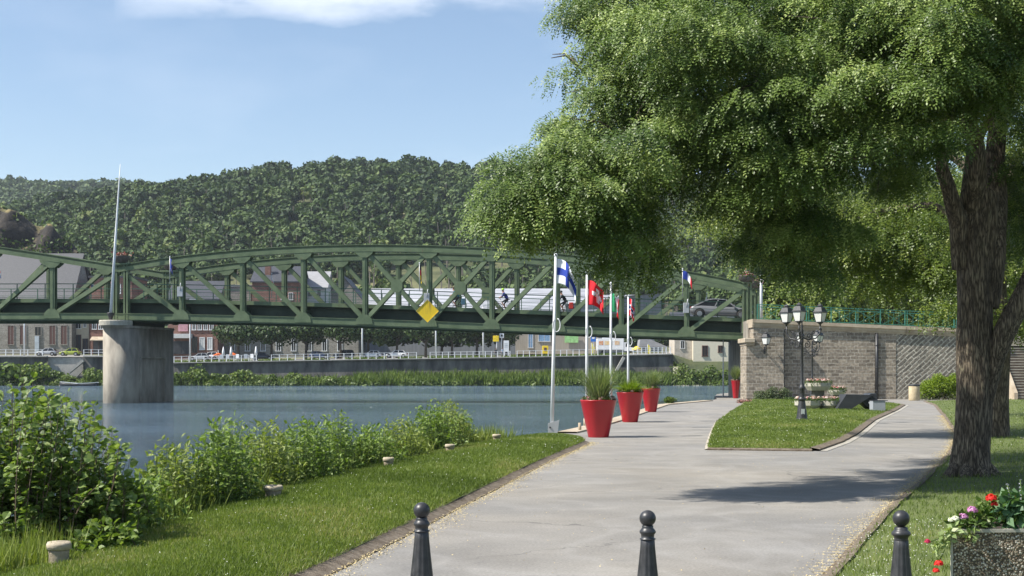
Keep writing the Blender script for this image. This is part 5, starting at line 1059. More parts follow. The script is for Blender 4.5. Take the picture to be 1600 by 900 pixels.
# lamps -----------------------------------------------------------
def lantern(mb_parent, c, s=1.0, par=None):
    t = par; c = Vector(c)
    MB().lathe([(.165*s, 0), (.25*s, .33*s)], c, 4, smooth=False).build('lamp_glass', M['lamp_glass'], t)
    mb = MB(); mb.lathe([(.255*s, .33*s), (.285*s, .335*s), (.285*s, .365*s), (.25*s, .38*s), (.17*s, .54*s), (.08*s, .555*s), (.075*s, .59*s), (.12*s, .60*s), (.07*s, .64*s), (.02*s, .67*s), (.01*s, .70*s)], c, 4, smooth=False)
    for k in range(4):
        a = k*math.pi/2; mb.bar(c+Vector((math.cos(a)*.168*s, math.sin(a)*.168*s, 0))*1, c+Vector((math.cos(a)*.254*s, math.sin(a)*.254*s, .34*s)), .022)
    mb.lathe([(.03, -.12*s), (.06*s, -.08*s), (.17*s, -.005)], c, 8); mb.build('lantern_frame', M['black'], t)
def scroll(mb, p0, d, r, turns=1.4, flip=1, th=.019, n=18):
    d = Vector(d).normalized(); z = Vector((0, 0, flip)); pts = []
    for i in range(n+1):
        a = i/n*turns*2*math.pi; q = r*(1-i/n*.8); pts.append(Vector(p0)+d*(math.sin(a)*q)+z*(r-math.cos(a)*q))
    mb.tube(pts, th, 5)
def street_lamp(loc, rz, label, first=False):
    t = thing('street_lamp', label, 'street lamp', loc, 0, 'black candelabra lamps on the lawn')
    MB().lathe([(.235, 0), (.235, .04), (.215, .06), (.205, .09), (.125, .72), (.12, .76), (.15, .78), (.155, .82), (.11, .86), (.105, .92), (.10, 1.15), (.12, 1.18), (.125, 1.25), (.085, 1.30), (.075, 1.36), (.058, 1.4), (.05, 2.9), (.065, 2.92), (.065, 2.96), (.045, 3.0)], n=24).build('post', M['black'], t)
    MB().lathe([(.045, 3.0), (.05, 3.05), (.09, 3.1), (.05, 3.18), (.04, 3.3), (.065, 3.36), (.03, 3.44), (.055, 3.52), (.02, 3.62), (.03, 3.68), (.004, 3.8)], n=14).build('finial', M['black'], t)
    if first: MB().box((.0, -.183, .34), (.13, .012, .20), tilt=(R(7), 0, 0)).build('sticker', M['white'], t)
    for k in range(3):
        a = rz+k*math.pi*2/3; d = Vector((math.cos(a), math.sin(a), 0))
        mb = MB(); mb.tube([d*.04+Vector((0, 0, 3.1)), d*.25+Vector((0, 0, 3.02)), d*.55+Vector((0, 0, 3.08)), d*.72+Vector((0, 0, 3.28)), d*.72+Vector((0, 0, 3.62))], .026, 6)
        scroll(mb, d*.28+Vector((0, 0, 3.04)), d, .12); scroll(mb, d*.5+Vector((0, 0, 3.0)), -d, .09, flip=-1); scroll(mb, d*.2+Vector((0, 0, 2.98)), d, .14, flip=-1); scroll(mb, d*.45+Vector((0, 0, 3.2)), -d, .08); scroll(mb, d*.72+Vector((0, 0, 3.36)), d, .06)
        mb.build('arm', M['black'], t); lantern(None, d*.72+Vector((0, 0, 3.70)), 1.0, t)
    return t
q = G(1253, 657, .2); lam = street_lamp((PX(1253, 51), 51, .10), R(10), 'black three armed candelabra lamp with white sticker on the lawn', True)
street_lamp((PX(1269, 84), 84, .12), R(40), 'more distant black candelabra lamp behind the tiered concrete planter')
t = thing('wall_lantern', 'small black lantern on a bracket fixed to the stone pillar', 'lantern', (PX(1197, 95.8), 96.4, PZ(545, 96.4)))
mb = MB(); mb.tube([(0, 0, -.1), (0, -.35, -.12), (0, -.6, .05), (0, -.62, .2)], .03, 6); scroll(mb, (0, -.25, -.1), (0, -1, 0), .12, flip=1, th=.02); mb.box((0, -.02, -.1), (.12, .04, .5)); mb.build('bracket', M['black'], t); lantern(None, (0, -.62, .32), 1.3, t)

# tiered planter
def hexplanter(px, py0, py1, wpx, Y, label, zoff=0, flowers=True, base=None, taper=.62, n=8):
    r = wpx*Y/F/2; z0, z1 = PZ(py1, Y), PZ(py0, Y); t = thing('concrete_planter', label, 'planter', (PX(px, Y), Y, z0)); h = z1-z0
    MB().lathe([(r*taper, 0), (r, h*.55), (r, h), (r*.93, h), (r*.92, h-.1), (.01, h-.1)], n=n, smooth=False).build('trough', M['pconcrete'], t); MB().lathe([(r*.925, h-.13), (.01, h-.08)], n=n, cap=False).build('soil', M['soil'], t)
    if base: MB().lathe([(r*.5, -base), (r*.5, -.001)], n=n, smooth=False).build('plinth', mat('plinth_grey', (.12, .11, .10), .9), t)
    cs = [(math.cos(a)*r*q_, math.sin(a)*r*q_, h+.0) for a in np.linspace(0, 6.28, 12) for q_ in (.5, .82)]
    leafball(t, 'foliage', cs, .16, 900, LV, .08); blossoms(t, 'blossoms', rng.permutation(np.array(cs))[:12]+[0, 0, .1], .13, 520, PL, .05); return t
t = hexplanter(1262, 626, 642, 41, 66, 'left basin of the low concrete planter on the lawn', taper=.55); hexplanter(1297, 626, 642, 41, 66.5, 'right basin of the low concrete planter beside the bench', taper=.55)
hexplanter(1278, 598, 610, 41, 68.5, 'raised upper concrete planter full of pink geraniums', base=.98, taper=.8)
hexplanter(1308, 609, 617, 26, 75, 'small far concrete planter with pink flowers behind the bench', base=.62, taper=.8)
# bench
BY = 66; t = thing('angular_bench', 'black folded sheet metal bench on the lawn', 'bench', P(1340, 640, BY))
def bp_(px, py): return (PX(px, BY), PZ(py, BY))
MB().prism([bp_(1302, 641), bp_(1318, 616), bp_(1360, 617), bp_(1342, 628), bp_(1322, 641)], (0, BY-.55, 0), (1, 0, 0), (0, 0, 1), (0, 1, 0), 1.3).build('seat_slab', M['blackm'], t, world=True)
MB().prism([bp_(1343, 627), bp_(1358, 615), bp_(1367, 614.5), bp_(1369, 626), bp_(1361, 640), bp_(1357, 638)], (0, BY-.3, 0), (1, 0, 0), (0, 0, 1), (0, 1, 0), 1.2).build('side_wedge', M['blackm'], t, world=True)
MB().bar(Vector((*[bp_(1353, 628)[0]], BY-.62, bp_(1353, 628)[1])), Vector((bp_(1358, 639)[0], BY-.62, bp_(1358, 639)[1])), .06).build('edge_strip', M['white'], t, world=True)
t = thing('stone_block', 'grey stone block standing at the right end of the black bench', 'block', P(1371, 642, 65)); x, z = PX(1371, 65), PZ(642.5, 65); MB().box((x, 65, z+.24), (.60, .6, .50)).build('block', mat('granite', (.30, .32, .35), .7, var=.15, scale=20), t, world=True, bevel=.01); MB().box((x+.05, 65.02, z+.51), (.72, .68, .03)).build('top_plate', M['blackm'], t, world=True)
# bin
q = Vector((PX(1428.5, 92.5), 92.5, 0)); t = thing('litter_bin', 'beige round concrete litter bin with dark lid by the hedge', 'bin', (q.x, q.y, 0)); r = 17*q.y/F/2; h = 24*q.y/F
MB().lathe([(r*.96, 0), (r, .03), (r, h-.08), (r*.98, h-.06)], n=24).build('body', mat('bin_beige', (.42, .34, .21), .9, (.55, .46, .31), scale=5), t); MB().lathe([(r*1.02, h-.06), (r*1.02, h+.02), (r*.9, h+.06), (r*.2, h+.07)], n=24).build('lid', M['blackm'], t)

# pebble planter bottom right
m = bpy.data.materials.new('pebble_dash'); m.use_nodes = True; nt = m.node_tree; b = nt.nodes['Principled BSDF']; b.inputs['Roughness'].default_value = .75; tc = N(nt, 'ShaderNodeTexCoord')
vo = N(nt, 'ShaderNodeTexVoronoi'); vo.inputs['Scale'].default_value = 62; nt.links.new(tc.outputs['Object'], vo.inputs[0]); vc = N(nt, 'ShaderNodeSeparateColor'); nt.links.new(vo.outputs['Color'], vc.inputs[0])
c = ramp(nt, vc.outputs[0], [(0, (.16, .10, .06)), (.35, (.33, .25, .16)), (.7, (.52, .45, .34)), (1, (.70, .66, .58))]); c = mixc(nt, ramp(nt, vo.outputs[0], [(.35, 0.0), (.62, 1.0)]), c, (.07, .055, .035)); nt.links.new(c, b.inputs['Base Color'])
bp = N(nt, 'ShaderNodeBump', i_0=1.0, i_1=.008); bp.invert = True; nt.links.new(vo.outputs[0], bp.inputs['Height']); nt.links.new(bp.outputs[0], b.inputs['Normal']); PEB = m
t = thing('pebble_planter', 'exposed aggregate planter with red, pink and white geraniums at the right edge', 'planter', (4.2, 10.6, 0)); zt_ = .68; yf = 10.6; x0 = PX(1487, yf)
fp = [(x0, yf), (x0+2.4, yf+.12), (x0+2.4, yf+1.1), (x0+.42, yf+.95)]
def shrink(k): cx_, cy_ = x0+1.3, yf+.5; return [(cx_+(a-cx_)*k, cy_+(b_-cy_)*k) for a, b_ in fp]
mb = MB(); inn = [(x0+.11, yf+.07), (x0+2.33, yf+.18), (x0+2.33, yf+1.03), (x0+.46, yf+.89)]
mb.add([(a, b_, z) for z in (-.02, zt_) for a, b_ in fp]+[(a, b_, z) for z in (zt_, zt_-.1) for a, b_ in inn], [(0, 1, 5, 4), (1, 2, 6, 5), (2, 3, 7, 6), (3, 0, 4, 7), (4, 5, 9, 8), (5, 6, 10, 9), (6, 7, 11, 10), (7, 4, 8, 11), (8, 9, 13, 12), (9, 10, 14, 13), (10, 11, 15, 14), (11, 8, 12, 15), (3, 2, 1, 0)])
mb.build('trough', PEB, t, world=True); mb = MB(); mb.add([(a, b_, zt_-.06) for a, b_ in inn], [(0, 1, 2, 3)]); mb.build('soil', M['soil'], t, world=True)
mb = MB(); mb.bar((x0, yf-.004, zt_-.010), (x0+2.4, yf+.116, zt_-.010), .014, .026); mb.box((x0-.001, yf-.003, zt_/2-.03), (.016, .016, zt_)); mb.build('edge_trim', M['pconcrete'], t, world=True)
off = wloc(t)
def at_(px, py, Y): return np.array(P(px, py, Y))-np.array(off)
RP = leaf_mat('petal_red', (.55, .01, .01), (.80, .05, .03), trans=.3, isl=1, rough=.6); PP = leaf_mat('petal_pink', (.45, .14, .40), (.72, .42, .66), trans=.3, isl=1, rough=.6); WP = leaf_mat('petal_white', (.62, .64, .52), (.82, .82, .76), trans=.3, isl=1, rough=.6)
GLF = leaf_mat('geranium_leaf', (.05, .10, .018), (.12, .19, .05), trans=.3, isl=.8, cc=(.24, .28, .10))
def vines(pts, m, n, size, r, nm, up=.3): leafball(t, nm, pts, r, n, m, size, up=up)
fol = [at_(px, py, yf+dy) for px, py, dy in ((1500, 816, .1), (1515, 812, .15), (1530, 808, .2), (1540, 812, .12), (1550, 800, .3), (1560, 790, .35), (1570, 800, .25), (1580, 795, .2), (1590, 790, .3), (1600, 798, .25), (1612, 790, .3), (1630, 795, .3), (1660, 800, .3), (1585, 808, .15), (1605, 812, .15), (1640, 812, .15), (1545, 790, .4), (1520, 820, .05), (1700, 800, .3), (1740, 800, .3))]
vines(fol, GLF, 1500, .055, (.09, .09, .07), 'geranium_leaves', .2)
vines([at_(px, py, yf+.15) for px, py in ((1590, 790), (1600, 800), (1575, 800), (1596, 812))], leaf_mat('broad_leaf', (.05, .12, .05), (.14, .24, .11), trans=.25, isl=.8), 160, .10, (.10, .08, .12), 'broad_leaves', .5)
vines([at_(px, py, yf-.03) for px, py in ((1484, 832), (1476, 838), (1470, 848), (1482, 846), (1492, 826), (1518, 838), (1466, 858))], leaf_mat('pale_leaf', (.22, .30, .10), (.42, .48, .24), trans=.3, isl=.8), 130, .05, (.035, .03, .03), 'trailing_leaves')
def head(px, py, r_, m, n, nm, Y=yf+.05, lab=None):
    o = blossoms(t, nm, [at_(px, py, Y)], r_, n, m, .017); 
    if lab: o['label'] = lab
head(1549, 781, .050, RP, 260, 'red_flower'); head(1554, 789, .03, RP, 120, 'red_flower'); head(1584, 777, .022, RP, 80, 'red_flower', yf+.3); head(1598, 775, .04, RP, 160, 'red_flower', yf+.3)
head(1505, 809, .040, PP, 220, 'pink_flower'); head(1519, 799, .045, PP, 240, 'pink_flower'); head(1493, 812, .035, WP, 180, 'white_flower'); head(1486, 814, .03, WP, 120, 'white_flower'); head(1522, 824, .018, WP, 60, 'white_flower')
head(1449, 847, .025, leaf_mat('petal_crimson', (.35, .01, .05), (.6, .05, .12), trans=.2, isl=1), 90, 'crimson_flower', yf-.2); head(1467, 882, .038, RP, 200, 'red_flower', yf-.25); head(1463, 893, .03, RP, 140, 'red_flower', yf-.25)
mb = MB()
for (a, b_) in (((1549, 783), (1552, 812)), ((1519, 802), (1517, 822)), ((1505, 812), (1503, 826)), ((1493, 815), (1495, 828)), ((1574, 758), (1582, 800)), ((1594, 750), (1596, 800)), ((1484, 832), (1449, 849)), ((1484, 834), (1466, 880))):
    p_, q_ = P(*a, yf+.05), P(*b_, yf+.1); mb.tube([p_, p_.lerp(q_, .5)+Vector((.01, 0, .0)), q_], .004, 5)
mb.build('flower_stems', GLF, t, world=True)
blossoms(t, 'lilac_spikes', [at_(1574+i*.9, 758+i*5, yf+.1) for i in range(6)]+[at_(1594+i*.3, 750+i*6, yf+.1) for i in range(6)], .012, 120, mat('spike', (.35, .36, .40), .8), .012)
# litter/flowering mass at the planter foot
foot = [(PX(px, 10.2), 10.2+rng.uniform(0, 1.5), .05) for px in rng.uniform(1440, 1486, 24)]
o = thing('flower_bed', 'low bed of small white and pink flowers left of the pebble planter', 'plant', (3.2, 10.5, 0)); fo = np.array(foot)-np.array([3.2, 10.5, 0]); leafball(o, 'foliage', fo, .09, 1500, GLF, .035); blossoms(o, 'blossoms', fo+[0, 0, .06], .1, 900, WP, .014)

# hedge and plants by the wall
def bush(name, label, px, py_b, wpx, hpx, Y, lm, n=4000, leaf=.07, cat='shrub', depth=1.0, tint=None, group=None):
    r = wpx*Y/F/2; h = hpx*Y/F; t = thing(name, label, cat, (PX(px, Y), Y, PZ(py_b, Y)), 0, group); k = 26
    c = np.stack([rng.uniform(-.8, .8, k)*r, rng.uniform(-.5, .5, k)*depth, rng.uniform(.1, .72, k)*h], 1); c[:, 2] *= (1-.45*(np.abs(c[:, 0])/r)**2)
    leafball(t, 'foliage', c, (r*.24+.06, depth*.35, h*.24), n, lm, leaf); mb = MB()
    for q_ in c[:10]: mb.tube([(q_[0]*.3, 0, -.05), tuple(q_)], [.025, .01], 5)
    mb.build('stems', BK, t); return t
bush('hedge', 'rounded yellow green hedge against the slanted stone wall', 1470, 622, 88, 46, 94.8, GB, 16000, .10, depth=1.6, cat='hedge')
bush('flowering_shrub', 'grey green shrub with small flowers at the foot of the stone pillar', 1207, 628, 58, 28, 94, leaf_mat('sage_leaf', (.05, .08, .03), (.16, .20, .10), trans=.2, isl=.7), 5000, .10, depth=.8)
bush('rose_bush', 'pink flowering low plant at the tip of the lawn near the pillar', 1163, 631, 22, 8, 85, leaf_mat('rose_bed', (.08, .09, .04), (.5, .22, .22), trans=.2, isl=1), 900, .07, depth=.5)
bush('low_plants', 'low reddish plants on the lawn between shrub and lamp', 1236, 629, 26, 9, 92, LV, 900, .07, depth=.5)
bush('quay_weeds', 'tuft of weeds growing on the quay edge beyond the third pot', 1047, 628, 16, 8, 82, SL, 500, .12, depth=.4)
t = thing('service_pipes', 'two small pale bollard pipes on the quay edge behind the red pot', 'pipe', (PX(906, 44), 44, 0)); MB().tube([(0, 0, 0), (0, 0, .28)], .05, 8).build('pipe', M['coping'], t); MB().tube([(.35, 3.5, 0), (.35, 3.5, .3)], .05, 8).build('pipe', M['coping'], t)
# ================================================================ NEAR VEGETATION
# bark
m = bpy.data.materials.new('furrowed_bark'); m.use_nodes = True; nt = m.node_tree; b = nt.nodes['Principled BSDF']; b.inputs['Roughness'].default_value = .95; tc = N(nt, 'ShaderNodeTexCoord')
mp = N(nt, 'ShaderNodeMapping'); mp.inputs['Scale'].default_value = (20, 20, 2.1); nt.links.new(tc.outputs['Object'], mp.inputs[0]); nz = N(nt, 'ShaderNodeTexNoise', i_2=1.2, i_3=5.0); nt.links.new(mp.outputs[0], nz.inputs[0])
va = N(nt, 'ShaderNodeVectorMath', operation='MULTIPLY_ADD'); nt.links.new(nz.outputs[1], va.inputs[0]); va.inputs[1].default_value = (2.2, 2.2, .9); nt.links.new(mp.outputs[0], va.inputs[2])
vo = N(nt, 'ShaderNodeTexVoronoi', feature='DISTANCE_TO_EDGE'); vo.inputs['Scale'].default_value = 1.2; nt.links.new(va.outputs[0], vo.inputs[0])
n1 = N(nt, 'ShaderNodeTexNoise', i_2=3.0, i_3=8.0); nt.links.new(tc.outputs['Object'], n1.inputs[0])
c = mixc(nt, ramp(nt, vo.outputs[0], [(0.02, 0.0), (.3, 1.0)]), (.045, .033, .023), ramp(nt, n1.outputs[0], [(.3, (.17, .13, .088)), (.6, (.31, .25, .175)), (.75, (.29, .27, .16))])); nt.links.new(c, b.inputs['Base Color'])
bp = N(nt, 'ShaderNodeBump', i_0=1.0, i_1=.05); nt.links.new(mth(nt, 'ADD', mth(nt, 'MINIMUM', vo.outputs[0], .35), mth(nt, 'MULTIPLY', n1.outputs[0], .25)), bp.inputs['Height']); nt.links.new(bp.outputs[0], b.inputs['Normal']); BARK = m

def interp_path(pts, rs, n):
    pts = np.array(pts, float); k = np.linspace(0, 1, len(pts)); t = np.linspace(0, 1, n)
    # catmull-ish: smooth by cubic polyline interpolation
    from numpy import interp
    P_ = np.stack([interp(t, k, pts[:, i]) for i in range(3)], 1)
    for _ in range(2): P_[1:-1] = (P_[:-2]+2*P_[1:-1]+P_[2:])/4
    return P_, interp(t, k, rs)
def limb(mb, pts, rs, n=24, seg=14, rough=.06):
    Pp, rr = interp_path([tuple(p) for p in pts], rs, n); vs = []; pa = None
    for i in range(n):
        d = Vector(Pp[min(i+1, n-1)]-Pp[max(i-1, 0)]).normalized()
        if pa is None: _, a, b_ = frame_axes(d); b_ = d.cross(a)
        else: a = (pa-d*pa.dot(d)).normalized(); b_ = d.cross(a)
        pa = a
        for k in range(seg):
            t = 2*math.pi*k/seg; q = rr[i]*(1+rough*(math.sin(3*t+i*.25)+.7*math.sin(5*t-i*.4+2)+.5*math.sin(9*t+i*.1))); vs.append(Vector(Pp[i])+(a*math.cos(t)+b_*math.sin(t))*q)
    mb.add(vs, [(i*seg+k, i*seg+(k+1) % seg, (i+1)*seg+(k+1) % seg, (i+1)*seg+k) for i in range(n-1) for k in range(seg)], 0, True)
def fronds(Pb, D, L, g, leaflets=9, lsz=.05, lw=.022):
    """pinnate fronds: arrays of base, direction, length -> leaflet quads"""
    n = len(Pb); D = unit(D); up = unit(g.normal(size=(n, 3))*.35+np.array([-.25, -.45, 1.])); S = unit(np.cross(D, up)); Nn = unit(np.cross(S, D)); Q = []
    m_ = (leaflets-1)//2
    for k in range(m_):
        u_ = (k+1)/(m_+.3); drop = -.30*u_**2; c = Pb+D*(L*u_)[:, None]+np.array([0, 0, 1])*(L*drop)[:, None]
        for s in (-1, 1): Q.append(rhomb(c, S*s*.95+D*.45+g.normal(size=(n, 3))*.15, Nn+g.normal(size=(n, 3))*.25, lsz*g.uniform(.8, 1.2, n)*(1-.25*u_), lw))
    c = Pb+D*L[:, None]+np.array([0, 0, 1])*(L*-.35)[:, None]; Q.append(rhomb(c, D-np.array([0, 0, .5]), Nn, lsz*np.ones(n), lw))
    return np.concatenate(Q), leaflets
def crown(parent, name, lobes, lm, g, dens=1.0, lsz=.055, lw=.026, fl=.24, per=26, csz=.42, leaflets=9, inner=.25, gap=-9):
    PP_, DD_, TT_ = [], [], []
    for (c, r, k) in lobes:
        c = np.array(c, float); r = np.array(r, float); nC = int(k*dens); d = unit(g.normal(size=(nC, 3))+[0, -.1, .12]); w3 = c+d*r; s3 = np.sin(w3[:, 0]*2.1+w3[:, 2]*1.3)+np.sin(w3[:, 2]*2.9-w3[:, 0]*.9+w3[:, 1])+np.sin(w3[:, 1]*2.3+1.7); d = d[s3 > gap]; nC = len(d); bd = sphere_dirs(9, g); bw = g.uniform(.15, .55, 9); bm = np.max(np.clip((d@bd.T-.72)/.28, 0, 1)*bw, 1); rad = np.where(g.random(nC) < inner, g.uniform(.3, .8, nC), g.uniform(.74, .9, nC)+bm); kp = (bm > .02) | (g.random(nC) < .62); rad = np.where(kp, rad, rad*.6); rad = rad+np.where((d[:, 2] < -.2) & (g.random(nC) < .22), g.uniform(.1, .35, nC), 0); cc = c+d*r*rad[:, None]; ct = np.clip(g.normal(size=nC)*.30+.5, 0, 1)
        i = np.repeat(np.arange(nC), per); n = len(i); o = sphere_dirs(n, g); o[:, 2] = np.abs(o[:, 2])*1.1-.25; o = unit(o); cs_ = csz*g.uniform(.6, 1.35, nC)[i][:, None]; q = cc[i]+o*cs_*g.uniform(.45, 1, (n, 1))*np.array([1, 1, .72]); dd = unit(o*np.array([1, 1, .2])*.75+d[i]*.2+g.normal(size=(n, 3))*.22+np.array([0, 0, -.62]))
        PP_.append(q); DD_.append(dd); TT_.append(ct[i]+g.normal(size=n)*.05)
    Pb = np.concatenate(PP_); D = np.concatenate(DD_); T_ = np.concatenate(TT_); L = fl*g.uniform(.6, 1.2, len(Pb)); Q, k = fronds(Pb, D, L, g, leaflets, lsz, lw)
    return link(name, quads_mesh(name, Q, np.tile(np.clip(T_, 0, 1), k)), parent, [lm])
LOC = leaf_mat('locust_leaf', (.034, .070, .011), (.140, .205, .040), rough=.46, trans=.20, isl=.3, cc=(.34, .41, .12), tcol=(1.1, 1.25, .55))
LOC2 = leaf_mat('locust_leaf_far', (.045, .080, .012), (.15, .205, .030), rough=.42, trans=.36, isl=.4, cc=(.27, .30, .07))
def L3(px, py, Y, rxp, rzp, ry, k):
    if 18 < Y < 23: Y -= 1.3
    s = Y/F; return (tuple(P(px, py, Y)), (rxp*s, ry, rzp*s), k)
g = np.random.default_rng(3)
T1 = thing('locust_tree', 'large locust tree with forked furrowed trunk whose crown hangs over the path', 'tree', (PX(1517, 24.3), 24.3, 0))
lobes = [
 # left hanging lobes
 L3(850, 315, 21.5, 92, 60, .9, 75), L3(900, 332, 22, 80, 54, .9, 60), L3(800, 345, 21.3, 48, 40, .5, 22), L3(955, 300, 22.5, 95, 75, 1.0, 80), L3(1000, 370, 22.5, 38, 55, .5, 26), L3(950, 392, 21.5, 30, 26, .4, 13), L3(870, 268, 22, 62, 42, .8, 34),
 L3(985, 220, 22.5, 110, 80, 1.3, 95),
 # upper left dome
 L3(960, 150, 23, 105, 85, 1.4, 110), L3(905, 105, 23, 52, 50, .7, 34), L3(985, 60, 23.5, 95, 95, 1.4, 100), L3(1080, 120, 22.5, 130, 110, 1.6, 150), L3(1030, -20, 24, 120, 80, 1.6, 70), L3(925, 30, 23.5, 35, 45, .6, 18),
 # middle
 L3(1130, 230, 22.5, 95, 75, 1.2, 80), L3(1190, 130, 22, 120, 110, 1.5, 140), L3(1240, 260, 22, 95, 85, 1.1, 95), L3(1200, 330, 22.5, 65, 60, .9, 50), L3(1270, 340, 22.5, 70, 70, .9, 55), L3(1235, 385, 23, 45, 40, .6, 22),
 L3(1310, 180, 21.5, 110, 100, 1.4, 120), L3(1340, 60, 22, 140, 100, 1.6, 140), L3(1385, 240, 23.5, 65, 65, 1.0, 50), L3(1200, 10, 23, 130, 90, 1.6, 110),
 # right
 L3(1430, 150, 21, 90, 85, 1.3, 95), L3(1500, 60, 21, 120, 100, 1.5, 130), L3(1485, 125, 20.8, 60, 34, .8, 42), L3(1585, 105, 20.8, 80, 55, 1.0, 62), L3(1600, 60, 21.5, 110, 100, 1.5, 90), L3(1590, 330, 26, 60, 90, 1.0, 50), L3(1640, 250, 24, 80, 90, 1.2, 50),
]
crown(T1, 'crown', lobes, LOC, g, .66, .056, .027, .23, 66, .37, inner=.10, gap=-1.05)
# crown above the frame (larger, coarser)
lob2 = [L3(1000, -170, 25, 140, 120, 2.2, 60), L3(1250, -200, 24, 220, 140, 3.0, 110), L3(1500, -220, 24, 200, 150, 3.2, 100), L3(1750, -120, 24, 160, 160, 3.0, 90), L3(1300, -20, 28, 250, 150, 2.5, 110), L3(1600, -20, 28, 200, 150, 2.5, 90), L3(1780, 150, 24, 120, 150, 2.5, 60), L3(1400, -330, 25, 240, 90, 2.5, 50), L3(1120, 60, 27, 150, 120, 1.8, 70), L3(1350, 150, 27, 180, 120, 1.6, 90)]
crown(T1, 'upper_crown', lob2, LOC, g, 1.5, .10, .05, .34, 22, .6, 7)
off0 = wloc(T1)
for ch in T1.children:
    ch.data.transform(Matrix.Translation(-off0))
# trunk
mb = MB(); Yt = 24.3
def tp(px, py, Y=Yt): return P(px, py, Y)
limb(mb, [tp(1517, 762), tp(1517, 745), tp(1518, 690), tp(1521, 600), tp(1524, 500), tp(1524, 420), tp(1527, 360), tp(1536, 300)], [.45, .37, .315, .30, .295, .31, .33, .28], 60, 40, .045)
limb(mb, [tp(1505, 420), tp(1499, 350, 24.2), tp(1484, 300, 24.1), tp(1470, 262, 24.0), tp(1478, 215, 23.9), tp(1490, 170, 23.8)], [.20, .17, .13, .11, .10, .09], 40, 20, .05)
limb(mb, [tp(1518, 400), tp(1519, 340), tp(1522, 280, 24.1), tp(1524, 225, 24.0), tp(1508, 170, 23.8), tp(1480, 80, 23.2), tp(1430, -40, 22.6)], [.22, .22, .20, .15, .14, .12, .08], 50, 20, .05)
limb(mb, [tp(1540, 480), tp(1552, 400), tp(1556, 330, 24.5), tp(1553, 260, 24.7), tp(1560, 190, 24.8), tp(1600, 60, 25), tp(1640, -80, 25.5)], [.22, .22, .20, .18, .15, .13, .09], 50, 20, .05)
limb(mb, [tp(1532, 660), tp(1550, 570, 24.2), tp(1572, 510, 24.0), tp(1604, 452, 23.9), tp(1650, 350, 23.8), tp(1700, 200, 23.5)], [.10, .19, .19, .17, .14, .10], 50, 22, .05)
for br_ in [[(1490, 170, 23.8), (1420, 130, 23.3), (1310, 120, 22.8), (1190, 130, 22.6), (1090, 170, 22.5), (1000, 190, 22.5)], [(1484, 200, 23.9), (1400, 230, 23.4), (1300, 250, 23), (1200, 265, 22.8), (1100, 240, 22.6), (980, 250, 22.4), (880, 290, 22)], [(1210, 268, 22.8), (1150, 230, 22.6), (1060, 160, 23), (980, 100, 23)],
            [(1480, 80, 23.2), (1380, 20, 23), (1250, -20, 23), (1100, 0, 23.5), (1000, 30, 23.5)], [(980, 250, 22.4), (930, 320, 22.2), (900, 370, 22)], [(1300, 250, 23), (1250, 320, 22.8), (1230, 370, 22.8)], [(1560, 190, 24.8), (1500, 100, 26), (1400, 40, 27)], [(1100, 240, 22.6), (1020, 300, 22.6), (1000, 360, 22.5)], [(1524, 225, 24), (1560, 160, 22.5), (1600, 120, 21.5)], [(1490, 170, 23.8), (1440, 160, 22.6), (1400, 150, 22)]]:
    k = len(br_); limb(mb, [tp(*q) for q in br_], list(np.linspace(.085, .02, k)), 8*k, 8, .05)
# root flare
for a in (-160, -120, -75, -30, 10, 190): limb(mb, [tp(1517, 728)+Vector((math.cos(R(a))*.22, math.sin(R(a))*.22, 0)), Vector((tp(1517, 745).x+math.cos(R(a))*.42, Yt+math.sin(R(a))*.42, .05)), Vector((tp(1517, 745).x+math.cos(R(a))*.62, Yt+math.sin(R(a))*.62, -.05))], [.14, .11, .05], 10, 10, .04)
# twigs
for (c, r, k) in lobes:
    for _ in range(5):
        d = Vector(sphere_dirs(1, g)[0]); c_ = Vector(c); q = c_+Vector((d.x*r[0], d.y*r[1], d.z*r[2]))*.95; mb.tube([c_, c_.lerp(q, .5)+Vector((0, 0, .12)), q], [.022, .014, .006], 4, cap=False)
mb.build('trunk', BARK, T1, world=True)

# second tree of the row
T2 = thing('locust_tree', 'second locust tree standing right behind the big forked trunk', 'tree', (PX(1560, 39), 39, 0))
lob = [L3(1150, 335, 40, 55, 45, 1.4, 34), L3(1195, 372, 39.5, 50, 34, 1.2, 30), L3(1240, 362, 41, 60, 44, 1.4, 34), L3(1300, 372, 39, 60, 40, 1.4, 34), L3(1350, 398, 38.5, 60, 34, 1.3, 34), L3(1400, 378, 38.5, 70, 46, 1.5, 46), L3(1365, 440, 38, 34, 22, .8, 12), L3(1440, 412, 38.5, 46, 30, 1.2, 26), L3(1350, 340, 40, 90, 60, 2.0, 46), L3(1450, 350, 40, 80, 70, 2.0, 46), L3(1478, 420, 37.5, 22, 34, .8, 16), L3(1480, 488, 37, 12, 18, .4, 6),
       L3(1600, 380, 40, 60, 90, 2, 50), L3(1640, 470, 39, 50, 60, 2, 34), L3(1585, 500, 38, 14, 20, .5, 8), L3(1250, 280, 42, 110, 80, 2.5, 40), L3(1450, 250, 42, 130, 90, 3, 50), L3(1650, 250, 42, 120, 100, 3, 50), L3(1350, 160, 42, 140, 90, 3, 40), L3(1560, 130, 42, 150, 100, 3, 44), L3(1750, 300, 41, 120, 120, 3, 40)]
crown(T2, 'crown', lob, LOC2, g, 1.15, .085, .045, .36, 34, .62, 7)
for ch in T2.children: ch.data.transform(Matrix.Translation(-wloc(T2)))
mb = MB(); y_ = 39
limb(mb, [tp(1559, 700, y_), tp(1559, 684, y_), tp(1560, 620, y_), tp(1562, 540, y_), tp(1556, 450, y_), tp(1565, 350, y_), tp(1590, 250, y_)], [.42, .33, .30, .28, .27, .22, .15], 40, 24, .05)
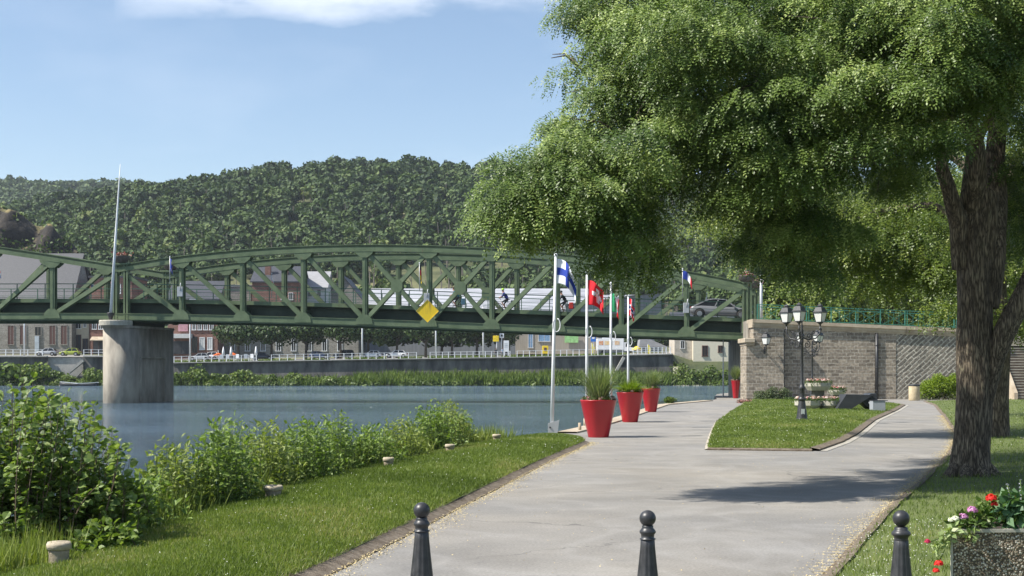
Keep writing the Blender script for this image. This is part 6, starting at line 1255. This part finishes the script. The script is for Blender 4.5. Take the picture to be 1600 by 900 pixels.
limb(mb, [tp(1558, 440, y_), tp(1520, 370, y_), tp(1460, 320, y_), tp(1380, 330, y_), tp(1290, 360, 39.5), tp(1200, 380, 40)], [.2, .16, .13, .10, .07, .03], 40, 12, .05)
limb(mb, [tp(1570, 340, y_), tp(1500, 250, 40), tp(1400, 200, 41), tp(1300, 200, 41)], [.16, .12, .09, .04], 30, 12, .05)
mb.build('trunk', BARK, T2, world=True)
# third and other trees of the row to the right
for (px, Y, lab, sd_) in ((1600, 55, 'third tree of the row, mostly hidden behind the two locust trunks', 1), (1690, 74, 'distant park tree right of the locust row', 2)):
    t = thing('park_tree', lab, 'tree', (PX(px+22, Y), Y, 0)); gg = np.random.default_rng(sd_)
    lob = [((gg.uniform(-4, 4), gg.uniform(-3.5, 3.5), gg.uniform(4.6, 10)), (2.2, 2.2, 1.6), 16) for _ in range(14)]
    crown(t, 'crown', lob, LOC2, gg, 1.0, .16, .09, .6, 22, 1.0, 5); mb = MB(); limb(mb, [(0, 0, -.2), (0, 0, 1.5), (.1, 0, 4), (.3, 0, 7)], [.36, .28, .25, .12], 24, 16, .05); mb.build('trunk', BARK, t)
# trees behind the road railing
for i, (px, yt, wd, Y, tn_, lab) in enumerate([(1215, 395, 90, 125, .55, 'leafy tree behind the railing next to the street pole'), (1275, 405, 110, 122, .5, 'leafy tree behind the railing above the lamp lanterns'), (1345, 400, 110, 128, .45, 'dark leafy tree behind the middle of the teal railing'), (1420, 405, 110, 124, .55, 'bright leafy tree behind the right part of the teal railing'), (1500, 380, 130, 130, .4, 'leafy tree behind the road, hidden by the big trunk'), (1590, 380, 120, 126, .45, 'leafy tree behind the top of the stone steps'), (1300, 360, 150, 150, .3, 'taller dark tree further behind the railing'), (1450, 350, 170, 150, .3, 'tall dark tree behind the bright railing trees')]):
    z0 = 2.5; h = PZ(yt, Y)-z0; r = wd*Y/F/2*1.15
    t = thing('roadside_tree', lab, 'tree', (PX(px, Y), Y, z0), 0, 'trees beyond the road railing'); gg = np.random.default_rng(80+i); lob = []
    for _ in range(18):
        d = sphere_dirs(1, gg)[0]; lob.append(((d[0]*r*.62, d[1]*r*.62, h*.58+d[2]*h*.34), (r*.42, r*.42, h*.20), 11))
    crown(t, 'crown', lob, LOC2 if tn_ > .42 else LOC, gg, 1.0, .30, .20, .75, 12, 1.0, 5); mb = MB(); limb(mb, [(0, 0, -3), (0, 0, h*.3), (.3, 0, h*.7)], [.4, .3, .12], 20, 12, .05)
    for k in range(5): a = gg.uniform(0, 6.28); limb(mb, [(0, 0, h*.28), (math.cos(a)*r*.3, math.sin(a)*r*.3, h*.45), (math.cos(a)*r*.65, math.sin(a)*r*.65, h*.62)], [.18, .12, .04], 10, 6, .04)
    mb.build('trunk', BARK, t)

# big alder bush bottom left -----------------------------------------
AL = leaf_mat('alder_leaf', (.055, .105, .02), (.18, .25, .06), rough=.5, trans=.34, isl=.8, cc=(.32, .39, .16))
def broad_leaves(Pb, D, Nn, L, W):
    """folded 6-gon leaves made of two quads sharing a bent midrib, with cupping"""
    D = unit(D); S = unit(np.cross(Nn, D)); U = unit(np.cross(D, S)); L = L[:, None]; W = W[:, None]; tip = Pb+D*L; m1 = Pb+D*L*.33-U*L*.03; m2 = Pb+D*L*.7-U*L*.05
    tip = tip-U*L*.14
    out = []
    for s in (-1, 1):
        e1 = Pb+D*L*.30+S*W*.48*s+U*W*.16; e2 = Pb+D*L*.68+S*W*.46*s+U*W*.14
        a = [Pb, m1, e1] ; out.append(np.stack([Pb, m1, e1, Pb+S*W*.12*s+D*L*.06], 1) if s > 0 else np.stack([Pb, Pb+S*W*.12*s+D*L*.06, e1, m1], 1))
        out.append(np.stack([m1, m2, e2, e1], 1) if s > 0 else np.stack([m1, e1, e2, m2], 1)); e3 = Pb+D*L*.9+S*W*.2*s
        out.append(np.stack([m2, tip, e3, e2], 1) if s > 0 else np.stack([m2, e2, e3, tip], 1))
    return out
def leafy_stems(stems, g, nl, size, m, parent, spread=.5, nm='foliage', top=0.0, wr=.75, stemm=None, stemr=(.012, .004), stag=.75):
    mbs = MB(); Pb, D, T_ = [], [], []
    for (a, b_, bend) in stems:
        a, b_ = Vector(a), Vector(b_); mid = a.lerp(b_, .5)+Vector(bend); pts = [a*(1-u_)**2+mid*2*u_*(1-u_)+b_*u_*u_ for u_ in np.linspace(0, 1, 7)]; mbs.tube(pts, list(np.linspace(stemr[0], stemr[1], 7)), 5, cap=False); tt = g.random()
        for j in range(nl):
            u_ = top+(1-top)*(j+g.random())/nl; u_ = min(u_, .999); q = a*(1-u_)**2+mid*2*u_*(1-u_)+b_*u_*u_; an = g.uniform(0, 6.28); o_ = np.array([math.cos(an), math.sin(an), g.uniform(-.2, .8)]); Pb.append(np.array(q)+unit(o_)*.02); D.append(o_+np.array([0, 0, -.15+.7*(u_ > .92)])); T_.append(tt*.5+g.random()*.5)
    Pb = np.array(Pb); D = np.array(D); n = len(Pb); Nn = g.normal(size=(n, 3))*spread+np.array([-.35, -.25, 1.]); L = size*g.uniform(.5, 1.2, n); Q = broad_leaves(Pb, D, Nn, L, L*wr*g.uniform(.85, 1.1, n)); Q = np.concatenate(Q)
    link(nm, quads_mesh(nm, Q, np.tile(np.array(T_), 6)), parent, [m]); mbs.build('stems', stemm or mat('stem_brown', (.12, .085, .055), .8), parent)
g = np.random.default_rng(11)
t = thing('alder_bush', 'large broad leaved alder bush in the bottom left corner', 'bush', (PX(60, 14.6), 14.6, -.3)); st1 = []; o_ = wloc(t)
outl = ([-260, -60, 0, 40, 110, 150, 190, 220, 240], [640, 610, 600, 590, 620, 625, 690, 730, 860])
for i in range(300):
    px = g.uniform(-240, 215); Y = g.uniform(13.7, 15.7); ytop = np.interp(px, *outl)+abs(g.normal())*85*(i > 40)+g.uniform(-10, 15); e = P(px, ytop, Y); base = Vector((PX(px*.72, Y)+g.normal()*.1, Y+g.normal()*.2, -.35))
    b0_ = base.lerp(e, g.uniform(.25, .6)) if i > 60 else base.lerp(e, .1); st1.append((b0_-o_, e-o_, (g.normal()*.06, g.normal()*.06, .05)))
for i in range(230):
    px = g.uniform(-240, 205); Y = g.uniform(13.6, 14.6); py = g.uniform(700, 890); e = P(px+g.normal()*12, py, Y); st1.append((e-o_-Vector((g.normal()*.12, -.05, .3)), e-o_, (g.normal()*.05, 0, .02)))
for i in range(170):
    px = g.uniform(-220, 60) if i % 3 else g.uniform(125, 205); e = P(px, g.uniform(810, 905), g.uniform(13.25, 13.7)); st1.append((e-o_-Vector((g.normal()*.12, -.05, .28)), e-o_, (g.normal()*.05, 0, .02)))
leafy_stems(st1, g, 26, .095, AL, t, .55, stemr=(.007, .002), wr=.85); 
# weeds along the bank
WD = leaf_mat('weed_leaf', (.07, .13, .02), (.21, .30, .06), rough=.5, trans=.3, isl=.7, cc=(.20, .25, .07))
WD2 = leaf_mat('weed_leaf_pale', (.11, .165, .028), (.26, .31, .07), rough=.5, trans=.3, isl=.7, cc=(.26, .28, .10))
def weeds(label, px, py, wpx, hpx, m, n, leaf=.06, seed=0, wr=.4, nl=14):
    g = np.random.default_rng(seed+200); q = G(px, py); q.x -= .25; Y = q.y; t = thing('bank_weeds', label, 'plant', (q.x, Y, -.15), 0, 'leafy weeds on the river bank'); w_ = wpx*Y/F/2; h = hpx*Y/F*1.12; st = []
    for i in range(n):
        x = g.normal()*w_*.5; x = max(-w_, min(w_, x)); dy = g.uniform(-.9, .9); hh = h*(1-.55*(abs(x)/w_)**1.6)*g.uniform(.6, 1.05)+.15; st.append(((x*.8-dy*.12, dy, -.2), (x+g.normal()*.1-dy*.12, dy+g.normal()*.1, hh), (g.normal()*.06, g.normal()*.06, 0)))
    leafy_stems(st, g, nl, leaf, m, t, .5, wr=wr, stemm=mat('stem_green', (.07, .11, .03), .7), stemr=(.006, .002))
    return t
wl = [(250, 838, 110, 80, WD, 70, 'short nettles between the alder bush and the mooring bollard'), (300, 812, 120, 105, WD2, 110, 'pale leafy weeds left of the nearest mooring bollard'), (375, 800, 110, 128, WD, 120, 'tall leafy weed clump right behind the nearest mooring bollard'), (440, 775, 110, 100, WD2, 120, 'yellowish reedy weeds after the first tall clump'), (500, 762, 110, 92, WD, 120, 'dense mid green weeds in the middle of the bank'), (548, 748, 80, 88, WD, 90, 'weeds with a high pointed tip in the middle of the bank'),
      (600, 740, 90, 62, WD, 100, 'low weeds behind the middle mooring bollard'), (645, 728, 80, 62, WD2, 90, 'fine leafy weeds left of the tallest shrub'), (690, 716, 90, 72, WD, 110, 'shrubby weeds behind the small mooring bollard'), (716, 708, 70, 70, WD2, 100, 'tallest pale shrubby weeds at the far end of the bank'), (738, 702, 36, 46, WD, 40, 'last small weed clump before the free mooring bollard')]
for i, (px, py, wd, hp, m_, n, lab) in enumerate(wl): weeds(lab, px, py-6, wd, hp, m_, int(n*1.6), .10, i, .42 if i % 2 else .5, 16)
# reeds/tall grass along the bank (stuff)
n = 16000; Yb = 12.5+(37-12.5)*rng.random(n)**1.3; lx = np.interp(Yb, [a[1] for a in riverL], [a[0] for a in riverL]); Xb = lx+rng.normal(size=n)*.22-.32; h = (.30+.22*(noise2(Xb*2, Yb*.8, 41)+.4))*rng.uniform(.5, 1.3, n); z0 = np.where(Xb < lx-.3, -.25, -.02); p = np.stack([Xb, Yb, z0], 1)
me = quads_mesh('bank_reeds', rhomb(p, rng.normal(size=(n, 3))*np.array([.28, .28, 0])+np.array([0, 0, 1]), rng.normal(size=(n, 3))*np.array([1, 1, .2]), h+.1, .005+.0004*Yb), (noise2(Xb, Yb*.6, 4)+1)*.5); tag(link('bank_reeds', me, None, [WD2]), kind='stuff')
# bank slope under the vegetation
L = polyline(EDGE[EDGE[:, 1] < 41], 60); V = np.zeros((60, 4, 3)); 
for j, (dx, z) in enumerate(((-1.5, -1.1), (-.8, -.42), (-.25, -.06), (.3, .012))): V[:, j, 0] = L[:, 0]+dx; V[:, j, 1] = L[:, 1]; V[:, j, 2] = z
o = grid_mesh('bank_slope', V, 60, 4, [GR]); tag(o, kind='structure')

# ================================================================ PEOPLE
def figure(name, label, loc, rz, J, bones, mats, children=None, group=None, scale=1.0):
    """one continuous skinned body; J: joint -> (x,y,z,r), bones: (a,b,material index)"""
    keys = list(J); me = bpy.data.meshes.new(name); me.from_pydata([J[k][:3] for k in keys], [(keys.index(a), keys.index(b)) for a, b, _ in bones], []); tmp = bpy.data.objects.new('tmp', me); COL.objects.link(tmp)
    s = tmp.modifiers.new('s', 'SKIN'); tmp.modifiers.new('u', 'SUBSURF').levels = 1
    for i, k in enumerate(keys): v = me.skin_vertices[0].data[i]; v.radius = (J[k][3],)*2; v.use_root = (k == 'pelvis')
    dg = bpy.context.evaluated_depsgraph_get(); new = bpy.data.meshes.new_from_object(tmp.evaluated_get(dg)); bpy.data.objects.remove(tmp)
    for m_ in mats: new.materials.append(m_)
    for p_ in new.polygons:
        c_ = p_.center; best = (9, 0)
        for a, b_, mi in bones:
            A, B = Vector(J[a][:3]), Vector(J[b_][:3]); d = B-A; u_ = max(0, min(1, (c_-A).dot(d)/max(d.length_squared, 1e-9))); q = (c_-(A+d*u_)).length-(J[a][3]*(1-u_)+J[b_][3]*u_); best = min(best, (q, mi))
        p_.material_index = best[1]; p_.use_smooth = True
    t = thing('person', label, 'person', loc, rz, group); new.name = 'body'; o = link('body', new, t); return t
SKIN = mat('skin', (.42, .24, .17), .6, var=.05); DK = mat('dark_cloth', (.02, .022, .03), .9)
def cyclist(label, loc, rz, shirt, helmet=None, short=True):
    s = {'pelvis': (-.22, 0, .98, .15), 'chest': (.02, 0, 1.32, .16), 'neck': (.12, 0, 1.48, .065), 'head': (.17, 0, 1.62, .10), 'top': (.18, 0, 1.68, .08)}
    b_ = [('pelvis', 'chest', 1), ('chest', 'neck', 1), ('neck', 'head', 0), ('head', 'top', 0)]
    for q, sgn in (('l', 1), ('r', -1)):
        fx, fz_ = (.02, .35) if sgn > 0 else (.0, .18)
        s.update({'hip'+q: (-.20, .10*sgn, .95, .095), 'knee'+q: (.16+.08*sgn, .13*sgn, .66+.06*sgn, .062), 'foot'+q: (fx-.02, .12*sgn, fz_, .042), 'toe'+q: (fx+.13, .12*sgn, fz_-.05, .035), 'sho'+q: (.04, .19*sgn, 1.38, .065), 'elb'+q: (.24, .24*sgn, 1.16, .045), 'hand'+q: (.46, .22*sgn, 1.07, .035)})
        b_ += [('pelvis', 'hip'+q, 2), ('hip'+q, 'knee'+q, 2), ('knee'+q, 'foot'+q, 0 if short else 2), ('foot'+q, 'toe'+q, 2), ('chest', 'sho'+q, 1), ('sho'+q, 'elb'+q, 1), ('elb'+q, 'hand'+q, 0)]
    t = figure('p', label, loc, rz, s, b_, [SKIN, shirt, DK])
    if helmet: MB().lathe([(.125, 0), (.13, .03), (.11, .09), (.05, .135), (.01, .14)], (.17, 0, 1.67), 14).build('helmet', helmet, t)
    else: MB().lathe([(.105, 0), (.108, .04), (.08, .10), (.01, .12)], (.16, 0, 1.66), 12).build('hair', mat('hair', (.06, .04, .025), .8), t)
    return t
def bicycle(label, loc, rz, bag=False):
    t = thing('bicycle', label, 'bicycle', loc, rz, 'bicycles crossing the bridge'); m_ = DK
    for x in (-.52, .52):
        mb = MB(); n = 24
        mb.tube([(x+.33*math.cos(a), 0, .34+.33*math.sin(a)) for a in np.linspace(0, 6.283, n)], .022, 6, cap=False)
        for k in range(8): a = k*math.pi/4; mb.bar((x, 0, .34), (x+.31*math.cos(a), 0, .34+.31*math.sin(a)), .006)
        mb.build('wheel', M['tyre'], t)
    mb = MB(); A, B, C_, D_, E_ = (-.52, 0, .34), (-.08, 0, .30), (-.22, 0, .82), (.36, 0, .86), (.52, 0, .34)
    for a, b_ in ((A, B), (A, C_), (B, C_), (B, D_), (C_, D_), (D_, E_), (C_, (-.25, 0, .92))): mb.tube([a, b_], .018, 6)
    mb.build('frame', M['steel'], t); MB().tube([(.36, 0, .86), (.34, 0, .98), (.42, -.22, 1.05), (.48, -.25, 1.03)], .014, 6).build('handlebar', DK, t); MB().tube([(.34, 0, .98), (.42, .22, 1.05), (.48, .25, 1.03)], .014, 6).build('handlebar', DK, t)
    MB().box((-.26, 0, .93), (.25, .14, .05)).build('saddle', DK, t, bevel=.015); MB().tube([(-.08, -.1, .30), (-.08, .1, .30)], .06, 8).build('crank', DK, t)
    if bag:
        for s_ in (-1, 1): MB().box((-.62, .14*s_, .56), (.34, .14, .36)).build('pannier', bag, t, bevel=.03)
        MB().box((-.62, 0, .80), (.32, .26, .14)).build('rack_bag', bag, t, bevel=.03)
RZB = math.atan2(BD.y, BD.x)+math.pi
for px, shirt, hel, bag, lab, blab in ((712, mat('teal_shirt', (.02, .16, .22), .8), None, mat('bag_blue', (.05, .13, .20), .8), 'cyclist in teal shirt riding left over the bridge middle', 'bicycle under the teal shirted rider'),
                                       (789, mat('navy_shirt', (.03, .04, .22), .8), mat('lime_helmet', (.35, .60, .05), .4), mat('bag_dark', (.03, .04, .06), .8), 'cyclist in navy shirt and lime helmet riding left', 'touring bicycle with dark bags under the lime helmet rider'),
                                       (880, mat('dark_shirt', (.02, .02, .025), .8), mat('dark_helmet', (.03, .03, .03), .4), mat('bag_red', (.45, .03, .02), .7), 'cyclist in dark clothes partly hidden behind the nearest flag', 'bicycle with red bags behind the nearest flagpole')):
    q = bxy(px)+SKU*3.2; Y = q.y; X = PX(px, Y); z = deck(px)+.0; bicycle(blab, (X, Y, z), RZB, bag); cyclist(lab, (X, Y, z), RZB, shirt, hel)
def walker(label, px, Y, shirt, legs, rz=0):
    s = {'pelvis': (0, 0, .95, .14), 'chest': (0, 0, 1.30, .16), 'neck': (0, 0, 1.48, .06), 'head': (.02, 0, 1.62, .10), 'top': (.02, 0, 1.67, .07)}; b_ = [('pelvis', 'chest', 1), ('chest', 'neck', 1), ('neck', 'head', 0), ('head', 'top', 0)]
    for q, sg in (('l', 1), ('r', -1)):
        s.update({'hip'+q: (0, .09*sg, .88, .09), 'knee'+q: (.08*sg, .10*sg, .48, .065), 'foot'+q: (.14*sg, .10*sg, .07, .045), 'toe'+q: (.14*sg+.14, .10*sg, .04, .035), 'sho'+q: (0, .19*sg, 1.40, .06), 'elb'+q: (-.06*sg, .25*sg, 1.12, .045), 'hand'+q: (.06-.1*sg, .26*sg, .86, .038)})
        b_ += [('pelvis', 'hip'+q, 2), ('hip'+q, 'knee'+q, 2), ('knee'+q, 'foot'+q, 2), ('foot'+q, 'toe'+q, 2), ('chest', 'sho'+q, 1), ('sho'+q, 'elb'+q, 1), ('elb'+q, 'hand'+q, 0)]
    t = figure('p', label, (PX(px, Y), Y, fz(PX(px, Y), Y)), rz, s, b_, [SKIN, shirt, legs]); MB().lathe([(.105, 0), (.108, .04), (.08, .10), (.01, .12)], (.0, 0, 1.63), 12).build('hair', mat('hair', (.06, .04, .025), .8), t)
walker('person in dark clothes walking on the far quay below the yellow sign', 775, 253, DK, DK, R(90)); walker('person in pale blue top beside the tall white pillar sign', 785, 253, mat('pale_blue_cloth', (.30, .38, .50), .8), DK, R(-60))
# haze
HZ = thing if False else None
hm = bpy.data.materials.new('haze'); hm.use_nodes = True; nt = hm.node_tree; nt.nodes.clear(); ov = N(nt, 'ShaderNodeOutputMaterial'); pv = N(nt, 'ShaderNodeVolumePrincipled'); pv.inputs['Color'].default_value = (.80, .88, 1, 1); pv.inputs['Density'].default_value = .00010; nt.links.new(pv.outputs[0], ov.inputs['Volume'])
USE_HAZE = True
if USE_HAZE:
    o = MB().box((0, 900, 120), (3600, 2400, 247.4)).build('haze', hm); tag(o, kind='stuff')
